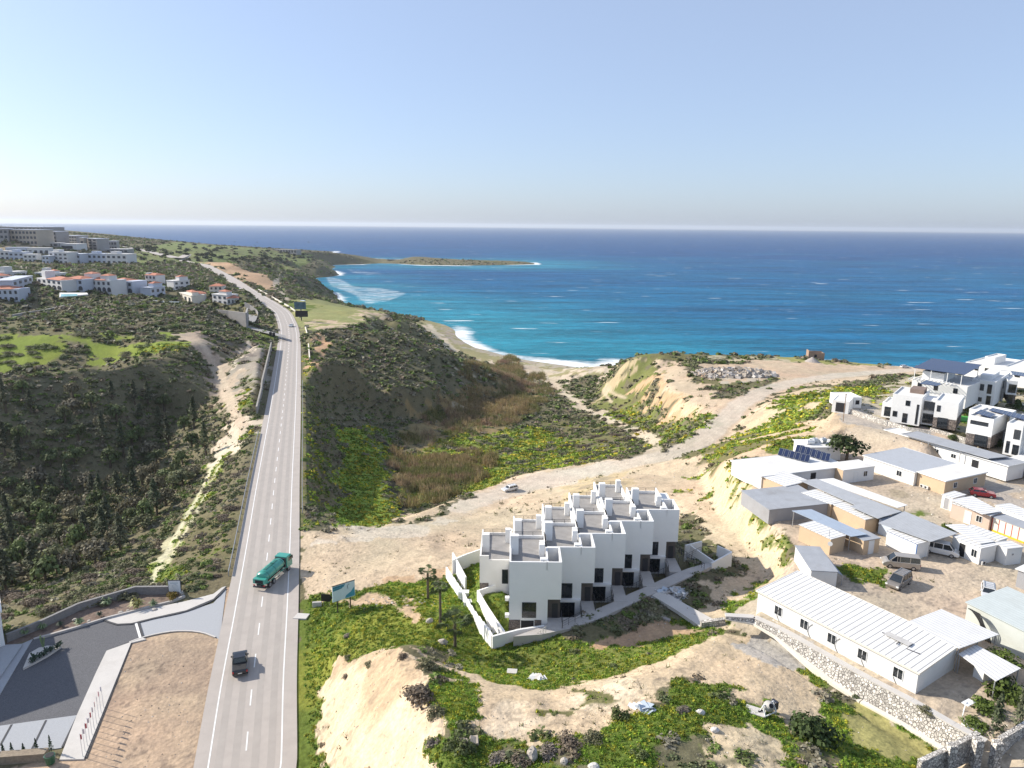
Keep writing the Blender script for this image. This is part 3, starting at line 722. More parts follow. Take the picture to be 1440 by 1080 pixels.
paint([(1078,592),(1100,560),(1180,546),(1240,543),(1240,556),(1180,566),(1150,586),(1100,600)], (.15,.18,.05), .85)
paint([(940,600),(1000,580),(1012,590),(985,622),(940,635),(910,640)], (.15,.19,.05), .7)
paint([(1160,690),(1230,680),(1330,715),(1300,728),(1220,712)], C_GRASS, .3)
def trail(px, hw, c, fe=.6):
    ln = smooth_line([np.array(G(*p)) for p in px], 4.0); d, _, _ = line_dist(ln, gx, gy); d = d+(fbm(gx, gy, 5, 350, 3)-.5)*hw*.9
    blend(np.clip((hw-d)/fe, 0, 1)*.92, c)
trail([(738,520),(765,533),(785,546),(818,570),(866,594),(905,609),(920,620),(921,632),(912,642)], 2.2, (.50,.43,.34))
trail([(604,456),(612,468),(628,482),(640,494)], 3, (.52,.45,.35)); trail([(395,388),(388,400),(396,412),(402,424)], 3, (.42,.37,.30)); trail([(720,512),(750,518),(790,524)], 2.5, (.46,.40,.33))
trail([(640,570),(700,563)], 2, (.44,.38,.30))
trail([(300,652),(283,690),(262,728),(240,768),(222,800),(212,822)], .9, (.52,.50,.36)); trail([(308,655),(292,690),(272,728),(250,768),(230,800)], .7, (.50,.48,.34)); trail([(345,604),(325,612),(312,632),(302,652)], 2.2, (.52,.47,.38))
trail([(284,484),(300,515),(315,545),(330,578),(345,602)], 2.0, (.46,.38,.30))
trail([(860,566),(850,545),(880,560)], 1.2, (.46,.38,.28))
# graded surface and wheel ruts of the dirt road
dd_, _, ds_ = line_dist(dirt_c, gx, gy)
cut_ = np.clip((gx+18)/25, 0, 1)
blend(np.clip((4.6+(fbm(gx, gy, 6, 310, 3)-.5)*3-dd_)/1.2, 0, 1)*.85*cut_, (.56, .50, .43))
for q in (1.0, 2.4): blend(np.exp(-((dd_-q)/.35)**2)*.30*fbm(gx, gy, 9, 311, 3)*1.6*cut_, (.40, .33, .26))
for k_, (ax_, ay_, bx_, by_, r_) in enumerate(((-30, 60, -14, 150, 26), (10, 30, -60, 120, 40), (40, 60, -50, 160, 34), (-70, 70, 30, 135, 30))):
    tr_ = np.abs((gx-ax_)*(by_-ay_)-(gy-ay_)*(bx_-ax_))/np.hypot(bx_-ax_, by_-ay_)+(fbm(gx, gy, 12, 320+k_, 3)-.5)*5
    m_ = in_poly([P(u, v, 41)[:2] for u, v in ((424,745),(600,740),(700,690),(720,710),(640,790),(500,828),(424,842))], gx, gy)
    blend(np.where(m_, np.exp(-((np.abs(tr_)-.9)/.22)**2)*.5, 0), (.40, .32, .25))
# yard left of the road
paint([(182,903),(205,894),(240,887),(270,887),(303,895),(318,826),(330,826),(300,1000),(270,1150),(60,1150),(0,1085),(66,1068),(112,1068)], (.42,.32,.235), warp=False)
paint([(182,903),(303,895),(300,1000),(200,1150),(112,1068)], (.36,.27,.20), .35, nA, warp=False)
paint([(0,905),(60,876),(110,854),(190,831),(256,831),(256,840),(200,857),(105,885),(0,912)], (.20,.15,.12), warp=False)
gz = H(gx, gy)
var = .80+.40*fbm(gx, gy, 1.6, 401, 3)
var *= .88+.24*fbm(gx, gy, 35, 402, 3)
spk = np.clip((fbm(gx, gy, .55, 440, 2)-.60)/.12, 0, 1)*np.clip((200-rg_)/80, 0, 1)*.38
var *= (1-spk*np.clip(fbm(gx, gy, 6, 441, 3)*2-.5, .15, 1))
colr *= var[:, None]
bb_ = np.clip((colr[:, 0]-.30)/.15, 0, 1); colr[:, 2] *= 1-.06*bb_; colr[:, 0] *= 1+.02*bb_
colr[:, 0] *= .93+.14*fbm(gx, gy, 12, 403, 3)
# gullies on bare slopes
bare = np.clip((colr[:, 0]-.28)/.1, 0, 1)
gz = gz+(fbm(gx*2.2+gy*.3, gy*.7, 1.5, 421, 3)-.5)*.45*bare*np.clip((120-np.hypot(gx, gy))/40, 0, 1)*np.clip((np.abs(gx+16)<11), 0, 1)
M_GROUND = mat('ground_soil', (1, 1, 1), .95, .26, 2.2, bump=.16, bscale=1.6, attr='soil', spec=.1)
N_ = M_GROUND.node_tree.nodes
ground = link('ground', np_mesh('ground', np.stack([gx, gy, gz], -1), gf, {'soil': colr}, smooth=True), mat=M_GROUND); tag(ground, kind='structure')

# ---------------------------------------------------------------- road sheets
def ribbon(name, c, d0, d1, lift, m, kind='structure', parent=None):
    a = offset_line(c, d0); b = offset_line(c, d1)
    co = np.concatenate([a, b]); co[:, 2] += lift; n = len(c); i = np.arange(n-1)
    f = np.stack([i, i+1, n+i+1, n+i], -1)
    me = np_mesh(name, co, f[:, ::-1] if d1 > d0 else f)
    o = link(name, me, parent, m)
    if kind: tag(o, kind=kind)
    return o
M_ASPH = mat('worn_asphalt', (.41, .365, .325), .85, .09, .45, bump=.01, bscale=30, dirt=.12)
N = M_ASPH.node_tree.nodes; L = M_ASPH.node_tree.links
M_LINE = mat('road_paint', (.78, .77, .74), .6, .1, 4)
road_c = smooth_line(road_w, 2.0)
_last = int(np.argmin(np.hypot(road_c[:, 0]+440, road_c[:, 1]-960)))
ribbon('asphalt_road', road_c, -5.35, 5.5, 0.0, M_ASPH)
M_TRACK = mat('tyre_polished_asphalt', (.36, .322, .285), .7, .08, .4)
near = road_c[road_c[:, 1] < 620]
for d in (-2.75, -1.05, 1.05, 2.75): ribbon('tyre_track', near, d-.42, d+.42, .005, M_TRACK)
ribbon('road_edge_line', near, -3.9, -3.74, .012, M_LINE); ribbon('road_edge_line', near, 3.74, 3.9, .012, M_LINE)
# centre dashes: 3 m painted, 4.5 m gap... measured: one dash each 9 m
s = np.concatenate([[0], np.cumsum(np.hypot(*np.diff(near[:, :2], axis=0).T))])
dc = []; df = []
def at_s(q):
    k = np.clip(np.searchsorted(s, q)-1, 0, len(s)-2); t = (q-s[k])/(s[k+1]-s[k]+1e-9); p = near[k]*(1-t)+near[k+1]*t
    d = near[k+1]-near[k]; d = d/np.linalg.norm(d[:2]); return p, d
q = 1.0
while q < s[-1]-5:
    (p0, d), (p1, _) = at_s(q), at_s(q+3.2)
    nrm = np.array([d[1], -d[0], 0])*.08; i = len(dc)
    for p, sg in ((p0, -1), (p0, 1), (p1, 1), (p1, -1)): dc.append(p+nrm*sg+np.array([0, 0, .014]))
    df.append((i, i+1, i+2, i+3)); q += 8.0
tag(link('road_centre_line', np_mesh('road_centre_line', dc, df), mat=M_LINE), kind='structure')

# ---------------------------------------------------------------- sea
sx, sy, sf = polar(820, 900, -62, 62, 150, 30000)
sx = sx.ravel(); sy = sy.ravel()
coast = np.array([wp(p) for p in COAST[1:]])
dd = np.full(sx.shape, 1e4)
for i in range(len(coast)-1):
    a, b = coast[i], coast[i+1]; ab = b[:2]-a[:2]; L2 = ab@ab+1e-9
    idx = np.where((np.abs(sx-(a[0]+b[0])/2) < 900) & (np.abs(sy-(a[1]+b[1])/2) < 900))[0]
    t = np.clip(((sx[idx]-a[0])*ab[0]+(sy[idx]-a[1])*ab[1])/L2, 0, 1)
    dd[idx] = np.minimum(dd[idx], np.hypot(sx[idx]-a[0]-t*ab[0], sy[idx]-a[1]-t*ab[1]))
land = in_poly([tuple(p[:2]) for p in coast]+[(900, -100), (-2600, -100), (-2600, 3300)], sx, sy)
dd[land] = 0
rr = np.hypot(sx, sy)
foam = np.clip(1.12-dd/(16+44*fbm(sx, sy, 70, 5, 2)), 0, 1)*np.clip(fbm(sx, sy, 90, 6, 3)*1.5+.1, 0, 1)
for pts, st in (([(436,388),(470,386),(500,392),(520,402),(560,404),(600,412),(575,424),(520,432),(490,434),(470,415),(440,402)], .66), ([(464,374),(500,377),(560,385),(545,389),(480,386)], .6), ([(520,370),(560,372),(600,373),(590,377),(530,376)],.55),
                ([(545,444),(600,441),(640,446),(672,456),(690,470),(684,484),(655,482),(640,460),(600,450)], .9), ([(684,458),(705,456),(750,468),(742,474),(715,472),(692,466)], .8),
                ([(705,476),(760,477),(752,483),(712,481)], .72), ([(690,486),(740,490),(800,500),(850,512),(850,520),(790,514),(730,505),(690,496)], .78), ([(738,367),(768,369),(772,373),(745,374)], .85),
                ([(590,360),(618,361),(615,363),(590,362)], .6), ([(640,374),(745,374),(742,377),(640,377)], .6), ([(850,505),(876,494),(892,490),(886,498),(866,512)], .75),
                ([(520,396),(560,397),(600,400),(560,401)], .6), ([(540,405),(590,407),(560,410)], .6)):
    poly = [P(u, v, 0)[:2] for u, v in pts]
    cxy = np.array([tuple(p)+(0,) for p in poly]+[tuple(poly[0])+(0,)]); ddx = (fbm(sx, sy, 22, 9, 3)-.5)*30
    lo_ = cxy.min(0)-60; hi_ = cxy.max(0)+60; q_ = np.where((sx > lo_[0]) & (sx < hi_[0]) & (sy > lo_[1]) & (sy < hi_[1]))[0]
    m = in_poly(poly, sx[q_]+ddx[q_], sy[q_]+ddx[q_]*.8); ed, _, _ = line_dist(cxy, sx[q_], sy[q_])
    foam[q_] = np.maximum(foam[q_], np.where(m, st*np.clip(ed/30, .3, 1), 0))
depth = np.clip(dd/420, 0, 1)
far_ = np.clip((rr-600)/9000, 0, 1)
shoal = fbm(sx*.5, sy*1.2, 260, 23, 4)
c0 = np.array([.022, .215, .29]); c1 = np.array([.006, .125, .24]); c2 = np.array([.004, .062, .185])
t1 = np.clip(depth*1.5+(shoal-.5)*.8, 0, 1)[:, None]; t2 = np.clip((rr-500)/2600+(shoal-.5)*1.2, 0, 1)[:, None]
sc = (c0*(1-t1)+c1*t1)*(1-t2)+c2*t2
me = np_mesh('sea', np.stack([sx, sy, np.zeros_like(sx)], -1), sf, {'water': sc, 'foam': foam}, smooth=True)
m = bpy.data.materials.new('sea_water'); m.use_nodes = True; N = m.node_tree.nodes; L = m.node_tree.links; b = N['Principled BSDF']
at = N.new('ShaderNodeAttribute'); at.attribute_name = 'water'; fo = N.new('ShaderNodeAttribute'); fo.attribute_name = 'foam'
tc = N.new('ShaderNodeTexCoord')
mp = N.new('ShaderNodeMapping'); mp.inputs['Rotation'].default_value = (0, 0, R(-25)); mp.inputs['Scale'].default_value = (.45, 1.5, 1); L.new(tc.outputs['Object'], mp.inputs[0])
n1 = N.new('ShaderNodeTexNoise'); n1.inputs['Scale'].default_value = .16; n1.inputs['Detail'].default_value = 8; n1.inputs['Roughness'].default_value = .62; L.new(mp.outputs[0], n1.inputs['Vector'])
n2 = N.new('ShaderNodeTexNoise'); n2.inputs['Scale'].default_value = .035; n2.inputs['Detail'].default_value = 9; n2.inputs['Roughness'].default_value = .7; L.new(mp.outputs[0], n2.inputs['Vector'])
# white caps
cap = N.new('ShaderNodeMapRange'); cap.inputs[1].default_value = .705; cap.inputs[2].default_value = .76; L.new(n1.outputs['Fac'], cap.inputs[0])
fn = N.new('ShaderNodeTexNoise'); fn.inputs['Scale'].default_value = .075; fn.inputs['Detail'].default_value = 9; fn.inputs['Roughness'].default_value = .78; L.new(mp.outputs[0], fn.inputs['Vector'])
fm = N.new('ShaderNodeMath'); fm.operation = 'ADD'; L.new(fo.outputs['Fac'], fm.inputs[0]); L.new(fn.outputs['Fac'], fm.inputs[1])
fr = N.new('ShaderNodeMapRange'); fr.inputs[1].default_value = 1.10; fr.inputs[2].default_value = 1.36; L.new(fm.outputs[0], fr.inputs[0])
mxf = N.new('ShaderNodeMath'); mxf.operation = 'MAXIMUM'; L.new(cap.outputs[0], mxf.inputs[0]); L.new(fr.outputs[0], mxf.inputs[1])
vr = N.new('ShaderNodeMapRange'); vr.inputs[1].default_value = .3; vr.inputs[2].default_value = .7; vr.inputs[3].default_value = .45; vr.inputs[4].default_value = 1.6; L.new(n1.outputs['Fac'], vr.inputs[0])
vr.inputs[3].default_value = .7; vr.inputs[4].default_value = 1.3
mp2 = N.new('ShaderNodeMapping'); mp2.inputs['Rotation'].default_value = (0, 0, R(-12)); mp2.inputs['Scale'].default_value = (.3, 1.6, 1); L.new(tc.outputs['Object'], mp2.inputs[0])
n3 = N.new('ShaderNodeTexNoise'); n3.inputs['Scale'].default_value = .018; n3.inputs['Detail'].default_value = 9; n3.inputs['Roughness'].default_value = .78; L.new(mp2.outputs[0], n3.inputs['Vector'])
v3 = N.new('ShaderNodeMapRange'); v3.inputs[1].default_value = .34; v3.inputs[2].default_value = .66; v3.inputs[3].default_value = .5; v3.inputs[4].default_value = 1.5; L.new(n3.outputs['Fac'], v3.inputs[0])
v4 = N.new('ShaderNodeMath'); v4.operation = 'MULTIPLY'; L.new(vr.outputs[0], v4.inputs[0]); L.new(v3.outputs[0], v4.inputs[1]); vr = v4
vm = N.new('ShaderNodeMix'); vm.data_type = 'RGBA'; vm.blend_type = 'MULTIPLY'; vm.inputs[0].default_value = 1; L.new(at.outputs['Color'], vm.inputs[6]); L.new(vr.outputs[0], vm.inputs[7])
n5 = N.new('ShaderNodeTexNoise'); n5.inputs['Scale'].default_value = .045; n5.inputs['Detail'].default_value = 3; L.new(mp2.outputs[0], n5.inputs['Vector'])
c5 = N.new('ShaderNodeMapRange'); c5.inputs[1].default_value = .675; c5.inputs[2].default_value = .73; c5.inputs[4].default_value = .8; L.new(n5.outputs['Fac'], c5.inputs[0])
m5 = N.new('ShaderNodeMath'); m5.operation = 'MAXIMUM'; L.new(mxf.outputs[0], m5.inputs[0]); L.new(c5.outputs[0], m5.inputs[1]); mxf = m5
fx = N.new('ShaderNodeMix'); fx.data_type = 'RGBA'; L.new(mxf.outputs[0], fx.inputs[0]); L.new(vm.outputs[2], fx.inputs[6]); fx.inputs[7].default_value = (.78, .80, .80, 1)
L.new(fx.outputs[2], b.inputs['Base Color'])
rg = N.new('ShaderNodeMapRange'); rg.inputs[3].default_value = .38; rg.inputs[4].default_value = .9; L.new(mxf.outputs[0], rg.inputs[0]); L.new(rg.outputs[0], b.inputs['Roughness'])
b.inputs['Specular IOR Level'].default_value = .3; b.inputs['IOR'].default_value = 1.12
bp = N.new('ShaderNodeBump'); bp.inputs['Distance'].default_value = 1.6; bp.inputs['Strength'].default_value = .8; L.new(n1.outputs['Fac'], bp.inputs['Height'])
b2 = N.new('ShaderNodeBump'); b2.inputs['Distance'].default_value = 3.0; b2.inputs['Strength'].default_value = .6; L.new(n2.outputs['Fac'], b2.inputs['Height']); L.new(bp.outputs[0], b2.inputs['Normal'])
L.new(b2.outputs[0], b.inputs['Normal'])
sea = link('sea', me, mat=m); tag(sea, kind='structure')
# ---------------------------------------------------------------- foliage
def clump(n, leaf, seed, flat=.7, lumps=7, up=.25):
    """n leaf-cluster faces through a lumpy crown of radius 1: returns (n,4,3) corners"""
    r = np.random.default_rng(seed)
    d = r.normal(size=(lumps, 3)); d[:, 2] = np.abs(d[:, 2])*.9; d /= np.linalg.norm(d, axis=1)[:, None]
    cen = d*r.uniform(.35, .68, (lumps, 1)); cen[:, 2] *= flat
    k = r.integers(0, lumps, n); e = r.normal(size=(n, 3)); e /= np.linalg.norm(e, axis=1)[:, None]
    e[:, 2] = np.where(e[:, 2] < -.3, -e[:, 2], e[:, 2])
    c = cen[k]+e*(r.uniform(.22, .46, (n, 1)))*np.array([1, 1, flat+.1])
    c[:, 2] = np.maximum(c[:, 2], -.05)
    nrm = e+np.array([0, 0, up])+r.normal(size=(n, 3))*.45; nrm /= np.linalg.norm(nrm, axis=1)[:, None]
    a = np.cross(nrm, r.normal(size=(n, 3))); a /= np.linalg.norm(a, axis=1)[:, None]; b = np.cross(nrm, a)
    s = leaf*r.uniform(.55, 1.25, (n, 1)); q = r.uniform(.5, 1.0, (n, 1))
    return np.stack([c-a*s-b*s*q*.35, c+a*s*.25-b*s*q, c+a*s+b*s*q*.3, c-a*s*.2+b*s*q], 1)
def blades(n, h, spread, seed, wdt=.05):
    r = np.random.default_rng(seed)
    x = r.normal(size=(n, 2))*spread; t = r.uniform(0, 2*math.pi, n); L = r.uniform(.5, 1.1, n)*h
    lean = r.normal(size=(n, 2))*h*.32
    b0 = np.stack([x[:, 0], x[:, 1], np.full(n, -.03)], -1); ax = np.stack([np.cos(t), np.sin(t), 0*t], -1)*wdt
    tip = b0+np.stack([lean[:, 0], lean[:, 1], L], -1)
    return np.stack([b0-ax, b0+ax, tip+ax*.45, tip-ax*.45], 1)
def stamp(temps, pos, sc, rz, cols, zs=None, jit=.22):
    """copies of template quad sets, as one vertex array"""
    V = []; Cc = []
    pick = rng.integers(0, len(temps), len(pos))
    for k, T in enumerate(temps):
        m = pick == k
        if not m.any(): continue
        p = pos[m]; s = sc[m][:, None, None]; c, sn = np.cos(rz[m])[:, None], np.sin(rz[m])[:, None]
        X = T[..., 0].ravel()[None]; Y = T[..., 1].ravel()[None]; Z = T[..., 2].ravel()[None]
        ss = sc[m][:, None]; zz = (zs[m] if zs is not None else sc[m])[:, None]
        v = np.stack([(X*c-Y*sn)*ss+p[:, 0:1], (X*sn+Y*c)*ss+p[:, 1:2], Z*zz+p[:, 2:3]], -1)
        V.append(v.reshape(-1, 3))
        nq = T.shape[0]; j = (1+rng.uniform(-jit, jit, (m.sum(), nq)))[..., None]
        cc = np.repeat((cols[m][:, None, :]*j), 4, axis=1); Cc.append(cc.reshape(-1, 3))
    V = np.concatenate(V); Cc = np.concatenate(Cc)
    return V, np.arange(len(V)).reshape(-1, 4), Cc
def foliage_mat(name, col=(.06, .08, .03), attr='leaf', rough=.75, rand=.25):
    m = bpy.data.materials.new(name); m.use_nodes = True; N = m.node_tree.nodes; L = m.node_tree.links; b = N['Principled BSDF']
    b.inputs['Roughness'].default_value = rough; b.inputs['Specular IOR Level'].default_value = .25
    at = N.new('ShaderNodeAttribute'); at.attribute_name = attr
    oi = N.new('ShaderNodeObjectInfo'); mr = N.new('ShaderNodeMapRange'); mr.inputs[3].default_value = 1-rand; mr.inputs[4].default_value = 1+rand; L.new(oi.outputs['Random'], mr.inputs[0])
    mx = N.new('ShaderNodeMix'); mx.data_type = 'RGBA'; mx.blend_type = 'MULTIPLY'; mx.inputs[0].default_value = 1; L.new(at.outputs['Color'], mx.inputs[6]); L.new(mr.outputs[0], mx.inputs[7])
    tc = N.new('ShaderNodeTexCoord'); nz = N.new('ShaderNodeTexNoise'); nz.inputs['Scale'].default_value = 1.3; L.new(tc.outputs['Object'], nz.inputs['Vector'])
    r2 = N.new('ShaderNodeMapRange'); r2.inputs[1].default_value = .3; r2.inputs[2].default_value = .7; r2.inputs[3].default_value = .75; r2.inputs[4].default_value = 1.25; L.new(nz.outputs['Fac'], r2.inputs[0])
    m2 = N.new('ShaderNodeMix'); m2.data_type = 'RGBA'; m2.blend_type = 'MULTIPLY'; m2.inputs[0].default_value = 1; L.new(mx.outputs[2], m2.inputs[6]); L.new(r2.outputs[0], m2.inputs[7])
    L.new(m2.outputs[2], b.inputs['Base Color'])
    tr = N.new('ShaderNodeBsdfTranslucent'); L.new(m2.outputs[2], tr.inputs['Color']); ms = N.new('ShaderNodeMixShader'); ms.inputs[0].default_value = .22
    L.new(b.outputs[0], ms.inputs[1]); L.new(tr.outputs[0], ms.inputs[2]); L.new(ms.outputs[0], N['Material Output'].inputs['Surface'])
    return m
M_LEAF = foliage_mat('foliage')
M_BARK = mat('bark', (.11, .085, .06), .9, .25, 5, bump=.02)
def free_of(x, y, m):
    for poly in KEEP: m &= ~in_poly(poly, x, y)
    return m
cell = np.hypot(gx, gy); cell_a = (cell*R(116)/999)*(cell*math.log(3600/24)/999)
inview = (np.abs(np.degrees(np.arctan2(gx, gy))) < 43) & (gz > .8)
rd, _, rside = line_dist(road_c, gx, gy)
keep_m = free_of(gx, gy, inview & (rd > 6.8))
DR = cell
spacing = 1.38*np.clip(DR/250, .85, 2.6)
pS = np.clip(mS, 0, 1)**1.3*(.35+1.1*fbm(gx, gy, 8, 601, 3))*np.clip(cell_a/spacing**2, 0, .5)
sel = np.where((rng.random(len(gx)) < pS) & keep_m & (DR < 1900) & (DR > 40))[0]
palette = np.array([(.125, .148, .054), (.14, .152, .070), (.185, .18, .105), (.21, .17, .12), (.14, .195, .048), (.112, .132, .062), (.24, .22, .16)])
def scatter_stuff(name, sel, temps_by_lod, size, pal, label=None, zf=.85, jitc=.15):
    V = []; F = []; Cc = []; n0 = 0
    for (r0, r1), temps in temps_by_lod:
        q = sel[(DR[sel] >= r0) & (DR[sel] < r1)]
        if len(q) == 0: continue
        n = len(q); sp = spacing[q]
        pos = np.stack([gx[q]+rng.normal(size=n)*sp*.4, gy[q]+rng.normal(size=n)*sp*.4, gz[q]], -1); pos[:, 2] = Hf(pos[:, 0], pos[:, 1])-.1
        sc = size(n, q); pk = pal[rng.integers(0, len(pal), n)] if callable(pal) is False else pal(n, q)
        pk = pk*(1+rng.uniform(-jitc, jitc, (n, 1)))
        v, f, c = stamp(temps, pos, sc, rng.uniform(0, 6.28, n), pk, sc*rng.uniform(zf*.7, zf*1.2, n))
        V.append(v); F.append(f+n0); Cc.append(c); n0 += len(v)
    me = np_mesh(name, np.concatenate(V), np.concatenate(F), {'leaf': np.concatenate(Cc)})
    o = link(name, me, mat=M_LEAF); print(name, sum(len(f) for f in F)); return tag(o, kind='stuff')
B1 = [clump(95, .17, k) for k in range(4)]; B2 = [clump(40, .27, 10+k) for k in range(4)]; B3 = [clump(15, .42, 20+k) for k in range(4)]; B4 = [clump(8, .55, 30+k, lumps=4) for k in range(3)]
scatter_stuff('scrub', sel, [((0, 130), B1), ((130, 300), B2), ((300, 650), B3), ((650, 2000), B4)],
              lambda n, q: (.55+rng.random(n)**2*1.25)*np.clip(DR[q]/260, .8, 2.6), palette)
# lush low green cover with yellow flowers: short grass close by
pG = np.clip(mG, 0, 1)**1.5*np.clip(cell_a/(.38*np.clip(DR/80, .8, 4))**2, 0, .5)
selg = np.where((rng.random(len(gx)) < pG) & keep_m & (DR < 330))[0]
T1 = [np.concatenate([blades(8, .34, .24, 50+k, .03), clump(13, .26, 60+k, .6, 5)*np.array([.50, .50, .52])]) for k in range(5)]; T2 = [clump(6, .4, 70+k, .5, 3)*np.array([.5, .5, .42]) for k in range(4)]
gpal = np.array([(.13, .205, .022), (.16, .225, .03), (.085, .150, .020), (.21, .235, .03), (.11, .185, .02), (.29, .28, .03)])
spacing_keep = spacing; spacing = .38*np.clip(DR/80, .8, 4)
def gcol(n, q):
    base = gpal[rng.integers(0, 6, n)]
    t = np.clip((fbm(gx[q], gy[q], 9, 777, 3)-.42)/.2, 0, 1)[:, None]
    return base*(.95+.5*t)*np.where(DR[q] > 150, 1.15, 1.0)[:, None]*np.where(DR[q] > 150, np.array([1.15, 1.0, 1.0])[None].T, 1.0).T
scatter_stuff('grass', selg, [((0, 112), T1), ((112, 400), T2)], lambda n, q: rng.uniform(.6, 1.25, n)*np.clip(DR[q]/100, .8, 3), gcol, zf=1.1)
spacing = spacing_keep
# reeds on the valley floor
def region(polys, n, mask=None):
    P_ = [[G(*p)[:2] for p in poly] for poly in polys]; out = []
    for poly in P_:
        a = np.array(poly); lo, hi = a.min(0), a.max(0); A = 0.5*abs(np.dot(a[:, 0], np.roll(a[:, 1], 1))-np.dot(a[:, 1], np.roll(a[:, 0], 1)))
        k = int(n/len(P_)*((hi-lo).prod()/max(A, 1)))
        x = rng.uniform(lo[0], hi[0], k); y = rng.uniform(lo[1], hi[1], k); m = in_poly(poly, x+(fbm(x, y, 6, 5)-.5)*8, y+(fbm(x, y, 6, 9)-.5)*8); out.append(np.stack([x[m], y[m]], -1))
    return np.concatenate(out)
REEDS = [[(545,660),(560,615),(600,580),(680,535),(760,525),(785,555),(740,590),(670,610),(610,645)], [(560,712),(562,665),(620,640),(690,632),(700,660),(640,700),(590,716)], [(640,525),(720,500),(740,530),(680,545)]]
xy = region(REEDS, 9500); n_k = fbm(xy[:, 0], xy[:, 1], 16, 640, 4); xy = xy[rng.random(len(xy)) < np.clip((n_k-.34)/.16, .08, 1)]; n = len(xy); pos = np.column_stack([xy, Hf(xy[:, 0], xy[:, 1])])
RT = [blades(18, 1.0, .45, 80+k, .05) for k in range(4)]
rpal = np.array([(.46, .34, .18), (.38, .30, .14), (.30, .27, .11), (.22, .24, .08), (.52, .40, .24), (.42, .27, .20), (.18, .22, .06)])
tone = np.clip((fbm(xy[:, 0], xy[:, 1], 22, 650, 3)-.3)*2.2, 0, .99); rp = rpal[(tone*7).astype(int)]*.6+rpal[rng.integers(0, 7, n)]*.4
v, f, c = stamp(RT, pos, rng.uniform(1.0, 1.7, n), rng.uniform(0, 6, n), rp, rng.uniform(1.2, 3.0, n))
tag(link('reeds', np_mesh('reeds', v, f, {'leaf': c}), mat=M_LEAF), kind='stuff')
# loose stones and dry weeds on the bare ground
bare_m = np.clip((colr[:, 0]-.30)/.12, 0, 1)*(mG < .3)
sel_s = np.where((rng.random(len(gx)) < bare_m*np.clip(fbm(gx, gy, 7, 660, 3)*2.2-.75, .02, 1)*np.clip(cell_a/(.9*np.clip(DR/70, .8, 3))**2, 0, .3)) & inview & (rd > 6.5) & (DR < 330) & (dd_ > 3.5))[0]
n = len(sel_s); pos = np.stack([gx[sel_s], gy[sel_s], gz[sel_s]], -1)
def pebble(seed):
    r = np.random.default_rng(seed); o = np.array([(1,0,0),(0,1,0),(-1,0,0),(0,-1,0),(0,0,.8),(0,0,-.5)])*r.uniform(.6, 1.1, (6, 1))
    return np.stack([o[[0,1,4,4]], o[[1,2,4,4]], o[[2,3,4,4]], o[[3,0,4,4]]])
v, f, c = stamp([pebble(k) for k in range(4)], pos, rng.uniform(.05, .17, n)*np.clip(DR[sel_s]/90, .8, 2.2), rng.uniform(0, 6, n), np.array([(.50,.44,.36),(.36,.31,.25),(.58,.54,.47),(.24,.2,.16)])[rng.integers(0, 4, n)])
tag(link('loose_stones', np_mesh('loose_stones', v, f, {'leaf': c}), mat=mat('loose_stone', (1,1,1), .95, .15, 3, attr='leaf')), kind='stuff'); print('stones', n)
sel_w = np.where((rng.random(len(gx)) < bare_m*np.clip(fbm(gx, gy, 11, 670, 4)*3.2-1.45, .012, 1)*np.clip(cell_a/(1.1*np.clip(DR/80, .8, 3))**2, 0, .3)) & keep_m & (DR < 330) & (dd_ > 5))[0]
spacing_keep = spacing; spacing = 1.0+0*DR
wpal = np.array([(.13,.15,.04), (.20,.18,.09), (.16,.13,.085), (.10,.14,.03), (.28,.24,.14)])
scatter_stuff('dry_weeds', sel_w, [((0, 400), [np.concatenate([blades(7, .5, .22, 90+k, .03), clump(9, .3, 95+k, .5, 4)*.42]) for k in range(4)])], lambda n, q: rng.uniform(.5, 1.3, n)*np.clip(DR[q]/110, .8, 2), wpal, zf=.9)
spacing = spacing_keep

# ---- single trees and shrubs: shared meshes, one object each
def tree_mesh(seed, nleaf, leaf, col, flat=.8, lumps=12, jit=.3):
    T = clump(nleaf, leaf, seed, flat, lumps); r = np.random.default_rng(seed)
    c = np.repeat(np.array(col)[None]*(1+r.uniform(-jit, jit, (nleaf, 1))), 4, axis=0)
    me = np_mesh('crown', T.reshape(-1, 3), np.arange(nleaf*4).reshape(-1, 4), {'leaf': c}); me.materials.append(M_LEAF); return me
def conifer_mesh(seed, n, col):
    r = np.random.default_rng(seed); h = r.random(n)**.8; ang = r.uniform(0, 6.28, n); rad = (1-h)**.75*r.uniform(.35, 1.05, n)*(.75+.35*np.sin(h*38))
    c = np.stack([np.cos(ang)*rad, np.sin(ang)*rad, h*1.9], -1); d = np.stack([np.cos(ang), np.sin(ang), -.25+0*h], -1)
    a = d*.17; b = np.cross(d, [0, 0, 1.])*.10+r.normal(size=(n, 3))*.04
    T = np.stack([c-a, c-b*.9, c+a, c+b*.9], 1); cc = np.repeat(np.array(col)[None]*(1+r.uniform(-.3, .3, (n, 1))), 4, axis=0)
    me = np_mesh('crown', T.reshape(-1, 3), np.arange(n*4).reshape(-1, 4), {'leaf': cc}); me.materials.append(M_LEAF); return me
def trunk_mesh(h, r0, seed):
    r = random.Random(seed); m = MB(); m.cyl((0,0,-.4), (r.uniform(-.1,.1)*h, r.uniform(-.1,.1)*h, h*.6), r0, r0*.6, 7); top = Vector(m.v[-1])*.5+Vector(m.v[-4])*.5
    for k in range(5):
        a = r.uniform(0, 6.28); m.cyl(top*(.7+.3*r.random()), (math.cos(a)*h*.35, math.sin(a)*h*.35, h*r.uniform(.75, 1.05)), r0*.4, r0*.12, 5)
    return m.mesh('trunk', M_BARK)
TR = trunk_mesh(1.0, .06, 3)
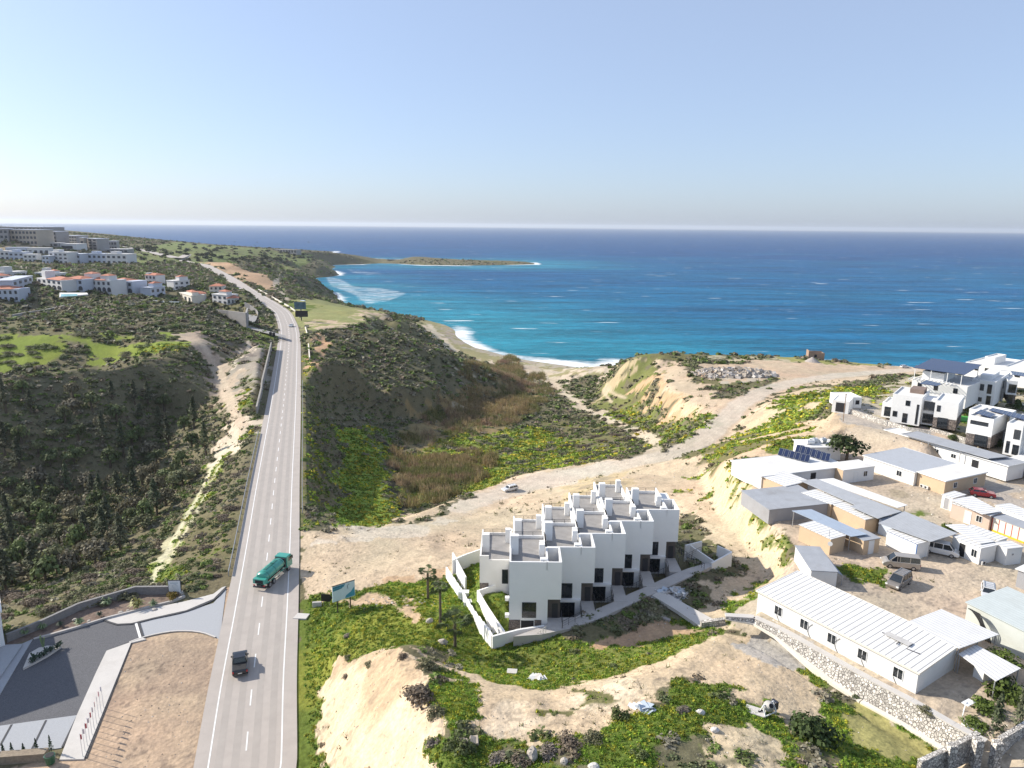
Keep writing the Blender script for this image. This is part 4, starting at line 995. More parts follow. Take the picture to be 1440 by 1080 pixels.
CR_DARK = [tree_mesh(200+k, 420, .13, c) for k, c in enumerate([(.125,.148,.064), (.15,.158,.078), (.185,.165,.10), (.12,.155,.058), (.20,.18,.125)])]
CR_CON = [conifer_mesh(220+k, 520, c) for k, c in enumerate([(.095,.115,.060), (.115,.125,.072)])]
CR_GREEN = [tree_mesh(230+k, 900, .085, c) for k, c in enumerate([(.10,.14,.028), (.060,.088,.028)])]
SH_GREY = [tree_mesh(240+k, 700, .085, c, .75) for k, c in enumerate([(.19,.15,.11), (.16,.155,.085), (.115,.14,.05), (.25,.21,.17)])]
FAR_CR = [tree_mesh(260+k, 60, .27, c, .8, 6) for k, c in enumerate([(.060,.072,.034), (.078,.086,.040)])]
def tree(x, y, rad, h, crown, label, cat='tree', group=None, name='tree', trunk=True, z=None):
    z = Hf(x, y) if z is None else z
    t = empty(name, (x, y, z), rnd.uniform(0, 6.28), label, cat, group)
    c = bpy.data.objects.new('crown', crown); COL.objects.link(c); c.parent = t
    if trunk:
        c.scale = (rad, rad, h*.62); c.location = (0, 0, h*.36)
        k = bpy.data.objects.new('trunk', TR); COL.objects.link(k); k.parent = t; k.scale = (h*1.0, h*1.0, h*.8)
    else: c.scale = (rad, rad, h)
    return t
def shrub(x, y, rad, h, crown, label, group=None, name='shrub'):
    o = bpy.data.objects.new(name, crown); COL.objects.link(o); o.location = (x, y, Hf(x, y)-.1); o.scale = (rad, rad*rnd.uniform(.85, 1.15), h); o.rotation_euler = (0, 0, rnd.uniform(0, 6.28))
    return tag(o, label, 'shrub', group)
# the wood in the ravine
WOOD = [(-60,560),(60,548),(150,545),(230,560),(285,590),(292,650),(262,700),(215,750),(150,790),(60,820),(-60,850)]
wood = [G(*p)[:2] for p in WOOD]; pts = []
a = np.array(wood); tries = 0
while len(pts) < 158 and tries < 6000:
    tries += 1; u = rnd.uniform(-60, 300); v = 545+rnd.random()**.8*300; x, y, z = G(u, v)
    if not in_poly(wood, np.array([x]), np.array([y]))[0]: continue
    sp = 3.6 if y < 190 else 5.0
    if any((x-p[0])**2+(y-p[1])**2 < sp*sp for p in pts): continue
    pts.append((x, y))
def proj(x, y, z):
    d = Vector((x, y, z-CZ)); cp, sp = math.cos(PITCH), math.sin(PITCH); f_ = d.y*cp-d.z*sp; up = d.y*sp+d.z*cp; a_, b_ = d.x/f_, up/f_
    c, s = math.cos(ROLL), math.sin(ROLL); return CX+F_PX*(a_*c+b_*s), CY-F_PX*(-a_*s+b_*c)
def spot(u, v, u0, u1, v0, v1, cols=('left', 'centre-left', 'centre-right', 'right'), rows=('top', 'upper', 'middle', 'lower', 'bottom')):
    """where a thing stands within its patch of the picture, in words"""
    i = min(len(cols)-1, max(0, int((u-u0)/(u1-u0)*len(cols)))); j = min(len(rows)-1, max(0, int((v-v0)/(v1-v0)*len(rows)))); return rows[j]+' '+cols[i]
tones = ['grey-green', 'olive-green', 'brownish', 'deep green', 'pale greyish']
for k, (x, y) in enumerate(pts):
    con = rnd.random() < .16; ci = rnd.randrange(2 if con else 5)
    h = rnd.uniform(4.0, 7.5); cr = CR_CON[ci] if con else CR_DARK[ci]; u_, v_ = proj(x, y, Hf(x, y)+3)
    sz = 'tall' if h > 6.3 else ('low' if h < 5 else 'middling')
    tree(x, y, rnd.uniform(1.7, 2.3) if con else rnd.uniform(2.2, 3.6), h, cr,
         f"{sz} {['dark', 'olive'][ci] if con else tones[ci]} {'pointed conifer' if con else 'round tree'} in the {spot(u_, v_, -20, 300, 545, 810)} of the ravine wood", 'tree',
         'conifers in the ravine wood' if con else 'broadleaf trees in the ravine wood', 'conifer_tree' if con else 'tree')
# ---------------------------------------------------------------- building helpers
def window(parent, face, W, D, t, sill, w, h, frame=None, bars=1, name='window', glass=None, label=None):
    """face f/r/l/b of a W x D box whose front-left corner is the local origin; t = centre along the face"""
    if face == 'f': o, ax, nr = Vector((t, 0, 0)), Vector((1,0,0)), Vector((0,-1,0))
    elif face == 'b': o, ax, nr = Vector((t, D, 0)), Vector((1,0,0)), Vector((0,1,0))
    elif face == 'r': o, ax, nr = Vector((W, t, 0)), Vector((0,1,0)), Vector((1,0,0))
    else: o, ax, nr = Vector((0, t, 0)), Vector((0,1,0)), Vector((-1,0,0))
    z = Vector((0,0,1)); fr = MB(); f = .07
    def piece(mb, a0, a1, z0, z1, d0, d1):
        c = [o+ax*a+nr*d+z*zz for zz in (z0, z1) for d in (d0, d1) for a in (a0, a1)]; i = len(mb.v); mb.v += [tuple(p) for p in c]
        for q in ((0,2,3,1),(4,5,7,6),(0,1,5,4),(1,3,7,5),(3,2,6,7),(2,0,4,6)): mb.f.append(tuple(i+k for k in q)); mb.m.append(mb.mi)
    piece(fr, -w/2-f, -w/2, sill-f, sill+h+f, -.05, .05); piece(fr, w/2, w/2+f, sill-f, sill+h+f, -.05, .05)
    piece(fr, -w/2, w/2, sill-f, sill, -.05, .06); piece(fr, -w/2, w/2, sill+h, sill+h+f, -.05, .05)
    for k in range(1, bars+1): a = -w/2+w*k/(bars+1); piece(fr, a-.025, a+.025, sill, sill+h, -.03, .04)
    wo = fr.build(name, frame or M_FRAME, parent)
    if label: wo['label'] = label
    pn = MB(); piece(pn, -w/2, w/2, sill, sill+h, -.02, .018); pn.build('pane' if name == 'window' else 'door_panel', glass or M_GLASS, wo)
    return wo
def railing(parent, pts, h=1.0, post=1.2, m=None, name='railing'):
    mb = MB()
    for a, b in zip(pts[:-1], pts[1:]):
        a = Vector(a); b = Vector(b); n = max(1, round((b-a).length/post))
        for k in range(n+1): p = a+(b-a)*k/n; mb.bar(p, p+Vector((0,0,h)), .05)
        for zz in (h, h*.66, h*.33): mb.bar(a+Vector((0,0,zz)), b+Vector((0,0,zz)), .04 if zz == h else .022)
    return mb.build(name, m or M_DSTEEL, parent)

M_THW = mat('townhouse_render', (.80, .79, .765), .85, .035, .5, bump=.004, bscale=25, dirt=.07)
M_CLAD = mat('dark_timber_cladding', (.10, .085, .075), .7, .25, 2)
# ---------------------------------------------------------------- front row
ROOF = 57.1; G0 = 46.3; PATHZ = 48.3
ordn = ['nearest', 'second nearest', 'third nearest', 'fourth nearest', 'farthest']
def town_house(i):
    X0, Y0 = -.1+4.87*i, 85.4+4.5*i
    lab = ['nearest front town house of the white row, its large window over a stone base', 'second front town house from the near left end of the white stepped row',
           'middle house of the five white front town houses beside the concrete path', 'fourth front town house from the near left end of the white stepped row',
           'farthest right front town house of the white row, its side wall towards the bare earth'][i]
    t = empty('town_house', (X0, Y0, 0), 0, lab, 'house', 'front row of stepped white town houses')
    W, LW, D = 4.95, 6.87, 9.5; b = MB(); th = .22; dk = ROOF-1.0
    top = ROOF
    b.box(0, W+.15, 0, D, G0-1, dk-.12)                                  # body below the deck
    b.box(0, th, 0, D, dk-.12, top); b.box(th, W, 0, th, dk-.12, top); b.box(th, W, D-th, D, dk-.12, dk+.45); b.box(W-.07, W+.15, 0, D, dk-.12, top)
    up = 51.75
    b.box(W+.15, LW, 0, 4.5, up, dk-1.6)                                 # cantilevered box with an open light well on top
    b.box(W+.15, LW, 0, th, dk-1.6, top); b.box(LW-th, LW, th, 4.5, dk-1.6, top); b.box(W+.15, LW-th, 4.5-th, 4.5, dk-1.6, top)
    if i == 4: b.box(W+.15, LW, 4.5, D, up, top-.9)
    b.build('wall', M_THW, t)
    MB().box(th, W-.07, th, D-th, dk-.12, dk+.03).build('roof_deck', M_TIMBER, t)
    MB().box(.1, 1.2, 4.1, 4.9, dk+.03, ROOF+1.75).build('chimney', M_THW, t)
    MB().box(4.0, 4.75, 3.5, 4.3, dk+.03, ROOF+.8).build('chimney', M_THW, t)
    MB().box(4.1, 4.85, 5.0, 5.5, dk+.03, ROOF+.55).build('chimney', M_THW, t)
    v = MB().box(4.05, 5.0, .5, 1.2, dk+.03, ROOF+.15).build('vent_box', M_THW, t)
    MB().box(4.4, 4.6, .47, .5, ROOF-.25, ROOF-.05).build('vent_opening', M_DARK, v)
    railing(t, [(th, D-.1, dk+.45), (W-.1, D-.1, dk+.45)], .55, 1.5)
    if i == 0:
        window(t, 'f', W, D, 2.65, 49.15, 1.75, 2.1, bars=1, label='large dark window above the stone base')
        MB().box(-.03, 1.5, -.06, 0, 46.0, 48.75).build('stone_base', M_STONE, t)
        MB().box(3.4, 4.3, -.05, 0, 47.9, 48.75).build('stone_base', M_STONE, t)
        MB().box(1.6, 3.3, -.02, 0, 46.2, 48.65).build('basement_opening', M_DARK, t)
        for z in (48.4, 50.9): MB().box(-.55, 0, 1.0, 1.6, z, z+.45).build('vent_box', M_THW, t)
    else:
        window(t, 'f', W, D, 2.85, 49.55, 1.9, 2.1, bars=1)
        MB().box(1.6, W+.1, -.45, 0, 49.05, 49.4).build('balcony_slab', M_THW, t)
        window(t, 'f', W, D, 3.1, 46.6, 2.2, 2.3, bars=2, name='door', glass=M_GLASS)
    MB().box(W+.15, LW, 1.3, 1.5, PATHZ-.3, up).build('porch_cladding', M_CLAD, t)
    MB().box(5.75, 6.55, 1.22, 1.3, PATHZ+.05, PATHZ+2.15).build('front_door', M_FRAME, t)
    # bridge from the path to the porch
    MB().box(W+.15, LW+.1, -3.3 if i else -1.6, 1.3, G0-.5, PATHZ+.035).build('entrance_slab', M_CONC, t)
    pz = PATHZ+.03
    if i < 4:
        railing(t, [(7.05, 1.6, pz), (7.05, -1.1, pz)], 1.0); railing(t, [(7.0, -1.3, pz), (9.75, 1.25, pz)], 1.0)
        railing(t, [(9.85, 1.5, pz), (9.85, 4.2, pz)], 1.0)
    else: railing(t, [(7.05, 2.6, pz), (7.05, -.6, pz), (11.6, 3.4, pz)], 1.0)
    return t
for i in range(5): town_house(i)
def rear_house(i):
    X0, Y0 = -4.45+4.87*i, 95.0+4.5*i
    lab = ['leftmost rear town house standing over the small lawn, narrow window low in its cream front', 'second rear town house roof from the left, low rails between white piers',
           'middle roof terrace of the rear town houses seen over the front row', 'fourth rear roof terrace from the left, beside the bare earth mound',
           'farthest rear roof terrace of the town houses, nearest the dirt track'][i]
    t = empty('town_house', (X0, Y0, 0), 0, lab, 'house', 'rear row of stepped white town houses')
    W, D, z = 4.75, 9.2, 53.2+.35*i; b = MB(); th = .22; dk = z-.9
    b.box(0, W, 0, D, 44.5, dk-.1); b.box(0, th, 0, D, dk-.1, z); b.box(th, W*.28, 0, th, dk-.1, z); b.box(W*.28, W, 0, th, dk-.1, dk+.25); b.box(W-th, W, th, D, dk-.1, z+.2); b.box(th, W-th, D-th, D, dk-.1, dk+.4)
    b.build('wall', mat('rear_render', (.76, .73, .68), .85, .05, .5, dirt=.1) if i == 0 else M_THW, t)
    MB().box(th, W-th, th, D-th, dk-.1, dk+.03).build('roof_deck', M_TIMBER, t)
    MB().box(.25, 1.3, 3.0, 3.9, dk+.03, z+1.9).build('chimney', M_THW, t)
    MB().box(W-1.1, W-.3, 6.2, 7.0, dk+.03, z+1.3).build('chimney', M_THW, t)
    railing(t, [(th, D-.1, dk+.4), (W-th, D-.1, dk+.4)], .6, 1.5)
    if i == 0:
        window(t, 'f', W, D, 3.7, 48.9, .75, 2.1, bars=0, label='tall narrow window'); MB().box(0, 1.3, -.05, 0, 47, 48.9).build('stone_base', M_STONE, t)
    return t
for i in range(5): rear_house(i)

# ---------------------------------------------------------------- concrete path and walls round the compound
def slab(name, px, z, thick, m, kind=None, parent=None):
    pts = [P(u, v, z)[:2] for u, v in px]; a = np.array(pts); area = np.sum(a[:, 0]*np.roll(a[:, 1], -1)-a[:, 1]*np.roll(a[:, 0], -1))
    if area < 0: pts = pts[::-1]
    o = MB().prism(pts, z-thick, z).build(name, m, parent)
    if kind: tag(o, kind=kind)
    return o
slab('path', [(722,895),(762,892),(800,884),(840,871),(917,836),(955,818),(1004,795),(1029,787),(1022,784),(968,799),(950,806),(928,816),(909,825),(887,834),(868,844),(842,855),(806,868),(778,869),(764,881)], PATHZ, 1.4, M_CONC, 'structure')
slab('path', [(917,837),(930,829),(965,850),(1015,877),(985,881),(950,857)], PATHZ-.02, .5, M_PAVE, 'structure')
def wall_line(name, pts, th, m, label, cat='wall', group=None, stepped=0, cap=None, coping=0):
    """pts: (x, y, z bottom, z top); stepped > 0 breaks each span into level-topped panels"""
    b = MB()
    for p, q in zip(pts[:-1], pts[1:]):
        p = np.array(p, float); q = np.array(q, float); d = q[:2]-p[:2]; L = np.linalg.norm(d)
        if L < .01: continue
        n = np.array([-d[1], d[0]])/L*th/2; k = max(1, int(L/stepped)) if stepped else 1
        for j in range(k):
            a = p+(q-p)*j/k; c = p+(q-p)*(j+1)/k; tz = (max(a[3], c[3]),)*2 if stepped else (a[3], c[3])
            b.prism([a[:2]+n, a[:2]-n, c[:2]-n, c[:2]+n][::1], [a[2], a[2], c[2], c[2]], [tz[0], tz[0], tz[1], tz[1]])
    o = b.build(name, m)
    if coping:
        t = empty(name, (0,0,0)); o.name = 'masonry'; o.parent = t; cb = MB()
        for p, q in zip(pts[:-1], pts[1:]): cb.bar((p[0], p[1], p[3]+coping/2), (q[0], q[1], q[3]+coping/2), th+.08, coping)
        cb.build('coping', cap or m, t); o = t
    return tag(o, label, cat, group)
def wl(px, zb, zt):     # wall points from base pixels: list of (u, v), bottoms, tops
    return [(*P(u, v, b)[:2], b-1.0, t) for (u, v), b, t in zip(px, zb, zt)]
wall_line('garden_wall', wl([(628,813),(648,846),(668,880),(692,915)], [42.8,43.6,45,46.2], [44.6,45.6,46.9,48.4]), .25, M_THW, 'outer white stepped wall between the palm trees and the lawn', stepped=1.9)
wall_line('garden_wall', wl([(637,800),(655,829)], [43,44.5], [46.0,46.6]), .25, M_THW, 'short white wall at the upper end of the lawn stairs')
wall_line('garden_wall', wl([(636,800),(656,790),(676,783)], [44.5,45.5,46], [46.1,46.9,47.4]), .25, M_THW, 'thin white wall edging the upper lawn along the dirt road')
wall_line('garden_wall', wl([(672,851),(684,869),(697,888),(709,903)], [45.8,46.1,46.2,46.4], [48.2,48.1,48.05,48]), .25, M_THW, 'inner white wall holding the steep lawn beside the nearest town house')
wall_line('garden_wall', wl([(671,850),(690,841),(720,829)], [46,46.6,47.2], [48.2,48.5,49.2]), .25, M_THW, 'white wall crossing the lawn below the leftmost rear town house')
wall_line('garden_wall', wl([(692,915),(730,905),(765,899)], [46.3,46.3,46.3], [48.4,48.4,48.35]), .3, M_THW, 'low white front wall below the stone base of the nearest town house')
wall_line('garden_wall', wl([(962,792),(985,786),(1005,798)], [46,46,46], [49.2,49.2,49.2])[:2], .25, M_THW, 'grey-shaded wall beside the ramp at the right end of the path')
wall_line('garden_wall', [(*P(970,777,48)[:2], 46, 49.3), (*P(1003,796,48)[:2], 46, 48.9)], .22, M_THW, 'straight white wall along the ramp behind the farthest town house')
wall_line('garden_wall', [(*P(1008,780,48)[:2], 46, 49.6), (*P(1028,789,48)[:2], 46, 49.6), (*P(1000,799,48)[:2], 46.5, 48.9)], .25, M_THW, 'white angled wall end at the tip of the concrete path')
t = empty('ramp_railing', (0,0,0), 0, 'dark railing along the ramp beside the farthest town house', 'railing')
railing(t, [P(955,778,48.6), P(990,801,48.4)], 1.0, .6)
t = empty('ramp_railing', (0,0,0), 0, 'short railing at the head of the ramp by the bare earth', 'railing')
railing(t, [P(948,764,49.2), P(958,780,48.8)], 1.0, .6)
# steps and hand rail at the near end of the path
st = empty('front_steps', (0,0,0), 0, 'pale steps going down beside the stone base of the nearest town house', 'steps')
b = MB()
for k in range(7): b.box(3.2+k*.32-.6, 3.55+k*.32-.6, 83.0, 84.9, 45.8, 46.55+k*.25)
b.build('stair_flight', M_PAVE, st); railing(st, [(2.3, 82.95, 46.4), (4.7, 82.95, 48.3)], .95, .45, M_PAVE)
# lawn stairs between the two walls
st = empty('garden_steps', (0,0,0), 0, 'white flight of steps climbing between the two garden walls', 'steps')
b = MB()
for k in range(9):
    p = np.array(P(640,820,43.5))*(1-k/8)+np.array(P(700,910,46.4))*k/8; b.box(p[0]-.1, p[0]+2.2, p[1]-1.4, p[1]+1.4, p[2]-1.5, p[2]-.1)
b.build('stair_flight', M_THW, st)
for uu, vv in ((652,829),(660,842)):
    x, y, z = P(uu, vv, 46.2); tag(MB().box(-.8, .8, -.5, .5, -1.2, -.3).build('garden_planter', M_THW, None, (x, y, z)), ['upper','lower'][vv > 835]+' white planter box on the lawn stairs', 'planter')
# ---------------------------------------------------------------- sheds, cabins and containers of the yard
def Z8(x, y): return (1020+x/3.4286, 560+y/3.43)
def Z9(x, y): return (1020+x/3.4286, 780+y/3.43)
def ZV(x, y): return (1160+x/5.143, 500+y/5.144)
def rect(D, A, B, z):
    """pixel corners: D left end, A near corner, B right end of the base -> origin, angle, width, depth (squared up along the longer side)"""
    d, a, b = (Vector(P(*q, z)) for q in (D, A, B))
    p, q = a-d, b-a; x = (p+Vector((q.y, -q.x, 0))).normalized(); y = Vector((-x.y, x.x, 0))
    W = abs((a-d).dot(x)); return a-x*W, math.atan2(x.y, x.x), W, abs((b-a).dot(y))
    """pixel corners: D left end, A near corner, B right end of the base -> origin, angle, width, depth"""
    d, a, b = (Vector(P(*q, z)) for q in (D, A, B)); x = a-d; W = x.length; x.normalize(); y = Vector((-x.y, x.x, 0)); return d, math.atan2(x.y, x.x), W, abs((b-a).dot(y))
M_SHW = mat('white_panel', (.76, .75, .72), .6, .04, .5, dirt=.14)
M_SHT = mat('tan_panel', (.58, .43, .28), .65, .07, .6, dirt=.22)
M_SHG = mat('grey_panel', (.34, .34, .35), .65, .08, .6, dirt=.3)
M_PINK = mat('pinkish_panel', (.58, .45, .36), .65, .06, .6, dirt=.2)
M_BLUEW = mat('pale_blue_panel', (.56, .64, .74), .6, .05, .6, dirt=.2)
M_RFX = ribbed('white_ribbed_roof_x', (.74, .73, .71), .70, 0, .05, .5, .40)
M_RFY = ribbed('white_ribbed_roof_y', (.72, .71, .69), .55, 1, .04, .5, .6)
M_RGX = ribbed('grey_corrugated_roof', (.42, .43, .44), .35, 0, .03, .5, .75, .12, .4)
M_RGP = mat('grey_felt_roof', (.33, .345, .37), .85, .12, .5, dirt=.45)
M_RWP = mat('white_flat_roof', (.72, .71, .68), .75, .06, .35, dirt=.35)
M_RBL = ribbed('bluish_sheet_roof', (.36, .42, .50), .4, 0, .03, .45, .8, .1, .3)
M_WFR = plain('white_window_frame', (.78, .78, .76), .5)
M_AC = plain('unit_casing', (.62, .61, .58), .5)
M_WOOD = mat('raw_timber', (.30, .20, .12), .8, .2, 4)
def shed(name, label, D, A, B, z, h, wall, roof, cat='cabin', group=None, over=.12, slope=0.0, slope_x=0.0, wins=(), doors=(), base=.15, roof_t=.10, wall2=None, ac=(), extra=None, fascia=None):
    o, rz, W, Dp = rect(D, A, B, z); t = empty(name, o, rz, label, cat, group); t['W'] = W; t['D'] = Dp
    zz = lambda x, y: h+slope*y+slope_x*x
    b = MB(); b.prism([(0,0),(W,0),(W,Dp),(0,Dp)], -.3, [zz(0,0), zz(W,0), zz(W,Dp), zz(0,Dp)])
    b.build('wall', wall, t)
    if wall2 is not None:
        c = MB(); c.quad((-.012, -.012, .05), (-.012, Dp+.012, .05), (-.012, Dp+.012, zz(0,Dp)-.02), (-.012, -.012, zz(0,0)-.02)); c.build('end_panel', wall2, t)
    r = MB(); a, bq = -over, over
    P4 = [(a, a), (W+bq, a), (W+bq, Dp+bq), (a, Dp+bq)]
    r.prism(P4, [zz(*p)+.004 for p in P4], [zz(*p)+roof_t for p in P4]); ro = r.build('roof', roof, t)
    if fascia:
        fm = MB()
        for p, q in zip(P4, P4[1:]+P4[:1]): fm.bar((p[0], p[1], zz(*p)+.02), (q[0], q[1], zz(*q)+.02), .05, .22)
        fm.build('fascia', fascia, ro)
    for f, tt, sill, w_, h_ in wins:
        L = W if f in 'fb' else Dp; window(t, f, W, Dp, tt*L, sill, w_, h_, frame=M_WFR, bars=1)
    for f, tt, w_, m_ in doors:
        L = W if f in 'fb' else Dp; window(t, f, W, Dp, tt*L, .08, w_, 2.05, frame=M_WFR, bars=0, name='door', glass=m_)
    for f, tt, zc in ac:
        L = W if f in 'fb' else Dp; c = MB()
        p = {'f': (tt*L, -.22), 'r': (W+.22, tt*L), 'l': (-.22, tt*L)}[f]
        c.box(p[0]-.4 if f == 'f' else p[0]-.15, p[0]+.4 if f == 'f' else p[0]+.15, p[1]-.15 if f == 'f' else p[1]-.4, p[1]+.15 if f == 'f' else p[1]+.4, zc, zc+.6)
        ac_ = c.build('air_conditioner', M_AC, t, bevel=.02)
        fc = MB(); 
        if f == 'f': fc.cyl((p[0]-.1, p[1]-.17, zc+.3), (p[0]-.1, p[1]-.14, zc+.3), .22, n=12)
        else: fc.cyl((p[0]+.14, p[1], zc+.3), (p[0]+.17, p[1], zc+.3), .22, n=12)
        fc.build('fan_grille', M_FRAME, ac_)
    if extra: extra(t, W, Dp, zz)
    return t
GC = 'cabins and sheds in the yard'
# the long white shed
def big_extra(t, W, Dp, zz):
    p = MB()
    for k, (x, y) in enumerate([(W*.70, Dp*.45), (W*.80, Dp*.52), (W*.86, Dp*.35)]): p.bar((x, y, zz(x, y)+.12), (x+(1.4 if k != 1 else .2), y+(.2 if k != 1 else -1.6), zz(x, y)+.16), .08)
    p.build('roof_battens', M_DSTEEL, t)
    pl = MB().box(W*.72, W*.86, Dp*.40, Dp*.52, h3+.42, h3+.46); pl.build('roof_patch', mat('faded_sheet', (.5,.48,.45), .8, .2, 2), t)
    c = MB()
    for x in (.13, .345, .52, .68, .86):
        for k in range(8):
            a0, a1 = k/8*math.pi, (k+1)/8*math.pi
            c.bar((x*W+.9-.55*math.sin(a0), -.05, 2.6-.25*k), (x*W+.9-.55*math.sin(a1), -.05, 2.6-.25*(k+1)), .035)
    c.build('hanging_cable', M_RUBBER, t)
h3 = 3.3
shed('long_shed', 'long white shed with a dark-seamed white roof and five windows above the stone wall', Z9(136,292), Z9(912,700), Z9(1120,588), VZ-.7, h3, M_SHW, M_RFX, 'shed', None, .22, .045,
     wins=[('f', t_, 1.45, 1.0, 1.15) for t_ in (.155, .335, .515, .70, .90)], ac=[('f', .15, .05), ('f', .50, .05), ('f', .72, .05), ('f', .88, .05)], extra=big_extra, fascia=M_CREAM)
shed('small_shed', 'small white shed with a grey sloping roof behind the upper end of the long shed', (1116.8,788), (1138.7,824), (1175,826), VZ, 2.3, M_SHW, M_RGP, 'shed', None, .1, .0,
     extra=lambda t, W, Dp, zz: MB().prism([(W+.0, -.1), (W+.1, Dp+1.6), (-.1, Dp+1.6), (-.1, Dp+.1)][:4], 0, 0.02) and None)
def awning(name, label, corners, zs, m, posts=(), cat='canopy', th=.06, pz=VZ):
    """sheet roof on posts: four picture corners with their heights"""
    pts = [P(u, v, z) for (u, v), z in zip(corners, zs)]; c = np.mean(np.array(pts), 0); t = empty(name, (c[0], c[1], pz), 0, label, cat)
    x = Vector(pts[1])-Vector(pts[0]); rz = math.atan2(x.y, x.x); t.rotation_euler.z = rz
    Mi = (Matrix.Translation((c[0], c[1], pz)) @ Matrix.Rotation(rz, 4, 'Z')).inverted(); q = [Mi @ Vector(p) for p in pts]
    b = MB(); b.loft([[tuple(v-Vector((0,0,th))) for v in q], [tuple(v) for v in q]]); b.build('roof', m, t)
    pm = None
    for k in posts:
        i, s = k; p = q[i]*(1-s)+q[(i+1) % 4]*s; cc = (q[0]+q[1]+q[2]+q[3])/4; p = p+(cc-p)*.06
        MB().bar((p.x, p.y, -.2), (p.x, p.y, p.z-th), .1).build('post', M_STEEL, t)
    return t
awning('lean_to_roof', 'tilted grey sheet hanging from the back of the small shed', [(1151,770),(1154.5,771),(1186,810),(1175.5,804)], [VZ+2.4, VZ+2.3, VZ+1.5, VZ+2.4], M_RGP, [(2, 0)])
# roofs east of the long shed
awning('carport', 'white corrugated carport roof behind the right half of the long shed', [Z9(880,322), Z9(1128,452), Z9(1320,384), Z9(1042,262)], [VZ+3.1]*2+[VZ+2.9]*2, M_RFY, [(1, 0), (2, 0), (3, 0), (1, .5)])
awning('carport', 'narrow white sheet roof stepping down beside the garden bushes', [Z9(1124,478), Z9(1305,610), Z9(1425,548), Z9(1205,432)], [VZ+2.4]*2+[VZ+2.5]*2, M_RFY, [(0, 0), (1, 0), (1, 1)])
x, y, z = P(*Z9(1290,640), VZ); tag(MB().box(-1.2, 1.2, -.4, .8, -.2, 2.2).build('store_hut', M_SHW, None, (x, y+1, VZ), .3), 'little white hut under the lower end of the sheet roof by the bushes', 'hut')
def hoses(t, W, Dp, zz):
    for k in range(5):
        m = MB()
        pts = [(.4+.22*k, -.3-.05*k, 2.9), (1.2+.25*k, -.9, 3.2), (2.3+.2*k, -1.0-.08*k, 2.4), (2.8+.2*k, -.9, 1.2), (2.9+.2*k, -.5, .1)]
        s_ = smooth_line([np.array(p) for p in pts], .25)
        for a, b in zip(s_[:-1], s_[1:]): m.cyl(a, b, .07, n=6, cap=False)
        m.build('black_pipe', M_RUBBER, t)
shed('workshop', 'large shed with pale grey-green roof at the right edge, black pipes hung on its wall', Z9(1170,345), Z9(1540,560), Z9(1700,470), VZ, 3.4, mat('pale_green_wall', (.55,.57,.52), .7, .06, .6, dirt=.3),
     ribbed('pale_green_roof', (.52,.56,.54), .5, 1, .03, .5, .8, .08, .25), 'shed', None, .2, .06, extra=hoses)
shed('grey_kiosk', 'little roofed kiosk at the far right edge of the yard', Z8(1405,905), Z8(1440,925), Z8(1500,880), VZ, 2.6, M_SHG, M_RWP, 'kiosk', None, .3)
# containers and huts
shed('cabin', 'free-standing cabin with tan left end, white door and window, beside the big tree', Z8(497,378), Z8(562,413), Z8(702,388), VZ, 2.75, M_SHW, M_RWP, group=GC, wins=[('r', .72, 1.0, .85, 1.0)], doors=[('r', .42, .85, M_SHW)], wall2=None,
     extra=lambda t, W, Dp, zz: MB().box(.01, W-.01, -.02, 0, .02, 2.7).build('end_panel', M_SHT, t))
shed('solar_building', 'low white building with two rows of tilted solar panels on its flat roof', Z8(80,356), Z8(170,440), Z8(532,368), VZ, 2.6, M_SHW, M_RWP, 'building', None, .25, doors=[('r', .60, 1.3, M_DARK)], fascia=M_SHW,
     wins=[('r', .93, 1.1, .6, .6)])
shed('back_cabin', 'white flat-roofed annex with water tanks left of the big tree', Z8(350,262), Z8(380,300), Z8(540,290), VZ, 2.9, M_SHW, M_RWP, 'building', None, .3)
shed('canteen_building', 'wide low building with grey tiled roof right of the big tree', Z8(655,338), Z8(905,422), Z8(1110,380), VZ, 2.7, M_SHW, mat('grey_tile_roof', (.40,.42,.45), .7, .08, 2.5, dirt=.25), 'building', None, .2, wins=[('f', .72, 1.0, 1.0, 1.0)], fascia=M_SHW)
shed('tan_building', 'tan walled building with white roof joined to the grey tiled one', Z8(909,423), Z8(1052,467), Z8(1266,427), VZ, 2.75, M_SHT, M_RWP, 'building', None, .2, wins=[('r', .25, 1.0, .9, 1.0), ('r', .74, 1.0, .9, 1.0)], ac=[('f', .25, .1), ('f', .4, .1)], fascia=M_WFR)
shed('long_back_building', 'long white building with blue-grey roof in front of the villas', Z8(785,208), Z8(1352,394), Z8(1400,366), VZ+.6, 2.9, M_SHW, M_RGP, 'building', None, .3, .0, wins=[('f', q, 1.2, 1.0, .8) for q in (.17, .31, .46, .60)], doors=[('f', .77, 1.4, M_DARK)], fascia=M_WFR)
o = awning('roof_sheet', 'raised blue-grey roof sheet with white edge lying along the long back building', [Z8(860,175), Z8(1270,290), Z8(1370,281), Z8(925,158)], [VZ+4.1]*4, M_RGP, [(0, .3), (0, .7), (2, .5)], 'roof', .14)
shed('back_annex', 'white annex at the left end of the long back building', Z8(786,215), Z8(835,234), Z8(905,215), VZ+.6, 3.0, M_SHW, M_RWP, 'building', None, .2)
shed('street_shelter', 'flat roofed shelter at the right edge beside the villa road', Z8(1370,350), Z8(1445,372), Z8(1500,350), VZ+.6, 2.7, M_SHG, M_RWP, 'shelter', None, .4)
shed('grey_shed', 'grey felt roofed shed at the cliff edge end of the yard', Z8(140,500), Z8(207,600), Z8(442,545), VZ-.1, 2.3, M_SHG, M_RGP, 'shed', None, .15, .02)
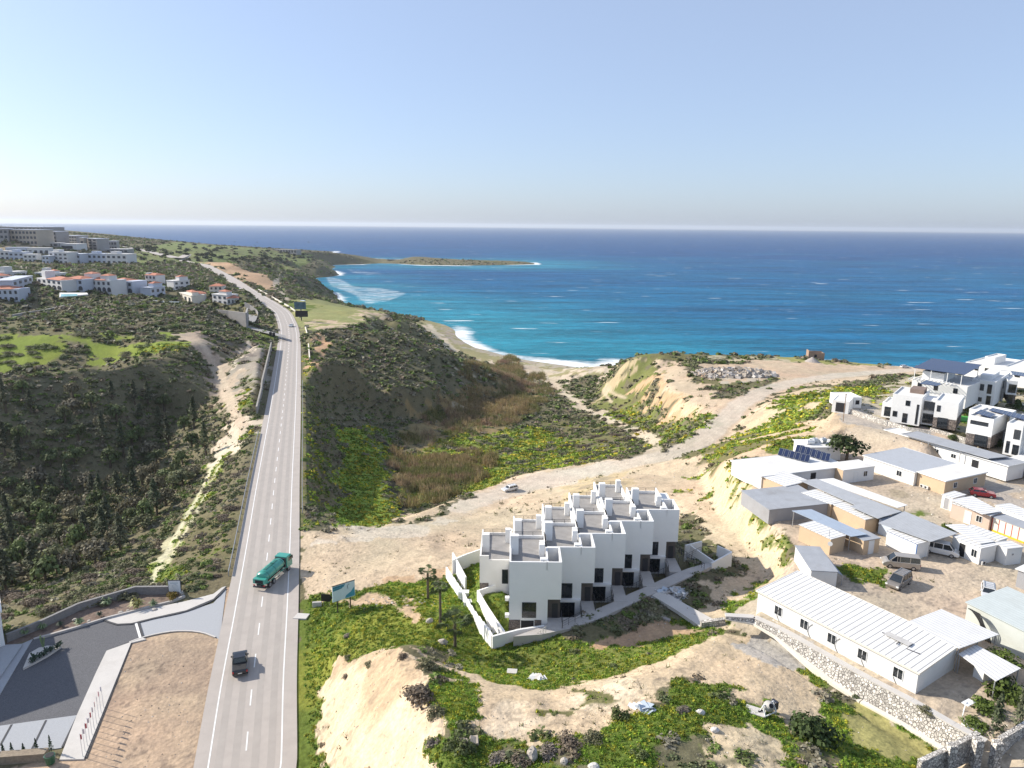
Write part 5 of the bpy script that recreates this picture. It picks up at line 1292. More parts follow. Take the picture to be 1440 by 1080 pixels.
shed('tan_cabin', 'tan cabin with white roof wedged behind the grey felt shed', Z8(168,440), Z8(285,488), Z8(400,468), VZ, 2.5, M_SHT, M_RFX, group=GC, slope=.03)
shed('tan_cabin', 'short tan cabin with ribbed white roof between the long grey sheets', Z8(365,520), Z8(502,578), Z8(568,560), VZ, 2.5, M_SHT, M_RFX, group=GC)
shed('tan_cabin', 'tan cabin half hidden in the middle of the roof cluster, ribbed white roof', Z8(520,575), Z8(668,655), Z8(748,632), VZ, 2.45, M_SHT, M_RFX, group=GC)
shed('tan_cabin', 'lowest tan cabin with ribbed roof nearest the small shed', Z8(340,688), Z8(500,757), Z8(582,744), VZ, 2.6, M_SHT, M_RFX, group=GC, extra=lambda t, W, Dp, zz: [MB().cyl((W*.9, .3, zz(0,0)), (W*.9, .3, zz(0,0)+1.2), .04, n=6).build('pipe', M_STEEL, t), MB().cyl((W+.05, -.1, 1.9), (W+.12, -.2, 1.95), .35, n=12).build('satellite_dish', M_AC, t)])
shed('brown_hut', 'dark tan square hut with white door panel beside the lowest tan cabin', Z8(585,708), Z8(660,757), Z8(726,738), VZ, 2.35, M_SHT, M_RGP, 'hut', GC, doors=[('r', .5, .9, M_SHW)])
shed('white_container', 'white container with blue corner posts near the parked vans', Z8(765,712), Z8(915,777), Z8(986,764), VZ, 2.5, M_SHW, M_RFX, group=GC, extra=lambda t, W, Dp, zz: MB().box(W-.06, W+.03, -.03, .06, 0, zz(0,0)).box(0, W, -.03, 0, zz(0,0)-.12, zz(0,0)).build('blue_edge', plain('blue_paint', (.03,.16,.45), .5), t))
shed('white_container', 'white container with open doorway and two-pane window facing the yard', Z8(1086,742), Z8(1220,803), Z8(1296,786), VZ, 2.6, M_SHW, M_RFX, group=GC, doors=[('f', .38, .95, M_DARK)], wins=[('f', .80, .9, .8, 1.1)], ac=[('r', .2, .02)])
shed('white_container', 'rightmost white container at the corner of the yard', Z8(1290,775), Z8(1346,806), Z8(1418,796), VZ, 2.6, M_SHW, M_RFX, group=GC, wins=[('r', .4, 1.5, .3, .3)])
shed('white_container', 'white container with ribbed roof behind the two yard containers', Z8(1130,700), Z8(1300,765), Z8(1350,752), VZ+.05, 2.6, M_SHW, M_RFX, group=GC)
shed('white_hut', 'small white hut with a grey door at the left end of the pinkish cabin', Z8(1035,528), Z8(1087,545), Z8(1150,528), VZ, 2.4, M_SHW, M_RFX, 'hut', GC, doors=[('f', .5, .8, M_SHG)])
shed('pinkish_cabin', 'pinkish cabin with white door, window and ribbed roof', Z8(1078,577), Z8(1266,640), Z8(1325,625), VZ, 2.6, M_PINK, M_RFX, group=GC, doors=[('f', .45, 1.0, M_SHW)], wins=[('f', .74, 1.0, .85, 1.0)])
shed('striped_container', 'cream container with red posts and yellow base at the right edge', Z8(1278,640), Z8(1440,702), Z8(1500,690), VZ, 2.4, M_CREAM, M_RGP, group=GC,
     extra=lambda t, W, Dp, zz: [[MB().box(W*k/5-.04, W*k/5+.04, -.05, 0, 0, 2.3).build('red_post', plain('red_paint', (.55,.05,.03), .5), t) for k in range(6)], MB().box(0, W, -.07, 0, 0, .3).build('yellow_base', plain('yellow_paint', (.75,.45,.03), .6), t)])
shed('white_container', 'pale container with ribbed roof behind the striped one', Z8(1300,588), Z8(1440,655), Z8(1500,640), VZ, 2.7, M_SHW, M_RFX, group=GC)
shed('blue_grey_container', 'pale blue walled container under the big ribbed canopy', Z8(740,650), Z8(850,700), Z8(960,660), VZ, 2.45, M_BLUEW, M_RBL, group=GC)
awning('alley_canopy', 'long low blue-grey sheet over the alley above the lowest tan cabin', [Z8(320,542), Z8(608,667), Z8(686,656), Z8(415,535)], [VZ+2.75]*4, M_RBL, [(0, 0), (0, .5), (1, 0)])
awning('ridge_canopy', 'long dark grey sheet strip running down the middle of the roof cluster', [Z8(362,398), Z8(755,572), Z8(850,547), Z8(440,388)], [VZ+2.95]*4, M_RGX, [(0, .3), (0, .7)])
awning('white_sheet_roof', 'long white sheet strip behind the dark grey one in the roof cluster', [Z8(440,392), Z8(830,528), Z8(880,515), Z8(520,385)], [VZ+2.8]*4, M_RWP, [(2, 0), (3, 0)])
awning('vehicle_canopy', 'big ribbed canopy with a white van parked under it', [Z8(738,602), Z8(990,692), Z8(1120,652), Z8(865,545)], [VZ+2.9]*4, M_RGX, [(0, 1), (1, 1), (2, .5)])
awning('patchy_roof', 'patchy grey sheet with light holes between the tan cabins', [Z8(600,520), Z8(735,580), Z8(850,545), Z8(700,500)], [VZ+3.02]*4, M_RGX, [(0, .5)])
awning('white_sheet_roof', 'white ribbed sheet roof joining the two yard containers', [Z8(1060,610), Z8(1230,702), Z8(1300,690), Z8(1150,606)], [VZ+2.86]*4, M_RFX, [])
awning('white_sheet_roof', 'ribbed grey-white sheet above the white hut and pinkish cabin', [Z8(1085,490), Z8(1240,560), Z8(1330,545), Z8(1190,470)], [VZ+2.98]*4, M_RFX, [])
# solar panels on the white building
def solar(px, z, w_, h_, tilt, rz, label, legs=True, n=(2, 5), group='solar panels on the yard roof', name='tilted_solar_collector'):
    x, y, _ = P(*px, z); t = empty(name, (x, y, z), rz, label, 'solar panel', group); c, s = math.cos(tilt)*h_, math.sin(tilt)*h_
    b = MB(); b.loft([[(0,0,.12), (w_,0,.12), (w_,c,.12+s), (0,c,.12+s)], [(0,-.01,.17), (w_,-.01,.17), (w_,c-.01,.17+s), (0,c-.01,.17+s)]]); b.build('cell_sheet', M_SOLAR, t)
    f = MB()
    for k in range(n[0]+1): f.bar((w_*k/n[0], -.02, .185), (w_*k/n[0], c-.02, .185+s), .05, .03)
    f.bar((0,-.02,.185), (w_,-.02,.185), .04, .03); f.bar((0,c,.185+s), (w_,c,.185+s), .04, .03)
    f.build('frame', M_STEEL, t)
    if legs: MB().bar((.1, c-.05, 0), (.1, c-.05, .12+s), .05).bar((w_-.1, c-.05, 0), (w_-.1, c-.05, .12+s), .05).build('stand', M_STEEL, t)
    return t
for k in range(5):
    solar(Z8(252+k*27, 277+k*7), VZ+2.72, 1.6, 2.0, .5, -.55, f'tilted solar panel in the front row on the white flat roof, {["first","second","third","fourth","last"][k]} from the left')
for k in range(6):
    solar(Z8(335+k*25, 262+k*8), VZ+2.72, 1.5, 2.2, .5, -.55, f'tilted solar panel in the back row on the white flat roof, {["first","second","third","fourth","fifth","last"][k]} from the left')
for k, (px, py) in enumerate(((408,222), (425,215), (468,215))):
    x, y, z = P(*Z8(px, py), VZ+3.0); mb = MB().cyl((-.8,0,.55), (.8,0,.55), .55, n=16); tk = empty('water_tank', (x, y, VZ+3.0), .3*k, ['left','middle','right'][k]+' of the three white water tanks left of the big tree', 'water tank', 'white water tanks')
    mb.build('tank', M_SHW, tk, smooth=True); MB().box(-.6, .6, -.4, .4, 0, .15).cyl((0,0,1.08), (0,0,1.2), .2).build('cradle', M_STEEL, tk)
# roof water equipment
# ---------------------------------------------------------------- villas
def villa_win(t, f, W, D, tt, s, w_, h_, bars=1, label=None): return window(t, f, W, D, tt, s, w_, h_, bars=bars, label=label)
def villa(label, D, A, B, z, h, mods, name='villa', group='white villas of the estate', par=.35):
    """mods: list of boxes (x0,x1,y0,y1,z0,z1,kind) in the villa's frame in metres"""
    o, rz, W, Dp = rect(D, A, B, z); t = empty(name, o, rz, label, 'house', group); w_ = MB(); st = MB(); rf = MB()
    for (x0, x1, y0, y1, z0, z1, k) in mods(W, Dp, h):
        if k == 'w':
            w_.box(x0, x1, y0, y1, z0-.3, z1); th = .18
            for q in ((x0, x1, y0, y0+th), (x0, x1, y1-th, y1), (x0, x0+th, y0+th, y1-th), (x1-th, x1, y0+th, y1-th)): w_.box(*q, z1, z1+par)
            rf.box(x0+th, x1-th, y0+th, y1-th, z1-.02, z1+.04)
        elif k == 's': st.box(x0, x1, y0, y1, z0, z1)
        elif k == 'p': w_.box(x0, x1, y0, y1, z0, z1)
    w_.build('wall', M_WHITE, t); rf.build('roof', M_RWP, t)
    if st.v: st.build('stone_base', M_STONE, t)
    return t, W, Dp
VB = 55.6
# nearest villa
t, W, D = villa('nearest white villa beyond the yard, two blocks joined by a glazed link', ZV(462,474), ZV(940,543), ZV(1015,480), VB, 6.6,
    lambda W, D, h: [(0, W*.46, 0, D, 0, 6.2, 'w'), (W*.46, W*.66, D*.25, D, 0, 3.0, 'w'), (W*.46, W*.66, D*.25, D*.8, 3, 5.6, 'p'), (W*.66, W, 0, D*.95, 2.7, 6.0, 'w'), (W*.66, W, .06, D*.9, 0, 2.7, 's'), (-2.6, 0, D*.35, D*1.1, 0, 3.0, 'w')])
for a in (('f', W*.07, 1.2, .8, 1.2), ('f', W*.25, 4.2, .8, 1.1), ('f', W*.23, .1, .9, 2.1), ('f', W*.41, .1, .35, 4.6)): villa_win(t, a[0], W, D, *a[1:])
villa_win(t, 'f', W, D, W*.72, 3.9, .6, 1.3); villa_win(t, 'f', W, D, W*.80, .25, 1.9, 2.2, 2)
p = empty('x', (0,0,0)); bpy.data.objects.remove(p)
for (x0, z0, w_, h_) in ((W*.56, 3.3, W*.17, 2.0), (W*.56, .1, W*.16, 2.3)):
    g = MB().box(x0-w_/2, x0+w_/2, D*.25-.06, D*.25, z0, z0+h_).build('glazed_link', M_GLASS, t); 
    f = MB(); [f.box(x0-w_/2+w_*k/4-.03, x0-w_/2+w_*k/4+.03, D*.25-.1, D*.25-.06, z0, z0+h_) for k in range(5)]; f.build('mullion', M_FRAME, g)
MB().box(-2.0, -.6, D*.35-.05, D*.35, .1, 2.4).build('patio_door', M_GLASS, t)
MB().box(W*.2, W*.42, D*.5, D*.9, 6.25, 7.3).build('roof_room', mat('terrace_screen', (.22,.16,.13), .8, .2, 3), t)
# solar villa behind it
t, W, D = villa('white villa with a big solar panel canopy on tall posts over its roof terrace', ZV(640,300), ZV(1010,378), ZV(1060,300), VB-.5, 6.5,
    lambda W, D, h: [(0, W, 0, D, 0, 5.2, 'w'), (W*.1, W*.5, D*.2, D*.8, 5.2, 7.2, 'w')])
for x in (.15, .45, .8): villa_win(t, 'f', W, D, W*x, 3.4, .9, 1.2)
MB().bar((0,-.5,5.9), (W*.75,-.5,5.9), .12).bar((0,-2.6,5.7), (W*.75,-2.6,5.7), .12).build('pergola_beam', M_WHITE, t)
pg = MB()
for k in range(11): pg.bar((W*.75*k/10, .4, 5.98), (W*.75*k/10, -2.9, 5.75), .13, .2)
pg.build('pergola_slats', M_WHITE, t)
sr = MB(); z0, z1 = 8.3, 9.2; sr.loft([[(-.5,1,z0),(W*.9,1,z0),(W*.9,D,z1),(-.5,D,z1)], [(-.5,1,z0+.08),(W*.9,1,z0+.08),(W*.9,D,z1+.08),(-.5,D,z1+.08)]]); sr.build('solar_canopy', M_SOLAR, t)
ps = MB(); [ps.bar((x, y, 5.2), (x, y, z0+(z1-z0)*(y-1)/(D-1)), .15) for x in (0, W*.3, W*.6, W*.85) for y in (1.2, D-.3)]; ps.build('canopy_post', M_WHITE, t)
# villas further right and behind
t, W, D = villa('white villa with tall windows and a stone pier right of the solar canopy villa', ZV(1045,335), ZV(1210,365), ZV(1290,280), VB-1.2, 6.4, lambda W, D, h: [(0, W, 0, D, 0, 6.2, 'w'), (W*.2, W*.7, D*.2, D*.7, 6.2, 7.4, 'p')])
for x, s, w_, h_ in ((.2, .8, .7, 1.0), (.45, .8, .7, 1.0), (.45, 3.8, .9, 1.6), (.78, 3.2, .9, 2.4), (.8, .3, .9, 2.2)): villa_win(t, 'f', W, D, W*x, s, w_, h_)
t, W, D = villa('white villa with railed balcony and stone corner in the second row', ZV(1215,355), ZV(1370,352), ZV(1420,275), VB-1.5, 6.4, lambda W, D, h: [(0, W*.55, D*.2, D, 0, 6.0, 'w'), (W*.55, W, 0, D, 2.8, 6.0, 'w'), (W*.7, W, .1, D*.8, 0, 2.8, 's')])
MB().box(W*.1, W*.5, D*.2-.06, D*.2, 3.4, 5.6).build('glazed_front', M_GLASS, t); villa_win(t, 'f', W, D, W*.8, 3.1, 1.6, 2.2, 2); villa_win(t, 'f', W, D, W*.78, .2, 1.0, 2.2)
railing(t, [(W*.6, -.5, 2.9), (W, -.5, 2.9)], 1.0, 1.0); MB().box(W*.58, W, -.6, 0, 2.65, 2.85).build('balcony_slab', M_WHITE, t)
t, W, D = villa('white seaward villa with rooftop solar panels and a lookout room, near the parked cars', ZV(1020,150), ZV(1290,200), ZV(1400,140), 50, 6.0, lambda W, D, h: [(0, W, 0, D, 0, 5.0, 'w'), (W*.35, W*.6, D*.2, D*.7, 5.0, 7.2, 'w')])
for x in (.1, .3, .55, .8): villa_win(t, 'f', W, D, W*x, 3.0, 1.0, 1.2)
t, W, D = villa('farthest white villa at the right edge with a row of solar panels over the sea', ZV(1290,200), ZV(1480,235), ZV(1560,170), 50.5, 6.0, lambda W, D, h: [(0, W, 0, D, 0, 5.6, 'w')])
for x in (.2, .5): villa_win(t, 'f', W, D, W*x, 3.0, 1.4, 1.4)
t, W, D = villa('white villa with long solar array, strip window and dark stone base', ZV(1020,630), ZV(1190,672), ZV(1285,600), VB-.6, 6.6, lambda W, D, h: [(0, W, 0, D, 2.7, 6.0, 'w'), (0, W, .08, D*.9, 0, 2.7, 's'), (-2.5, W, D*.75, D+4, 0, 5.6, 'w')])
villa_win(t, 'f', W, D, W*.45, 4.6, 3.2, .7, 3, 'wide strip window'); villa_win(t, 'f', W, D, W*.60, .2, 2.2, 2.2, 3); villa_win(t, 'r', W, D, D*.9, 3.9, 1.0, 1.2)
t, W, D = villa('tall white villa block with narrow windows at the right edge', ZV(1285,700), ZV(1400,725), ZV(1500,650), VB-1.0, 6.6, lambda W, D, h: [(0, W, 0, D, 0, 6.2, 'w'), (W, W*2.2, D*.2, D, 0, 5.8, 'w')])
villa_win(t, 'f', W, D, W*.25, .2, .5, 2.4); villa_win(t, 'f', W, D, W*.70, 3.4, 1.0, 1.9); villa_win(t, 'f', W, D, W*.75, .1, 1.0, 2.0); villa_win(t, 'f', W*1.6, D, W*1.5, 3.8, 1.2, 1.4)
def flat_solar(corners, z, label, n, th=.12, group='solar panels on the villas'):
    pts = [Vector(P(*q, z)) for q in corners]; t = empty('solar_array', pts[0], 0, label, 'solar panels', group); q = [p-pts[0] for p in pts]
    b = MB(); b.loft([[tuple(v+Vector((0,0,.1))) for v in q], [tuple(v+Vector((0,0,.1+th))) for v in q]]); b.build('cell_sheet', M_SOLAR, t); f = MB()
    for k in range(n+1):
        a = q[0]+(q[1]-q[0])*k/n; c = q[3]+(q[2]-q[3])*k/n; f.bar(a+Vector((0,0,.24)), c+Vector((0,0,.24)), .06, .04)
    f.build('frame', M_STEEL, t); return t
flat_solar([ZV(1085,420), ZV(1200,453), ZV(1235,430), ZV(1130,398)], VB+5.9, 'short solar array on the lower right villa', 4)
flat_solar([ZV(1185,400), ZV(1440,470), ZV(1455,440), ZV(1215,385)], VB+5.6, 'long solar array along the lower right villa roof', 8)
flat_solar([ZV(685,208), ZV(810,225), ZV(850,210), ZV(735,183)], VB+6.9, 'small solar array below the canopy of the solar villa', 4)
flat_solar([ZV(1058,100), ZV(1112,102), ZV(1118,78), ZV(1064,76)], 56.6, 'pair of solar panels on the seaward villa', 2)
flat_solar([ZV(1282,130), ZV(1440,155), ZV(1450,130), ZV(1292,108)], 57.6, 'long row of solar panels on the farthest villa', 8)
# gatehouse, walls and gate
t, W, D = villa('little white gatehouse with dark shutter door beside the estate road', ZV(45,402), ZV(168,416), ZV(215,380), 55.0, 2.6, lambda W, D, h: [(0, W, 0, D, 0, 2.7, 'w')], 'gatehouse', None, .15)
window(t, 'f', W, D, W*.5, .1, W*.52, 2.2, bars=3, name='door', glass=M_FRAME)
t, W, D = villa('cream open shelter row behind the gatehouse', ZV(170,400), ZV(262,370), ZV(290,330), 55.0, 2.3, lambda W, D, h: [(0, W, 0, D, 0, 2.4, 'w')], 'bin_store', None, .1)
for k in range(3): MB().box(W*(.15+.28*k), W*(.33+.28*k), -.03, .0, .6, 1.7).build('opening', M_DARK, t)
wall_line('stone_wall', [(*P(*ZV(a, b), 54.6)[:2], 53.5, 55.9) for a, b in ((185,425), (380,490), (600,560), (760,590))], .35, M_RUBBLE, 'long pale stone garden wall between the gatehouse and the villa road', coping=.08)
wall_line('stone_wall', [(*P(*ZV(a, b), 54.2)[:2], 53, 55.4) for a, b in ((760,560), (900,600), (1020,640))], .35, M_RUBBLE, 'stone garden wall below the nearest villa', coping=.08)
t = empty('road_gate', (0,0,0), 0, 'grey bar gate across the estate road above the big tree', 'gate')
railing(t, [P(*ZV(240,600), 52.6), P(*ZV(415,588), 53.2)], 1.3, 1.4, M_STEEL, 'gate_bars')
MB().bar(P(*ZV(412,588), 52.6), Vector(P(*ZV(412,588), 52.6))+Vector((0,0,2.2)), .3).build('gate_post', M_DSTEEL, t)
x, y, z = P(*ZV(155,398), 57.9); tag(MB().cyl((0,0,-2.8), (0,0,3.8), .09, n=8).cyl((0,0,3.8), (0,0,4.0), .14).build('flag_pole', M_WOOD, None, (x, y+1, z-0.2)), 'thin pole rising behind the gatehouse roof', 'pole')
slab('patio_lawn', [ZV(955,430), ZV(1040,440), ZV(1045,475), ZV(950,470)], VB+.3, .3, plain('bright_turf', (.06,.30,.04), .9), 'structure')
# ruin on the headland
ru = empty('ruin', P(1146,503.5,33)[:2]+(33,), -.15, 'roofless brown stone ruin standing on the headland above the sea', 'ruin')
b = MB(); b.box(-4, 4, -2.5, -2.1, -1, 3.2); b.box(-4, -3.6, -2.1, 2.5, -1, 4.2); b.box(3.6, 4, -2.1, 2.5, -1, 3.0); b.box(-3.6, 3.6, 2.1, 2.5, -1, 3.4); b.box(-4, -2.2, -2.5, -2.1, 3.2, 4.1)
b.build('wall', mat('brown_masonry', (.36,.25,.18), .9, .25, 2, bump=.08), ru); MB().box(-1.1, .2, -2.53, -2.5, .8, 2.3).build('opening', M_DARK, ru)
# retaining wall of loose pale stone below the long shed
t = empty('retaining_wall', (0,0,0), 0, 'long curving retaining wall of loose pale stones below the white shed', 'wall'); b = MB(); c1 = MB(); c2 = MB()
W_ = smooth_line([np.array(P(u, v, 51.45)) for u, v in ((1020,866),(1061,868.5),(1096,884),(1137,907),(1183,933),(1224,956),(1282,986),(1341,1020),(1386,1044))], 2.0); W_ = [Vector(p) for p in W_]
for i_, (p, q) in enumerate(zip(W_[:-1], W_[1:])):
    d = (q-p).normalized(); n = Vector((-d.y, d.x, 0))     # towards the shed; the wall starts low
    def f(v, o, z):
        e_ = min(1, .12+.13*(i_+(v is q))); return tuple(v+n*(o if o > -1 else o*e_-.25*(1-e_))+Vector((0,0,z if z > -1 else z*e_)))
    b.loft([[f(p,-1.25,-2.6), f(p,.3,-2.6), f(p,.3,.0), f(p,-.3,.0)], [f(q,-1.25,-2.6), f(q,.3,-2.6), f(q,.3,.0), f(q,-.3,.0)]])
    c1.loft([[f(p,-.34,.0), f(p,.5,.0), f(p,.5,.14), f(p,-.34,.14)], [f(q,-.34,.0), f(q,.5,.0), f(q,.5,.14), f(q,-.34,.14)]])
    c2.loft([[f(p,-1.75,-3.0), f(p,-1.15,-3.0), f(p,-1.15,-2.0), f(p,-1.75,-2.05)], [f(q,-1.75,-3.0), f(q,-1.15,-3.0), f(q,-1.15,-2.0), f(q,-1.75,-2.05)]])
b.build('masonry', M_RUBBLE, t); c1.build('coping', M_PAVE, t); c2.build('footing', M_CREAM, t)
wall_line('stone_wall', wl([(985,884), (1018,880)], [48.0, 48.3], [49.0, 49.4]), .6, M_RUBBLE, 'short stub of stone wall at the end of the concrete path')
wall_line('stone_wall', [(*P(1290,1092,51)[:2], 50, 52.6), (*P(1330,1073,51)[:2], 50, 52.6), (*P(1372,1052,51)[:2], 50, 52.7)], .4, M_RUBBLE, 'stone wall with a pillar left of the gate gap at the bottom right corner', coping=.1)
wall_line('stone_wall', [(*P(1402,1062,51)[:2], 50, 52.8), (*P(1440,1040,51)[:2], 50, 52.9), (*P(1500,1008,51)[:2], 50, 53)], .4, M_RUBBLE, 'stone wall right of the gate gap running out of the bottom right corner', coping=.1)
for k, (u, v) in enumerate(((1334,1078), (1371,1070), (1398,1074))):
    x, y, z = P(u, v, 51); o = MB().box(-.35, .35, -.35, .35, -.5, 2.4).build('stone_pillar', M_RUBBLE, None, (x, y, 51)); tag(o, ['left', 'middle', 'right'][k]+' stone pillar of the gateway at the bottom right corner', 'pillar', 'gateway pillars')
# plank and pipe frame in the bushes
t = empty('broken_frame', P(1365,1004,51.4), .5, 'white broken table frame leaning in the bushes below the sheet roof', 'frame')
MB().bar((-1.6,0,.1), (-.2,.5,1.1), .07).bar((-.2,.5,1.1), (1.8,.2,.2), .07).bar((-.2,.5,1.1), (-.3,.6,0), .06).bar((1.8,.2,.2), (1.7,.3,0), .06).build('frame', M_WFR, t)
MB().box(-.5, .8, .1, .8, .95, 1.02).build('board', M_WFR, t)
# ---------------------------------------------------------------- vehicles
M_TYRE = plain('tyre', (.02, .02, .022), .85); M_RIM = plain('rim', (.42, .42, .43), .35, .7)
M_LAMP = plain('lamp_glass', (.75, .76, .74), .15); M_RED = plain('red_lamp', (.45, .02, .02), .25); M_PLATE = plain('number_plate', (.75, .74, .68), .5)
def wheel(parent, x, y, r, w=.22, s=1):
    m = MB().cyl((x, y-w/2*s, r), (x, y+w/2*s, r), r, n=18); o = m.build('wheel', M_TYRE, parent, smooth=True)
    k = MB().cyl((x, y+w/2*s, r), (x, y+(w/2+.012)*s, r), r*.62, n=14); k.build('rim', M_RIM, o)
def extrude(mb, prof, w):
    i = len(mb.v); n = len(prof)
    mb.v += [(x, -w/2, z) for x, z in prof]+[(x, w/2, z) for x, z in prof]
    for k in range(n): mb.f.append((i+k, i+(k+1) % n, i+n+(k+1) % n, i+n+k)); mb.m.append(0)
    mb.f.append(tuple(i+k for k in range(n))[::-1]); mb.f.append(tuple(i+n+k for k in range(n))); mb.m += [0, 0]
def car(name, label, cat, px, z, head, paint, L=4.4, W=1.8, hull=None, belt=None, roof=None, wb=(.18, .80), r=.32, pillars=(.35, .62), loc=None, bed=False, rack=False, roofm=None):
    """x forward. belt/roof: (rear x, front x, z) of the glass house as shares of the length"""
    x, y, zz = loc if loc is not None else (P(*px, z) if z is not None else G(*px)); t = empty(name, (x, y, zz), R(90)-R(head), label, cat)
    cx = lambda s: (s-.5)*L
    b = MB(); extrude(b, [(cx(a), c) for a, c in hull], W); body = b.build('body', paint, t, bevel=.07)
    (b0, b1, bz), (r0, r1, rz_) = belt, roof; wb_, wr = W*.93, W*.78
    g = MB(); g.loft([[(cx(b0), -wb_/2, bz-.02), (cx(b1), -wb_/2, bz-.02), (cx(b1), wb_/2, bz-.02), (cx(b0), wb_/2, bz-.02)], [(cx(r0), -wr/2, rz_-.03), (cx(r1), -wr/2, rz_-.03), (cx(r1), wr/2, rz_-.03), (cx(r0), wr/2, rz_-.03)]])
    g.build('windows', M_GLASS, t)
    rf = MB(); rf.box(cx(r0)-.02, cx(r1)+.02, -wr/2-.02, wr/2+.02, rz_-.05, rz_+.03); rf.build('roof', roofm or paint, t, bevel=.02)
    p = MB()
    for s in (-1, 1):
        p.bar((cx(b0), s*wb_/2, bz-.03), (cx(r0), s*wr/2, rz_), .09); p.bar((cx(b1), s*wb_/2, bz-.03), (cx(r1), s*wr/2, rz_), .07)
        for q in pillars:
            p.bar((cx(q), s*wb_/2, bz-.03), (cx(q), s*wr/2, rz_), .08)
    p.build('pillar', paint, t)
    for s in (-1, 1):
        for a in wb: wheel(t, cx(a), s*(W/2-.10), r, s=s)
        zf = .68
        MB().box(cx(1)-.10, cx(1)+.012, s*W*.42-.16, s*W*.42+.16, zf-.08, zf+.10).build('headlight', M_LAMP, t)
        MB().box(cx(0)-.012, cx(0)+.06, s*W*.45-.10, s*W*.45+.08, .75, 1.0).build('tail_light', M_RED, t)
        MB().box(cx(b1)-.35, cx(b1)-.2, s*(W/2+.09)-.09, s*(W/2+.09)+.09, bz, bz+.16).build('wing_mirror', paint, t)
    MB().box(cx(0)-.02, cx(0), -.26, .26, .62, .74).build('number_plate', M_PLATE, t)
    if bed: MB().box(cx(.03), cx(.36), -W*.42, W*.42, bz-.01, bz+.02).build('bed_cover', M_DARK, t)
    if rack:
        k = MB(); [k.bar((cx(r0)+.1, s*wr*.42, rz_+.1), (cx(r1)-.1, s*wr*.42, rz_+.1), .05) for s in (-1, 1)]; [k.bar((cx(r0+(r1-r0)*q), -wr*.42, rz_+.1), (cx(r0+(r1-r0)*q), wr*.42, rz_+.1), .04) for q in (.1, .4, .65, .9)]
        k.build('roof_rack', M_STEEL, t)
    return t
H_MPV = [(0,.38),(.02,.30),(.98,.28),(1,.45),(.995,.72),(.90,.95),(.74,1.02),(.02,1.05),(0,.8)]
H_VAN = [(0,.38),(.02,.30),(.98,.28),(1,.45),(.99,.80),(.90,1.05),(.80,1.12),(.01,1.15),(0,.8)]
H_SUV = [(0,.42),(.02,.34),(.98,.32),(1,.5),(.99,.80),(.96,.92),(.72,1.02),(.02,1.02),(0,.8)]
def paintm(n, c): return mat('car_paint_'+n, c, .28, .03, 1, metal=.25, coat=.6)
car('minivan', 'bronze-grey minivan parked facing the viewer nearer the long shed', 'car', (1263.5,823), VZ, 232, paintm('bronze', (.23,.205,.18)), 4.4, 1.75, H_MPV, (.03,.80,1.03), (.06,.62,1.80), rack=True, pillars=(.33,.56))
car('van', 'champagne long van parked behind the bronze-grey minivan', 'van', (1265,797), VZ, 285, paintm('champagne', (.40,.36,.31)), 5.0, 1.85, H_VAN, (.015,.84,1.12), (.02,.66,1.92), pillars=(.28,.55,.62))
car('van', 'white van sheltering under the ribbed canopy', 'van', (1322,778.5), VZ, 122, paintm('white', (.74,.74,.73)), 4.9, 1.85, H_VAN, (.015,.86,1.12), (.02,.72,1.92), pillars=(.3,.55))
car('estate_car', 'white older estate car with a roof rack at the right side of the yard', 'car', (1389,840), VZ, 212, paintm('white', (.74,.74,.73)), 4.3, 1.7, H_SUV, (.03,.72,1.0), (.06,.56,1.45), rack=True)
car('red_car', 'red car parked behind the tan building in its shade', 'car', (1381,698), VZ, 112, paintm('red', (.30,.02,.035)), 4.2, 1.75, H_SUV, (.04,.72,.98), (.14,.52,1.42))
car('estate_car', 'white estate car on the pale dirt road', 'car', (717,690), None, 236, paintm('white', (.74,.74,.73)), 4.6, 1.82, H_SUV, (.03,.73,1.0), (.08,.60,1.50), rack=True)
car('pickup', 'black pickup driving away on the near stretch of the asphalt road', 'car', (338,938), 42.02, 339.5, paintm('black', (.018,.019,.022)), 5.0, 1.9, [(0,.5),(.02,.42),(.98,.38),(1,.55),(.99,.90),(.95,1.0),(.72,1.10),(.02,1.12),(0,.9)], (.36,.74,1.10), (.40,.62,1.74), bed=True, r=.38)
car('car', 'white car far up the asphalt road near the bend', 'car', (409.5,459.5), 42.35, 178, paintm('white', (.74,.74,.73)), 4.3, 1.8, H_SUV, (.05,.74,.98), (.16,.58,1.45))
car('car', 'white car parked at the edge of the headland above the sea', 'car', (1272,517.3), None, 80, paintm('white', (.74,.74,.73)), 4.3, 1.8, H_SUV, (.04,.74,.98), (.1,.58,1.48))
car('car', 'silver-dark car parked right of the white one at the edge of the headland', 'car', (1293.5,518), None, 80, paintm('bronze', (.23,.205,.18)), 4.3, 1.8, H_SUV, (.04,.74,.98), (.1,.58,1.48))
car('car', 'silver car seen at the far right between the villas', 'car', (1437,577), None, 100, paintm('bronze', (.23,.205,.18)), 4.3, 1.8, H_SUV, (.04,.74,.98), (.1,.58,1.48))
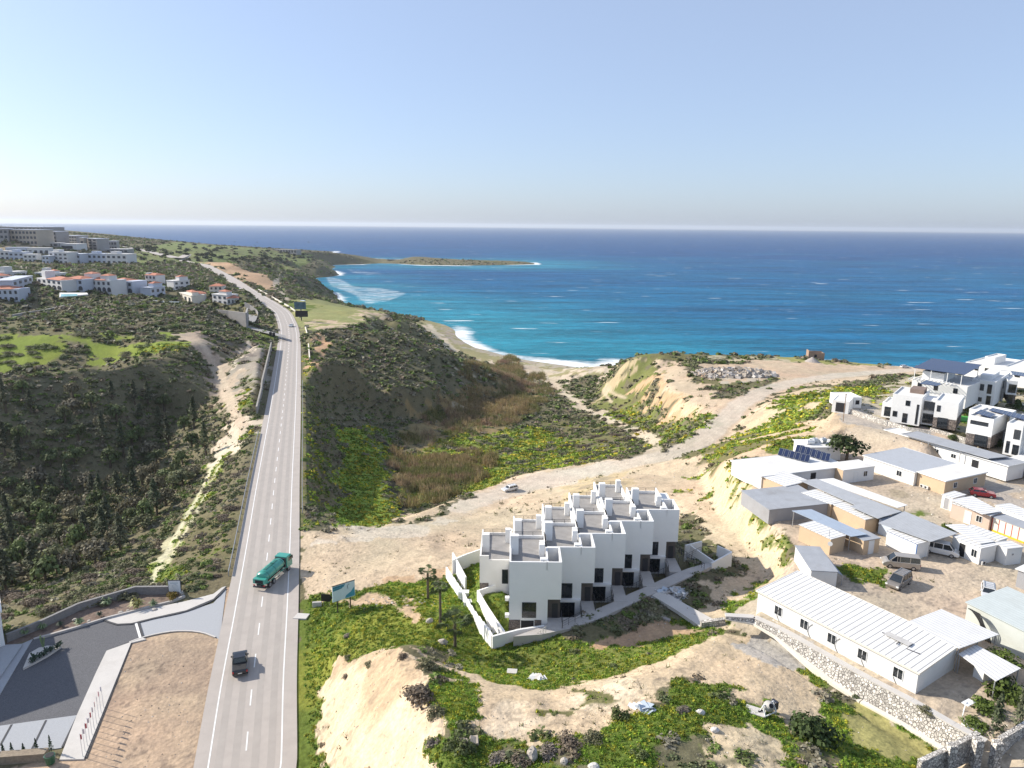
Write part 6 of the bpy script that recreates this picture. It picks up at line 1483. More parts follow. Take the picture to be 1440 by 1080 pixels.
# water tank truck
M_TEAL = mat('teal_paint', (.045, .30, .235), .35, .08, 1, coat=.4, dirt=.1); M_TEALD = mat('dark_teal_paint', (.02, .15, .11), .4, .08, 1)
tx, ty, tz = P(385, 813, 42.02); t = empty('tank_truck', (tx, ty, tz), R(90)-R(12), 'teal water tank truck turning across the road towards the dirt junction', 'truck')
t.scale = (.93, .93, .93); L_ = 9.3; f = MB(); f.box(-L_/2, L_/2-.3, -.45, .45, .75, 1.05); f.box(-L_/2-.05, -L_/2+.2, -1.2, 1.2, .55, .75); f.build('chassis', M_DSTEEL, t)
rings = []
for xx, k in ((-4.0, .35), (-3.9, .75), (-3.6, .95), (-3.2, 1), (-1, 1), (-.9, 1.0), (1.6, 1), (2.0, .93), (2.2, .7), (2.3, .3)):
    rings.append([(xx, 1.2*k*math.cos(a), 2.08+.93*k*math.sin(a)) for a in [2*math.pi*j/24 for j in range(24)]])
tank = MB().loft(rings).build('tank', M_TEAL, t, smooth=True)
for xx in (-3.2, -.95, 1.6): MB().loft([[(x_, 1.225*math.cos(a), 2.08+.955*math.sin(a)) for a in [2*math.pi*j/24 for j in range(24)]] for x_ in (xx-.05, xx+.05)]).build('tank_band', M_TEALD, tank)
MB().cyl((-.2, 0, 2.95), (-.2, 0, 3.15), .35, n=12).build('tank_hatch', M_TEALD, tank)
MB().box(-2.8, 1.2, -.25, .25, 2.98, 3.06).build('walkway', M_TEALD, tank)
rb = MB().box(-4.65, -3.75, -1.2, 1.2, 1.25, 2.15).build('rear_locker', M_TEAL, t, bevel=.05); MB().box(-4.68, -4.64, -.75, .75, 1.35, 1.95).build('locker_opening', M_DARK, rb)
for s in (-1, 1):
    MB().box(-3.9, 2.0, s*1.18-.06, s*1.18+.06, 1.18, 1.30).build('side_rail', M_TEAL, t)
    MB().bar((-.6, s*1.2, .95), (1.6, s*1.2, .95), .08).bar((-.6, s*1.2, .6), (1.6, s*1.2, .6), .08).build('side_guard', M_STEEL, t)
    for xx in (-3.1, -1.75, 3.3): wheel(t, xx, s*1.02, .52, .34, s)
    MB().box(-4.70, -4.66, s*.95-.18, s*.95+.18, .9, 1.1).build('tail_light', M_RED, t)
    MB().box(4.18, 4.3, s*1.42-.1, s*1.42+.1, 2.1, 2.7).build('wing_mirror', M_DARK, t)
cab = MB(); extrude(cab, [(2.65,.75),(4.62,.6),(4.65,1.5),(4.45,2.75),(4.2,2.95),(2.65,2.95)], 2.4); cb = cab.build('cab', M_TEAL, t, bevel=.08)
MB().box(4.50, 4.62, -1.05, 1.05, 1.75, 2.6).build('windscreen', M_GLASS, cb)
for s in (-1, 1): MB().box(3.3, 4.3, s*1.2-.015, s*1.2+.015, 1.85, 2.55).build('side_window', M_GLASS, cb)
MB().box(2.35, 2.65, -1.0, 1.0, 1.0, 2.7).build('engine_intake', M_DSTEEL, t)
# ---------------------------------------------------------------- signs and street furniture
M_SIGNB = plain('sign_blue', (.05,.26,.38), .5); M_SIGNP = plain('sign_pale', (.50,.62,.70), .5); M_BLK = plain('black_board', (.012,.010,.012), .6)
a, c = Vector(P(475.5,862,43)), Vector(P(493.5,856,43)); d = (c-a).normalized(); t = empty('billboard', a, math.atan2(d.y, d.x), 'blue and pale billboard on two black posts at the dirt road junction', 'billboard'); wdt = (c-a).length
M_ = MB().box(-.75, wdt+.75, -.06, .06, 2.0, 4.5); M_.build('panel', M_SIGNP, t)
fr = MB(); fr.poly([(-.7,-.07,3.7),(.5,-.07,3.8),(1.1,-.07,4.05),(1.3,-.07,4.42),(-.7,-.07,4.42)]); fr.poly([(wdt-.9,-.07,2.08),(wdt+.68,-.07,2.08),(wdt+.68,-.07,3.6),(wdt+.1,-.07,2.9),(wdt-.7,-.07,2.5)]); fr.build('blue_field', M_SIGNB, t)
tx_ = MB(); [tx_.box(-.6+.24*k, -.43+.24*k, -.085, -.075, 4.15, 4.30) for k in range(7)]; [tx_.box(-.6+.24*k, -.43+.24*k, -.085, -.075, 3.85, 3.96) for k in range(6)]; [tx_.bar((wdt-.2+.25*math.cos(q), -.08, 3.8+.4*math.sin(q)), (wdt-.2+.25*math.cos(q+.6), -.08, 3.8+.4*math.sin(q+.6)), .08, .02) for q in (1.0, 1.6, 2.2, 2.8, 3.4)]
tx_.build('lettering', plain('navy_print', (.02,.06,.14), .5), t)
for x in (.0, wdt): MB().bar((x, .1, -.5), (x, .1, 4.3), .14).build('post', M_BLK, t)
MB().box(-.8, wdt+.8, -.08, .08, 4.5, 4.57).build('frame', M_BLK, t)
x, y, z = G(459,853); t = empty('arrow_sign', (x, y, z), -.1, 'small black arrow-shaped board on thin posts left of the billboard', 'sign')
b = MB(); b.poly([(-.75,-.05,.9),(.6,-.05,.9),(1.05,-.05,1.5),(.6,-.05,2.1),(-.75,-.05,2.1)]); b.poly([(-.75,.03,.9),(-.75,.03,2.1),(.6,.03,2.1),(1.05,.03,1.5),(.6,.03,.9)]); b.box(-.75, .6, -.049, .029, .9, 2.1); b.build('board', M_BLK, t); MB().bar((-.4,0,-.3),(-.4,0,.9),.06).bar((.5,0,-.3),(.5,0,.9),.06).build('post', M_STEEL, t)
x, y, z = G(446,853); tag(MB().box(-.7, .7, -.2, .2, -.2, .8).build('utility_box', M_CONC, None, (x, y, z), .1, bevel=.03), 'small grey concrete box on the verge left of the arrow board', 'box')
x, y, z = G(424,868); tag(MB().prism([(-1.1,-.7),(.9,-.8),(1.1,.6),(-.8,.8)], -.2, .25).build('manhole_slab', M_PAVE, None, (x, y, z)), 'pale concrete slab on the verge beside the road edge', 'slab')
# white sign by the left entrance
x, y, z = P(247,838,41.7); t = empty('entrance_sign', (x, y, z), .05, 'white framed sign with a grey swirl above the stone planter wall at the left entrance', 'sign')
MB().box(-1.0, 1.0, -.08, .08, .7, 2.75).build('frame', M_BLK, t); MB().box(-.93, .93, -.1, -.08, .78, 2.67).build('panel', plain('sign_white', (.62,.66,.68), .5), t)
sw = MB(); [sw.bar((.1+.36*math.cos(q), -.105, 1.75+.36*math.sin(q)), (.1+.36*math.cos(q+.5), -.105, 1.75+.36*math.sin(q+.5)), .07, .01) for q in np.arange(-.4, 4.2, .5)]; sw.box(-.6, .6, -.108, -.1, 2.25, 2.33); sw.build('swirl_mark', plain('sign_grey', (.25,.33,.38), .5), t)
for s in (-.7, .7): MB().bar((s, .1, -.5), (s, .1, .8), .1).build('post', M_DSTEEL, t)
# guard rails
def guard_rail(pts, label, spacing=4.0, group='steel guard rails of the main road'):
    t = empty('guard_rail', (0,0,0), 0, label, 'guard rail', group); c = smooth_line([np.array(p) for p in pts], 3.0); b = MB(); pm = MB()
    for p, q in zip(c[:-1], c[1:]): b.bar(p+np.array([0,0,.62]), q+np.array([0,0,.62]), .08, .32)
    b.build('rail', M_STEEL, t); acc = 0
    for p in c[::1]: pm.bar(p+np.array([0,0,-.4]), p+np.array([0,0,.7]), .12)
    o = pm.build('post_row', M_STEEL, t); o['kind'] = 'stuff'; return t
rl = offset_line(road_c, -5.9); rr_ = offset_line(road_c, 6.1)
def seg(c, y0, y1): return [p for p in c if y0 < p[1] < y1][::3]
guard_rail(seg(rl, 108, 196), 'left guard rail above the ravine from the entrance to the track')
guard_rail(seg(rr_, 136, 262), 'right guard rail above the bright green embankment')
# concrete retaining wall left of the road and shoulder curbs
rw = [p for p in offset_line(road_c, -7.6) if 212 < p[1] < 330][::4]
M_WCON = mat('weathered_concrete', (.30,.28,.25), .9, .15, .6, dirt=.4)
o = wall_line('retaining_wall', [(p[0], p[1], p[2]-.8, p[2]+3.2+(.4 if i > 3 else -.8)) for i, p in enumerate(rw)], .5, M_WCON, 'tall grey concrete retaining wall along the left side of the road'); 
lw = [p for p in offset_line(road_c, 8.5) if 440 < p[1] < 610 and p[0] > -230][::3]
wall_line('parapet_wall', [(p[0], p[1], p[2]-1, p[2]+.75) for p in lw], .7, M_CREAM, 'cream low wall curving along the outside of the road bend')
lw = [p for p in offset_line(road_c, 9.2) if 305 < p[1] < 400][::4]
wall_line('parapet_wall', [(p[0], p[1], p[2]-1, p[2]+.7) for p in lw], .5, M_CREAM, 'low pale wall on the right verge before the road bend')
# meadow billboards, blue-white building
x, y, z = P(424,452,42); t = empty('billboard', (x, y, z), .1, 'dark two-panel billboard standing in the meadow by the road bend', 'billboard')
MB().box(-6, 5, -.3, 0, 12, 19).build('panel', mat('printed_panel', (.06,.12,.15), .5, .6, .25), t); MB().box(-5.5, 6.5, -.5, -.2, 4.5, 10.5).build('panel', M_BLK, t); MB().cyl((0,.4,-2), (0,.4,13), .5, n=10).build('post', M_DSTEEL, t); t.scale = (.62, .62, .62)
x, y, z = P(416,430,38); t = empty('roadside_building', (x, y, z-.5), .05, 'small white and blue flat building beyond the road bend', 'building')
MB().box(-6, 6, 0, 6, -2, 4.2).build('wall', mat('pale_blue_render', (.55,.62,.72), .8), t); MB().box(-4.5, -1.5, -.05, 0, 1.2, 3.0).build('window', M_GLASS, t); MB().box(-9, -6, -1, 5, -2, .8).build('terrace', M_WHITE, t)
# sign posts at the left verge
for k, (u, v) in enumerate(((381,478), (385.5,479))):
    x, y, z = P(u, v, 42); t = empty('sign_post', (x, y, z), 0, ['left', 'right'][k]+' of two dark signs on the left verge at the side road mouth', 'sign'); MB().bar((0,0,-.5), (0,0,4.2 if k else 5.5), .18).build('post', M_DSTEEL, t); MB().box(-.7, .7, -.1, .1, 2.2, 4.0).build('panel', M_BLK, t)

# ---------------------------------------------------------------- walled courtyard at the lower left
CZ_ = 41.75
ZC = lambda x, y: (x/4.91, 860+y/4.91)
M_DGRAV = mat('dark_gravel', (.115, .115, .122), .95, .45, 9, bump=.04, bscale=14)
M_LPAV = mat('light_grey_paving', (.36, .37, .385), .85, .10, 5, bump=.01, bscale=20)
M_CURB = plain('dark_kerb', (.05,.05,.055), .8)
def flat(name, px, z, m, th=.1, kind='structure'): return slab(name, px, z, th, m, kind)
GRAV = [ZC(230,190), ZC(720,55), ZC(935,60), ZC(970,180), ZC(735,270), ZC(530,715), (0,1020.5), (-60,1031), (-60,1010), (0,973)]
flat('courtyard_gravel', GRAV, CZ_+.08, M_DGRAV)
flat('courtyard_paving', [(-60,1031), (0,1020.5), ZC(530,715), ZC(425,940), (0,1065), (-60,1076)], CZ_+.085, M_LPAV)
for a, c in (((80,780), (0,925)), ((318,750), (215,960)), ((537,715), (430,935))):
    p, q = P(*ZC(*a), CZ_+.10), P(*ZC(*c), CZ_+.10); MB().bar(p, q, .22, .03).build('paving_joint', M_CURB)['kind'] = 'structure'
flat('forecourt_paving', [ZC(960,60), (215,869.5), (262,860), (300,848), (318,828), (309,900), (303,895), (270,887), (235,888), (200,896)], CZ_+.06, M_LPAV)
o = MB().bar(P(190.5,873.5,CZ_+.13), P(197.5,897,CZ_+.13), .35, .03).build('drain_strip', M_WHITE); o['kind'] = 'structure'; o = MB().bar(P(194,873,CZ_+.13), P(201,896,CZ_+.13), .35, .03).build('drain_strip', M_CURB); o['kind'] = 'structure'
PAVC = [ZC(735,270), ZC(985,180), ZC(1010,190), ZC(905,215), ZC(700,720), ZC(578,1018), ZC(410,1022), ZC(530,715), ZC(665,415)]
flat('pavement', PAVC, CZ_+.16, M_PAVE, .5)
flat('pavement', [(146,872), (165,865), (200,858), (262,845), (300,835), (312,826), (318,824), (300,842), (262,858), (215,868.5), (185,876), (165,877)], CZ_+.16, M_PAVE, .4)
c = smooth_line([np.array(P(u, v, CZ_+.12)) for u, v in ((146,872),(165,878.5),(185,877.5),(215,870),(262,859.5),(300,843.5),(317,827))], 1.0)
b = MB(); [b.bar(p, q, .3, .12) for p, q in zip(c[:-1], c[1:])]; tag(b.build('kerb', M_CURB), kind='structure')
c = smooth_line([np.array(P(u, v, CZ_+.12)) for u, v in ((182,903),(205,895),(240,888),(270,887.5),(290,891),(303,896))], 1.0)
b = MB(); [b.bar(p, q, .22, .12) for p, q in zip(c[:-1], c[1:])]; tag(b.build('kerb', M_PAVE), kind='structure')
b = MB(); [b.bar(P(*ZC(*p), CZ_-.1), P(*ZC(*q), CZ_-.1), .3, .4) for p, q in (((908,215), (590,1020)),)]; tag(b.build('kerb', M_CURB), kind='structure')
b = MB(); [b.bar(P(*p, CZ_+.12), P(*q, CZ_+.12), .3, .2) for p, q in ((ZC(232,190), ZC(480,120)), (ZC(480,120), ZC(730,52)))]; tag(b.build('kerb', M_CONC), kind='structure')
flat('house_terrace', [(-40,920), (0,907), ZC(150,222), ZC(225,190), ZC(0,570), (-60,1010)], CZ_+.22, M_LPAV, .5)
flat('house_terrace', [(-40,920), (0,907), ZC(155,225), ZC(0,450), (-60,985)], CZ_+.5, M_LPAV, .4)
# left house, mostly outside the picture, whose shadow falls on the gravel
t = empty('left_house', (*P(8,912,CZ_)[:2], CZ_), R(38), 'white house cut by the left edge beside the dark gravel courtyard', 'house')
b = MB(); b.box(-14, 0, 0, 9, -.5, 5.6); b.box(-26, -3.5, -3, 8, -.5, 10.5); b.build('wall', M_WHITE, t); window(t, 'r', 0, 9, 1.2, .3, 1.4, 2.2, bars=1, label='blue-green glazed door'); MB().box(-14.2, .25, -.25, 9.2, 5.6, 5.85).box(-26.2, -3.3, -3.2, 8.2, 10.5, 10.75).build('roof', M_WHITE, t)
# planting bed walls
wall_line('boundary_wall', [(*P(u, v, z)[:2], 39.5, z) for u, v, z in ((8,893,42.9), (60,872,42.9), (110,849,42.9), (190,825.5,43.0), (246,825,43.0))], .35, mat('grey_stone_wall', (.24,.23,.22), .9, .2, 3, bump=.05), 'low stone boundary wall with pale coping between the courtyard bed and the scrub', coping=.1)
wall_line('stone_wall', [(*P(246,826,42)[:2], 40, 42.9), (*P(257,838,42)[:2], 40, 42.4)], .5, M_RUBBLE, 'sloping stone wing wall under the white entrance sign')
wall_line('bed_edge', [(*P(u, v, 42)[:2], 41, 42.15) for u, v in ((60,896), (105,883), (150,869), (200,856), (240,846), (260,838))], .3, M_CONC, 'thin kerb wall edging the planted bed along the entrance', 'wall')
rx, ry, rz_ = P(12,1052,42); wall_line('stone_wall', [(*P(-60,1078,42.2)[:2], 41, 42.7), (*P(0,1067,42.2)[:2], 41, 42.7), (*P(66,1062,42.2)[:2], 41, 42.7)], .9, mat('brown_stone_wall', (.30,.24,.17), .9, .35, 3.5, bump=.08), 'low brown stone wall at the bottom left corner carrying small cypresses', coping=.08)
CYP = conifer_mesh(300, 420, (.03,.06,.025))
for k, (x_, y_) in enumerate(((25,985), (85,985), (165,978), (255,975), (352,960))):
    x, y, z = P(*ZC(x_, y_), 42.0); t = empty('cypress', (x, y, 42.0), k*.9, ['first', 'second', 'third, leaning', 'fourth', 'last and tallest'][k]+' young cypress from the left in the row behind the low stone wall', 'tree', 'young cypresses by the courtyard')
    c = bpy.data.objects.new('crown', CYP); COL.objects.link(c); c.parent = t; h = (1.15, 1.3, 1.1, 1.6, 1.7)[k]; c.scale = (.30, .30, h*.62); o = bpy.data.objects.new('trunk', TR); COL.objects.link(o); o.parent = t; o.scale = (.4, .4, .6)
x, y, z = P(*ZC(350,1045), 41.9); t = empty('green_bin', (x, y, 41.9), .2, 'dark green bin at the end of the low brown stone wall', 'bin'); MB().cyl((0,0,0), (0,0,1.0), .42, .55, 14).build('body', mat('green_plastic', (.02,.10,.05), .5), t); MB().cyl((0,0,1.0), (0,0,1.04), .45, n=14).build('opening', M_DARK, t); MB().cyl((-.6,-.1,.9), (.6,-.1,.9), .05, n=6).build('handle', M_STEEL, t)
# flag poles
for k in range(10):
    s = k/9; x_, y_ = 572+(715-572)*s, 1000-(1000-660)*s; x, y, z = P(*ZC(x_, y_), CZ_+.16)
    t = empty('flag_pole', (x, y, CZ_+.16), .3*k, f'white flag pole with a furled red and white flag on the pavement, number {k+1} from the bottom' if 0 else 'slim white flag pole on the courtyard pavement, '+['nearest of the row', 'second from the near end', 'third from the near end', 'fourth from the near end', 'fifth from the near end', 'sixth from the near end', 'seventh from the near end', 'third from the far end', 'second from the far end', 'farthest of the row'][k], 'flag pole', 'flag poles on the courtyard pavement')
    MB().cyl((0,0,0), (0,0,2.9), .035, .025, 7).sphere((0,0,2.92), .05, 6, 4).build('pole', M_WFR, t)
    MB().prism([(0,.02), (.16,.05), (.2,.0), (.05,-.05)], 2.2, 2.8).build('flag', plain('flag_red', (.45,.10,.12), .8) if k % 2 == 0 else plain('flag_white', (.6,.55,.58), .8), t)
# planter island with succulents, agaves in the bed
def rosette(mb, x, y, z, r, n, up=.6, w=.09):
    for k in range(n):
        a = 6.28*k/n+rnd.uniform(-.2, .2); l = r*rnd.uniform(.75, 1.1); u = up*rnd.uniform(.5, 1.3); p = Vector((x, y, z)); m = p+Vector((math.cos(a)*l*.5, math.sin(a)*l*.5, l*u)); q = p+Vector((math.cos(a)*l, math.sin(a)*l, l*u*.7)); s = Vector((-math.sin(a), math.cos(a), 0))*w*r
        mb.quad(tuple(p-s*.5), tuple(p+s*.5), tuple(m+s), tuple(m-s)); mb.poly([tuple(m-s), tuple(m+s), tuple(q)])
M_AGAVE = mat('agave_leaf', (.16,.22,.10), .6, .3, 4); M_AGY = mat('yellow_agave_leaf', (.32,.30,.10), .6, .3, 4); M_DKG = mat('dark_shrub_leaf', (.03,.055,.03), .7, .4, 6)
t = empty('planter_island', (*P(*ZC(290,330), CZ_+.1)[:2], CZ_+.08), 0, 'pale kerbed triangular island with dark shrubs and a small cactus on the dark gravel', 'planter')
pl = [Vector(P(*ZC(*q), CZ_+.08))-t.location for q in ((160,405), (205,300), (270,262), (330,248), (425,252), (390,275), (330,315), (250,360))]; b = MB(); b.prism([(p.x, p.y) for p in pl][::-1], 0, .3); b.build('kerb', M_PAVE, t)
mb = MB(); [rosette(mb, *(pl[0]*(1-s)+pl[4]*s+Vector((rnd.uniform(-.2,.3), .5, 0)))[:2], .3, rnd.uniform(.6, .9), 14, .9, .16) for s in (.15, .25, .35, .45, .55, .65, .78, .9)]; mb.build('shrubs', M_DKG, t)
mb = MB(); q = (pl[2]+pl[3])/2; [mb.cyl((q.x, q.y, .2), (q.x+.3*math.cos(a), q.y+.3*math.sin(a), 1.7+.3*math.sin(3*a)), .13, .09, 7) for a in (0, 1.5, 2.8, 4.4)]; mb.build('cactus', M_AGAVE, t)
for k, (u, v, r_, m_, nm) in enumerate(((193,855,1.35,M_AGY,'big yellow-green agave in the middle of the bed'), (216,852,.8,M_AGAVE,'grey-green agave right of the big yellow one'), (112,878,.9,M_AGAVE,'fresh green agave in the left half of the bed'), (60,885,.8,M_AGAVE,'green agave near the white house in the bed'),
                                        (35,892,.9,M_AGAVE,'round green plant at the left end of the bed'), (150,850,1.0,M_AGAVE,'dark spiky aloe against the stone boundary wall'), (140,866,.6,M_DKG,'little dark plant beside the kerb in the bed middle'), (85,880,.6,M_DKG,'small dark plant in the left part of the bed'))):
    x, y, z = P(u, v, 41.9); mb = MB(); rosette(mb, 0, 0, 0, r_, 26, .8, .12); rosette(mb, 0, 0, 0, r_*.7, 18, 1.5, .12); tag(mb.build('agave', m_, None, (x, y, z)), nm, 'plant', 'plants in the entrance bed')
x, y, z = P(243,841,42.0); o = bpy.data.objects.new('golden_shrub', tree_mesh(310, 420, .13, (.26,.19,.04))); COL.objects.link(o); o.location = (x, y, z); o.scale = (1.1, 1.1, 1.3); tag(o, 'golden round shrub below the white entrance sign', 'shrub')
for k, (u, v, r_) in enumerate(((170,862,.35), (105,872,.3), (125,874,.28), (180,859,.25), (218,858,.3))):
    x, y, z = P(u, v, 41.85); mb = MB().sphere((0,0,r_*.3), r_, 7, 5, (1.3, 1, .6)); tag(mb.build('boulder', M_ROCKM if 0 else mat('boulder_stone', (.40,.36,.31), .9, .2, 2, bump=.03), None, (x, y, z), k), 'pale rounded stone in the entrance bed, '+['largest, near its middle', 'left of the fresh green agave', 'right of the fresh green agave', 'smallest, beside the largest', 'by the grey-green agave'][k], 'stone', 'stones in the entrance bed')

# ---------------------------------------------------------------- palms
def palm(px, h, label, fr=16, rad=1.5, drop=.5, z=None, skirt=True):
    x, y, z = P(*px, z) if z else G(*px); t = empty('palm_tree', (x, y, z), rnd.uniform(0, 6), label, 'palm', 'palm trees by the garden wall')
    m = MB(); n = 8
    m.loft([[((.20-.06*q/n+.03*(q % 2))*math.cos(a), (.20-.06*q/n+.03*(q % 2))*math.sin(a), h*q/n) for a in [6.283*j/9 for j in range(9)]] for q in range(n+1)]); m.build('trunk', M_BARK, t)
    f = MB()
    for k in range(fr):
        a = 6.28*k/fr+rnd.uniform(-.2, .2); el = rnd.uniform(-.3, 1.1); L = rad*rnd.uniform(.8, 1.1); p = Vector((0,0,h)); d = Vector((math.cos(a)*math.cos(el), math.sin(a)*math.cos(el), math.sin(el)))
        e = p+d*L*.55; s = d.cross(Vector((0,0,1))).normalized()
        f.quad(tuple(p-s*.03), tuple(p+s*.03), tuple(e+s*.03), tuple(e-s*.03))
        for j in range(9):
            b_ = (j-4)/4*1.15; dd_ = (d*math.cos(b_)+s*math.sin(b_)).normalized(); tip = e+dd_*L*.5+Vector((0,0,-drop*.25*L)); w_ = s*math.cos(b_)*.05-d*math.sin(b_)*.05
            f.poly([tuple(e-w_*.4), tuple(e+w_*.4), tuple(e+dd_*L*.25+w_), tuple(tip), tuple(e+dd_*L*.25-w_)])
    f.build('fronds', mat('palm_leaf', (.085,.115,.035), .7, .35, 3), t)
    if skirt:
        s_ = MB()
        for k in range(16): a = 6.28*k/16; s_.poly([(math.cos(a)*.12, math.sin(a)*.12, h-.05), (math.cos(a+.35)*.12, math.sin(a+.35)*.12, h-.05), (math.cos(a+.1)*.55, math.sin(a+.1)*.55, h-rnd.uniform(.8, 1.3))])
        s_.build('dead_fronds', mat('dry_frond', (.22,.15,.08), .9, .3, 4), t)
palm((602,842), 4.3, 'palm with dark drooping crown, upper one of the three by the garden wall', 15, 1.7, .9)
palm((619.5,877), 5.4, 'tall thin palm with a small scruffy crown, middle one of the three', 16, 1.5, 1.0)
palm((640,910), 3.3, 'lowest palm with the fullest fan crown, nearest the wall corner', 26, 2.5, .6)
# ---------------------------------------------------------------- cement mixer, boards, rubble, stones
x, y, z = G(1080,1006); t = empty('cement_mixer', (x, y, z), .5, 'old cement mixer with white drum and open black mouth on the sandy ground', 'cement mixer'); S_ = 1.05
d = MB(); c0_ = Vector((0,0,1.05)); ax = Vector((-.25,-.75,.62)).normalized(); u_ = ax.orthogonal().normalized(); v_ = ax.cross(u_)
d.loft([[tuple((c0_+ax*k*S_+(u_*math.cos(a)+v_*math.sin(a))*r*S_)) for a in [6.283*j/16 for j in range(16)]] for k, r in ((-.45,.22), (-.38,.42), (-.05,.52), (.15,.50), (.45,.24), (.5,.25))]); dr = d.build('drum', mat('worn_drum', (.40,.38,.35), .7, .2, 3, dirt=.4), t, smooth=True)
MB().cyl(tuple(c0_+ax*.51*S_), tuple(c0_+ax*.52*S_), .21*S_, n=16).build('drum_mouth', M_DARK, dr)
fm = MB(); fm.bar((-.8,-.3,.35), (.8,-.3,.35), .1).bar((-.8,.5,.35), (.8,.5,.35), .1).bar((-.75,-.3,.35), (-.75,.1,1.3), .1).bar((.75,-.3,.35), (.75,.1,1.3), .1).bar((-.75,.5,.35), (-.75,.1,1.3), .08).bar((-.75,.1,1.3), (.75,.1,1.3), .08); fm.build('frame', M_WFR, t)
MB().box(.75, 1.2, -.2, .5, .4, 1.25).build('engine', M_DSTEEL, t, bevel=.03)
for s in (-1, 1): wheel(t, s*.62, .45, .30, .14, 1)
def board(name, px, w_, d_, th, rz, m, label, cat='board', dz=0, tilt=0, group=None):
    x, y, z = G(*px); o = MB().box(-w_/2, w_/2, -d_/2, d_/2, 0, th).build(name, m, None, (x, y, z+dz), rz); o.rotation_euler = (tilt, 0, rz); return tag(o, label, cat, group)
board('board', (1062,1002), 1.9, 1.1, .08, -.5, M_PAVE, 'pale board lying on the ground left of the cement mixer', dz=.15, tilt=.1)
board('slab', (720,947), 1.2, .9, .35, -.1, M_PAVE, 'square pale stone block lying in the grass left of the white heap', 'stone')
board('roof_plate', (936,872), 1.3, .5, .3, -.6, mat('grey_bag', (.30,.27,.25), .8), 'grey bag lying on the side path by the metal scrap', 'bag')
def heap(name, px, rad, h, n, mats, label, cat, sz=(.3, .9), flat_=.3):
    """a heap counts as one thing that nobody could take stock of"""
    x, y, z = G(*px); b = MB(); r = random.Random(hash(label) % 1000)
    r = random.Random(len(label)*7+n)
    for k in range(n):
        a = r.uniform(0, 6.28); q = math.sqrt(r.random()); px_, py_ = math.cos(a)*rad[0]*q, math.sin(a)*rad[1]*q; zz = float(Hf(x+px_, y+py_))-z+h*(1-q)*r.uniform(.3, 1); s = r.uniform(*sz)
        M = Matrix.Translation((px_, py_, zz)) @ Matrix.Rotation(r.uniform(0, 6.28), 4, 'Z') @ Matrix.Rotation(r.uniform(-.7, .7), 4, 'X') @ Matrix.Rotation(r.uniform(-.5, .5), 4, 'Y'); b.mi = r.randrange(len(mats))
        b.box(-s/2, s/2, -s*r.uniform(.25, .5), s*r.uniform(.25, .5), -s*flat_/2, s*flat_/2, M)
    o = b.build(name, mats, None, (x, y, z)); tag(o, label, cat); return o
M_SCRAP = plain('blue_scrap', (.46,.52,.58), .4, .3); M_STO = mat('quarried_stone', (.40,.34,.27), .9, .2, 1.5)
heap('scrap_heap', (938,835), (3.3, 1.5), .7, 190, [M_SCRAP, M_STEEL, M_WHITE, M_CONC], 'tangled heap of bluish metal strips and scraps beside the side path', 'heap', (.25, 1.3), .06)
heap('block_heap', (757,955), (1.1, .7), .6, 14, [M_WHITE, M_PAVE], 'small heap of white blocks and boards at the edge of the grass', 'heap', (.5, 1.0), .35)
heap('rubble_heap', (1032,526), (19, 11), 3.4, 520, [M_STO, M_STO, mat('grey_stone', (.30,.27,.24), .9), M_CONC], 'wide heap of quarried stone blocks on the headland plateau', 'rubble', (.8, 2.4), .6)
heap('rubble_heap', (1003,526), (9, 5), 1.2, 120, [mat('orange_soil_clod', (.42,.26,.16), .9), M_STO], 'reddish rubble patch left of the stone heap on the headland', 'rubble', (.5, 1.4), .6)
heap('plank_heap', (902,998), (1.3, .8), .3, 16, [M_WFR, M_SCRAP], 'scattered white planks in the foreground grass', 'heap', (.6, 1.4), .05)
heap('rubble_heap', (1355,1035), (1.6, .9), .3, 40, [mat('orange_plank', (.5,.27,.12), .8), M_PAVE, M_WHITE], 'orange and white debris behind the gateway pillars', 'rubble', (.3, .9), .2)
heap('rock_heap', (660,1048), (.8, .6), .4, 6, [M_STO], 'few pale rocks between the bushes at the bottom', 'rocks', (.5, .9), .8)
tag(heap('scattered_stones', (560,845), (8, 3), .1, 60, [M_STO, M_PAVE], 'scattered pale stones where the grass meets the dirt road', 'stones', (.1, .35), .6), kind='stuff')
x, y, z = G(1142,509); tag(MB().cyl((0,0,-.5), (0,0,2.6), 4.6, .2, 14, False).build('gravel_heap', mat('grey_gravel', (.36,.32,.29), .95, .2, 3, bump=.05), None, (x, y, z)), 'small grey conical gravel heap in front of the stone ruin', 'heap')
M_BOUL = mat('boulder_stone', (.40,.36,.31), .9, .2, 2, bump=.03)
def boulder(px, r_, label, sq=(1.2,1,.8), m=M_BOUL):
    x, y, z = G(*px); me = MB().sphere((0,0,0), 1, 9, 7); rr2 = random.Random(int(px[0]))
    me.v = [tuple(c_*(1+rr2.uniform(-.18, .18)) for c_ in v) for v in me.v]; o = me.build('boulder', m, None, (x, y, z+r_*.3), rr2.uniform(0, 6)); o.scale = (r_*sq[0], r_*sq[1], r_*sq[2]); tag(o, label, 'boulder', 'boulders')
boulder((748,1066), .6, 'pointed grey boulder at the bottom centre between dark bushes', (1, .8, 1.5)); boulder((793,1072), .35, 'brown boulder right of the pointed one at the bottom'); boulder((835,1080), .42, 'smooth pale boulder cut by the bottom edge', m=M_PAVE)
boulder((622,905), .55, 'large rounded stone below the palm trees'); boulder((604,875), .5, 'pale stone in the grass left of the tall palm'); boulder((985,1003), .35, 'white stone in the foreground grass', m=M_PAVE); boulder((1005,1028), .35, 'pale pink stone left of the bare patch in the foreground', m=M_PAVE)
boulder((975,868), .5, 'stone at the lower side of the side path'); boulder((870,838), .35, 'light stone in the shaded grass below the path', m=M_PAVE)

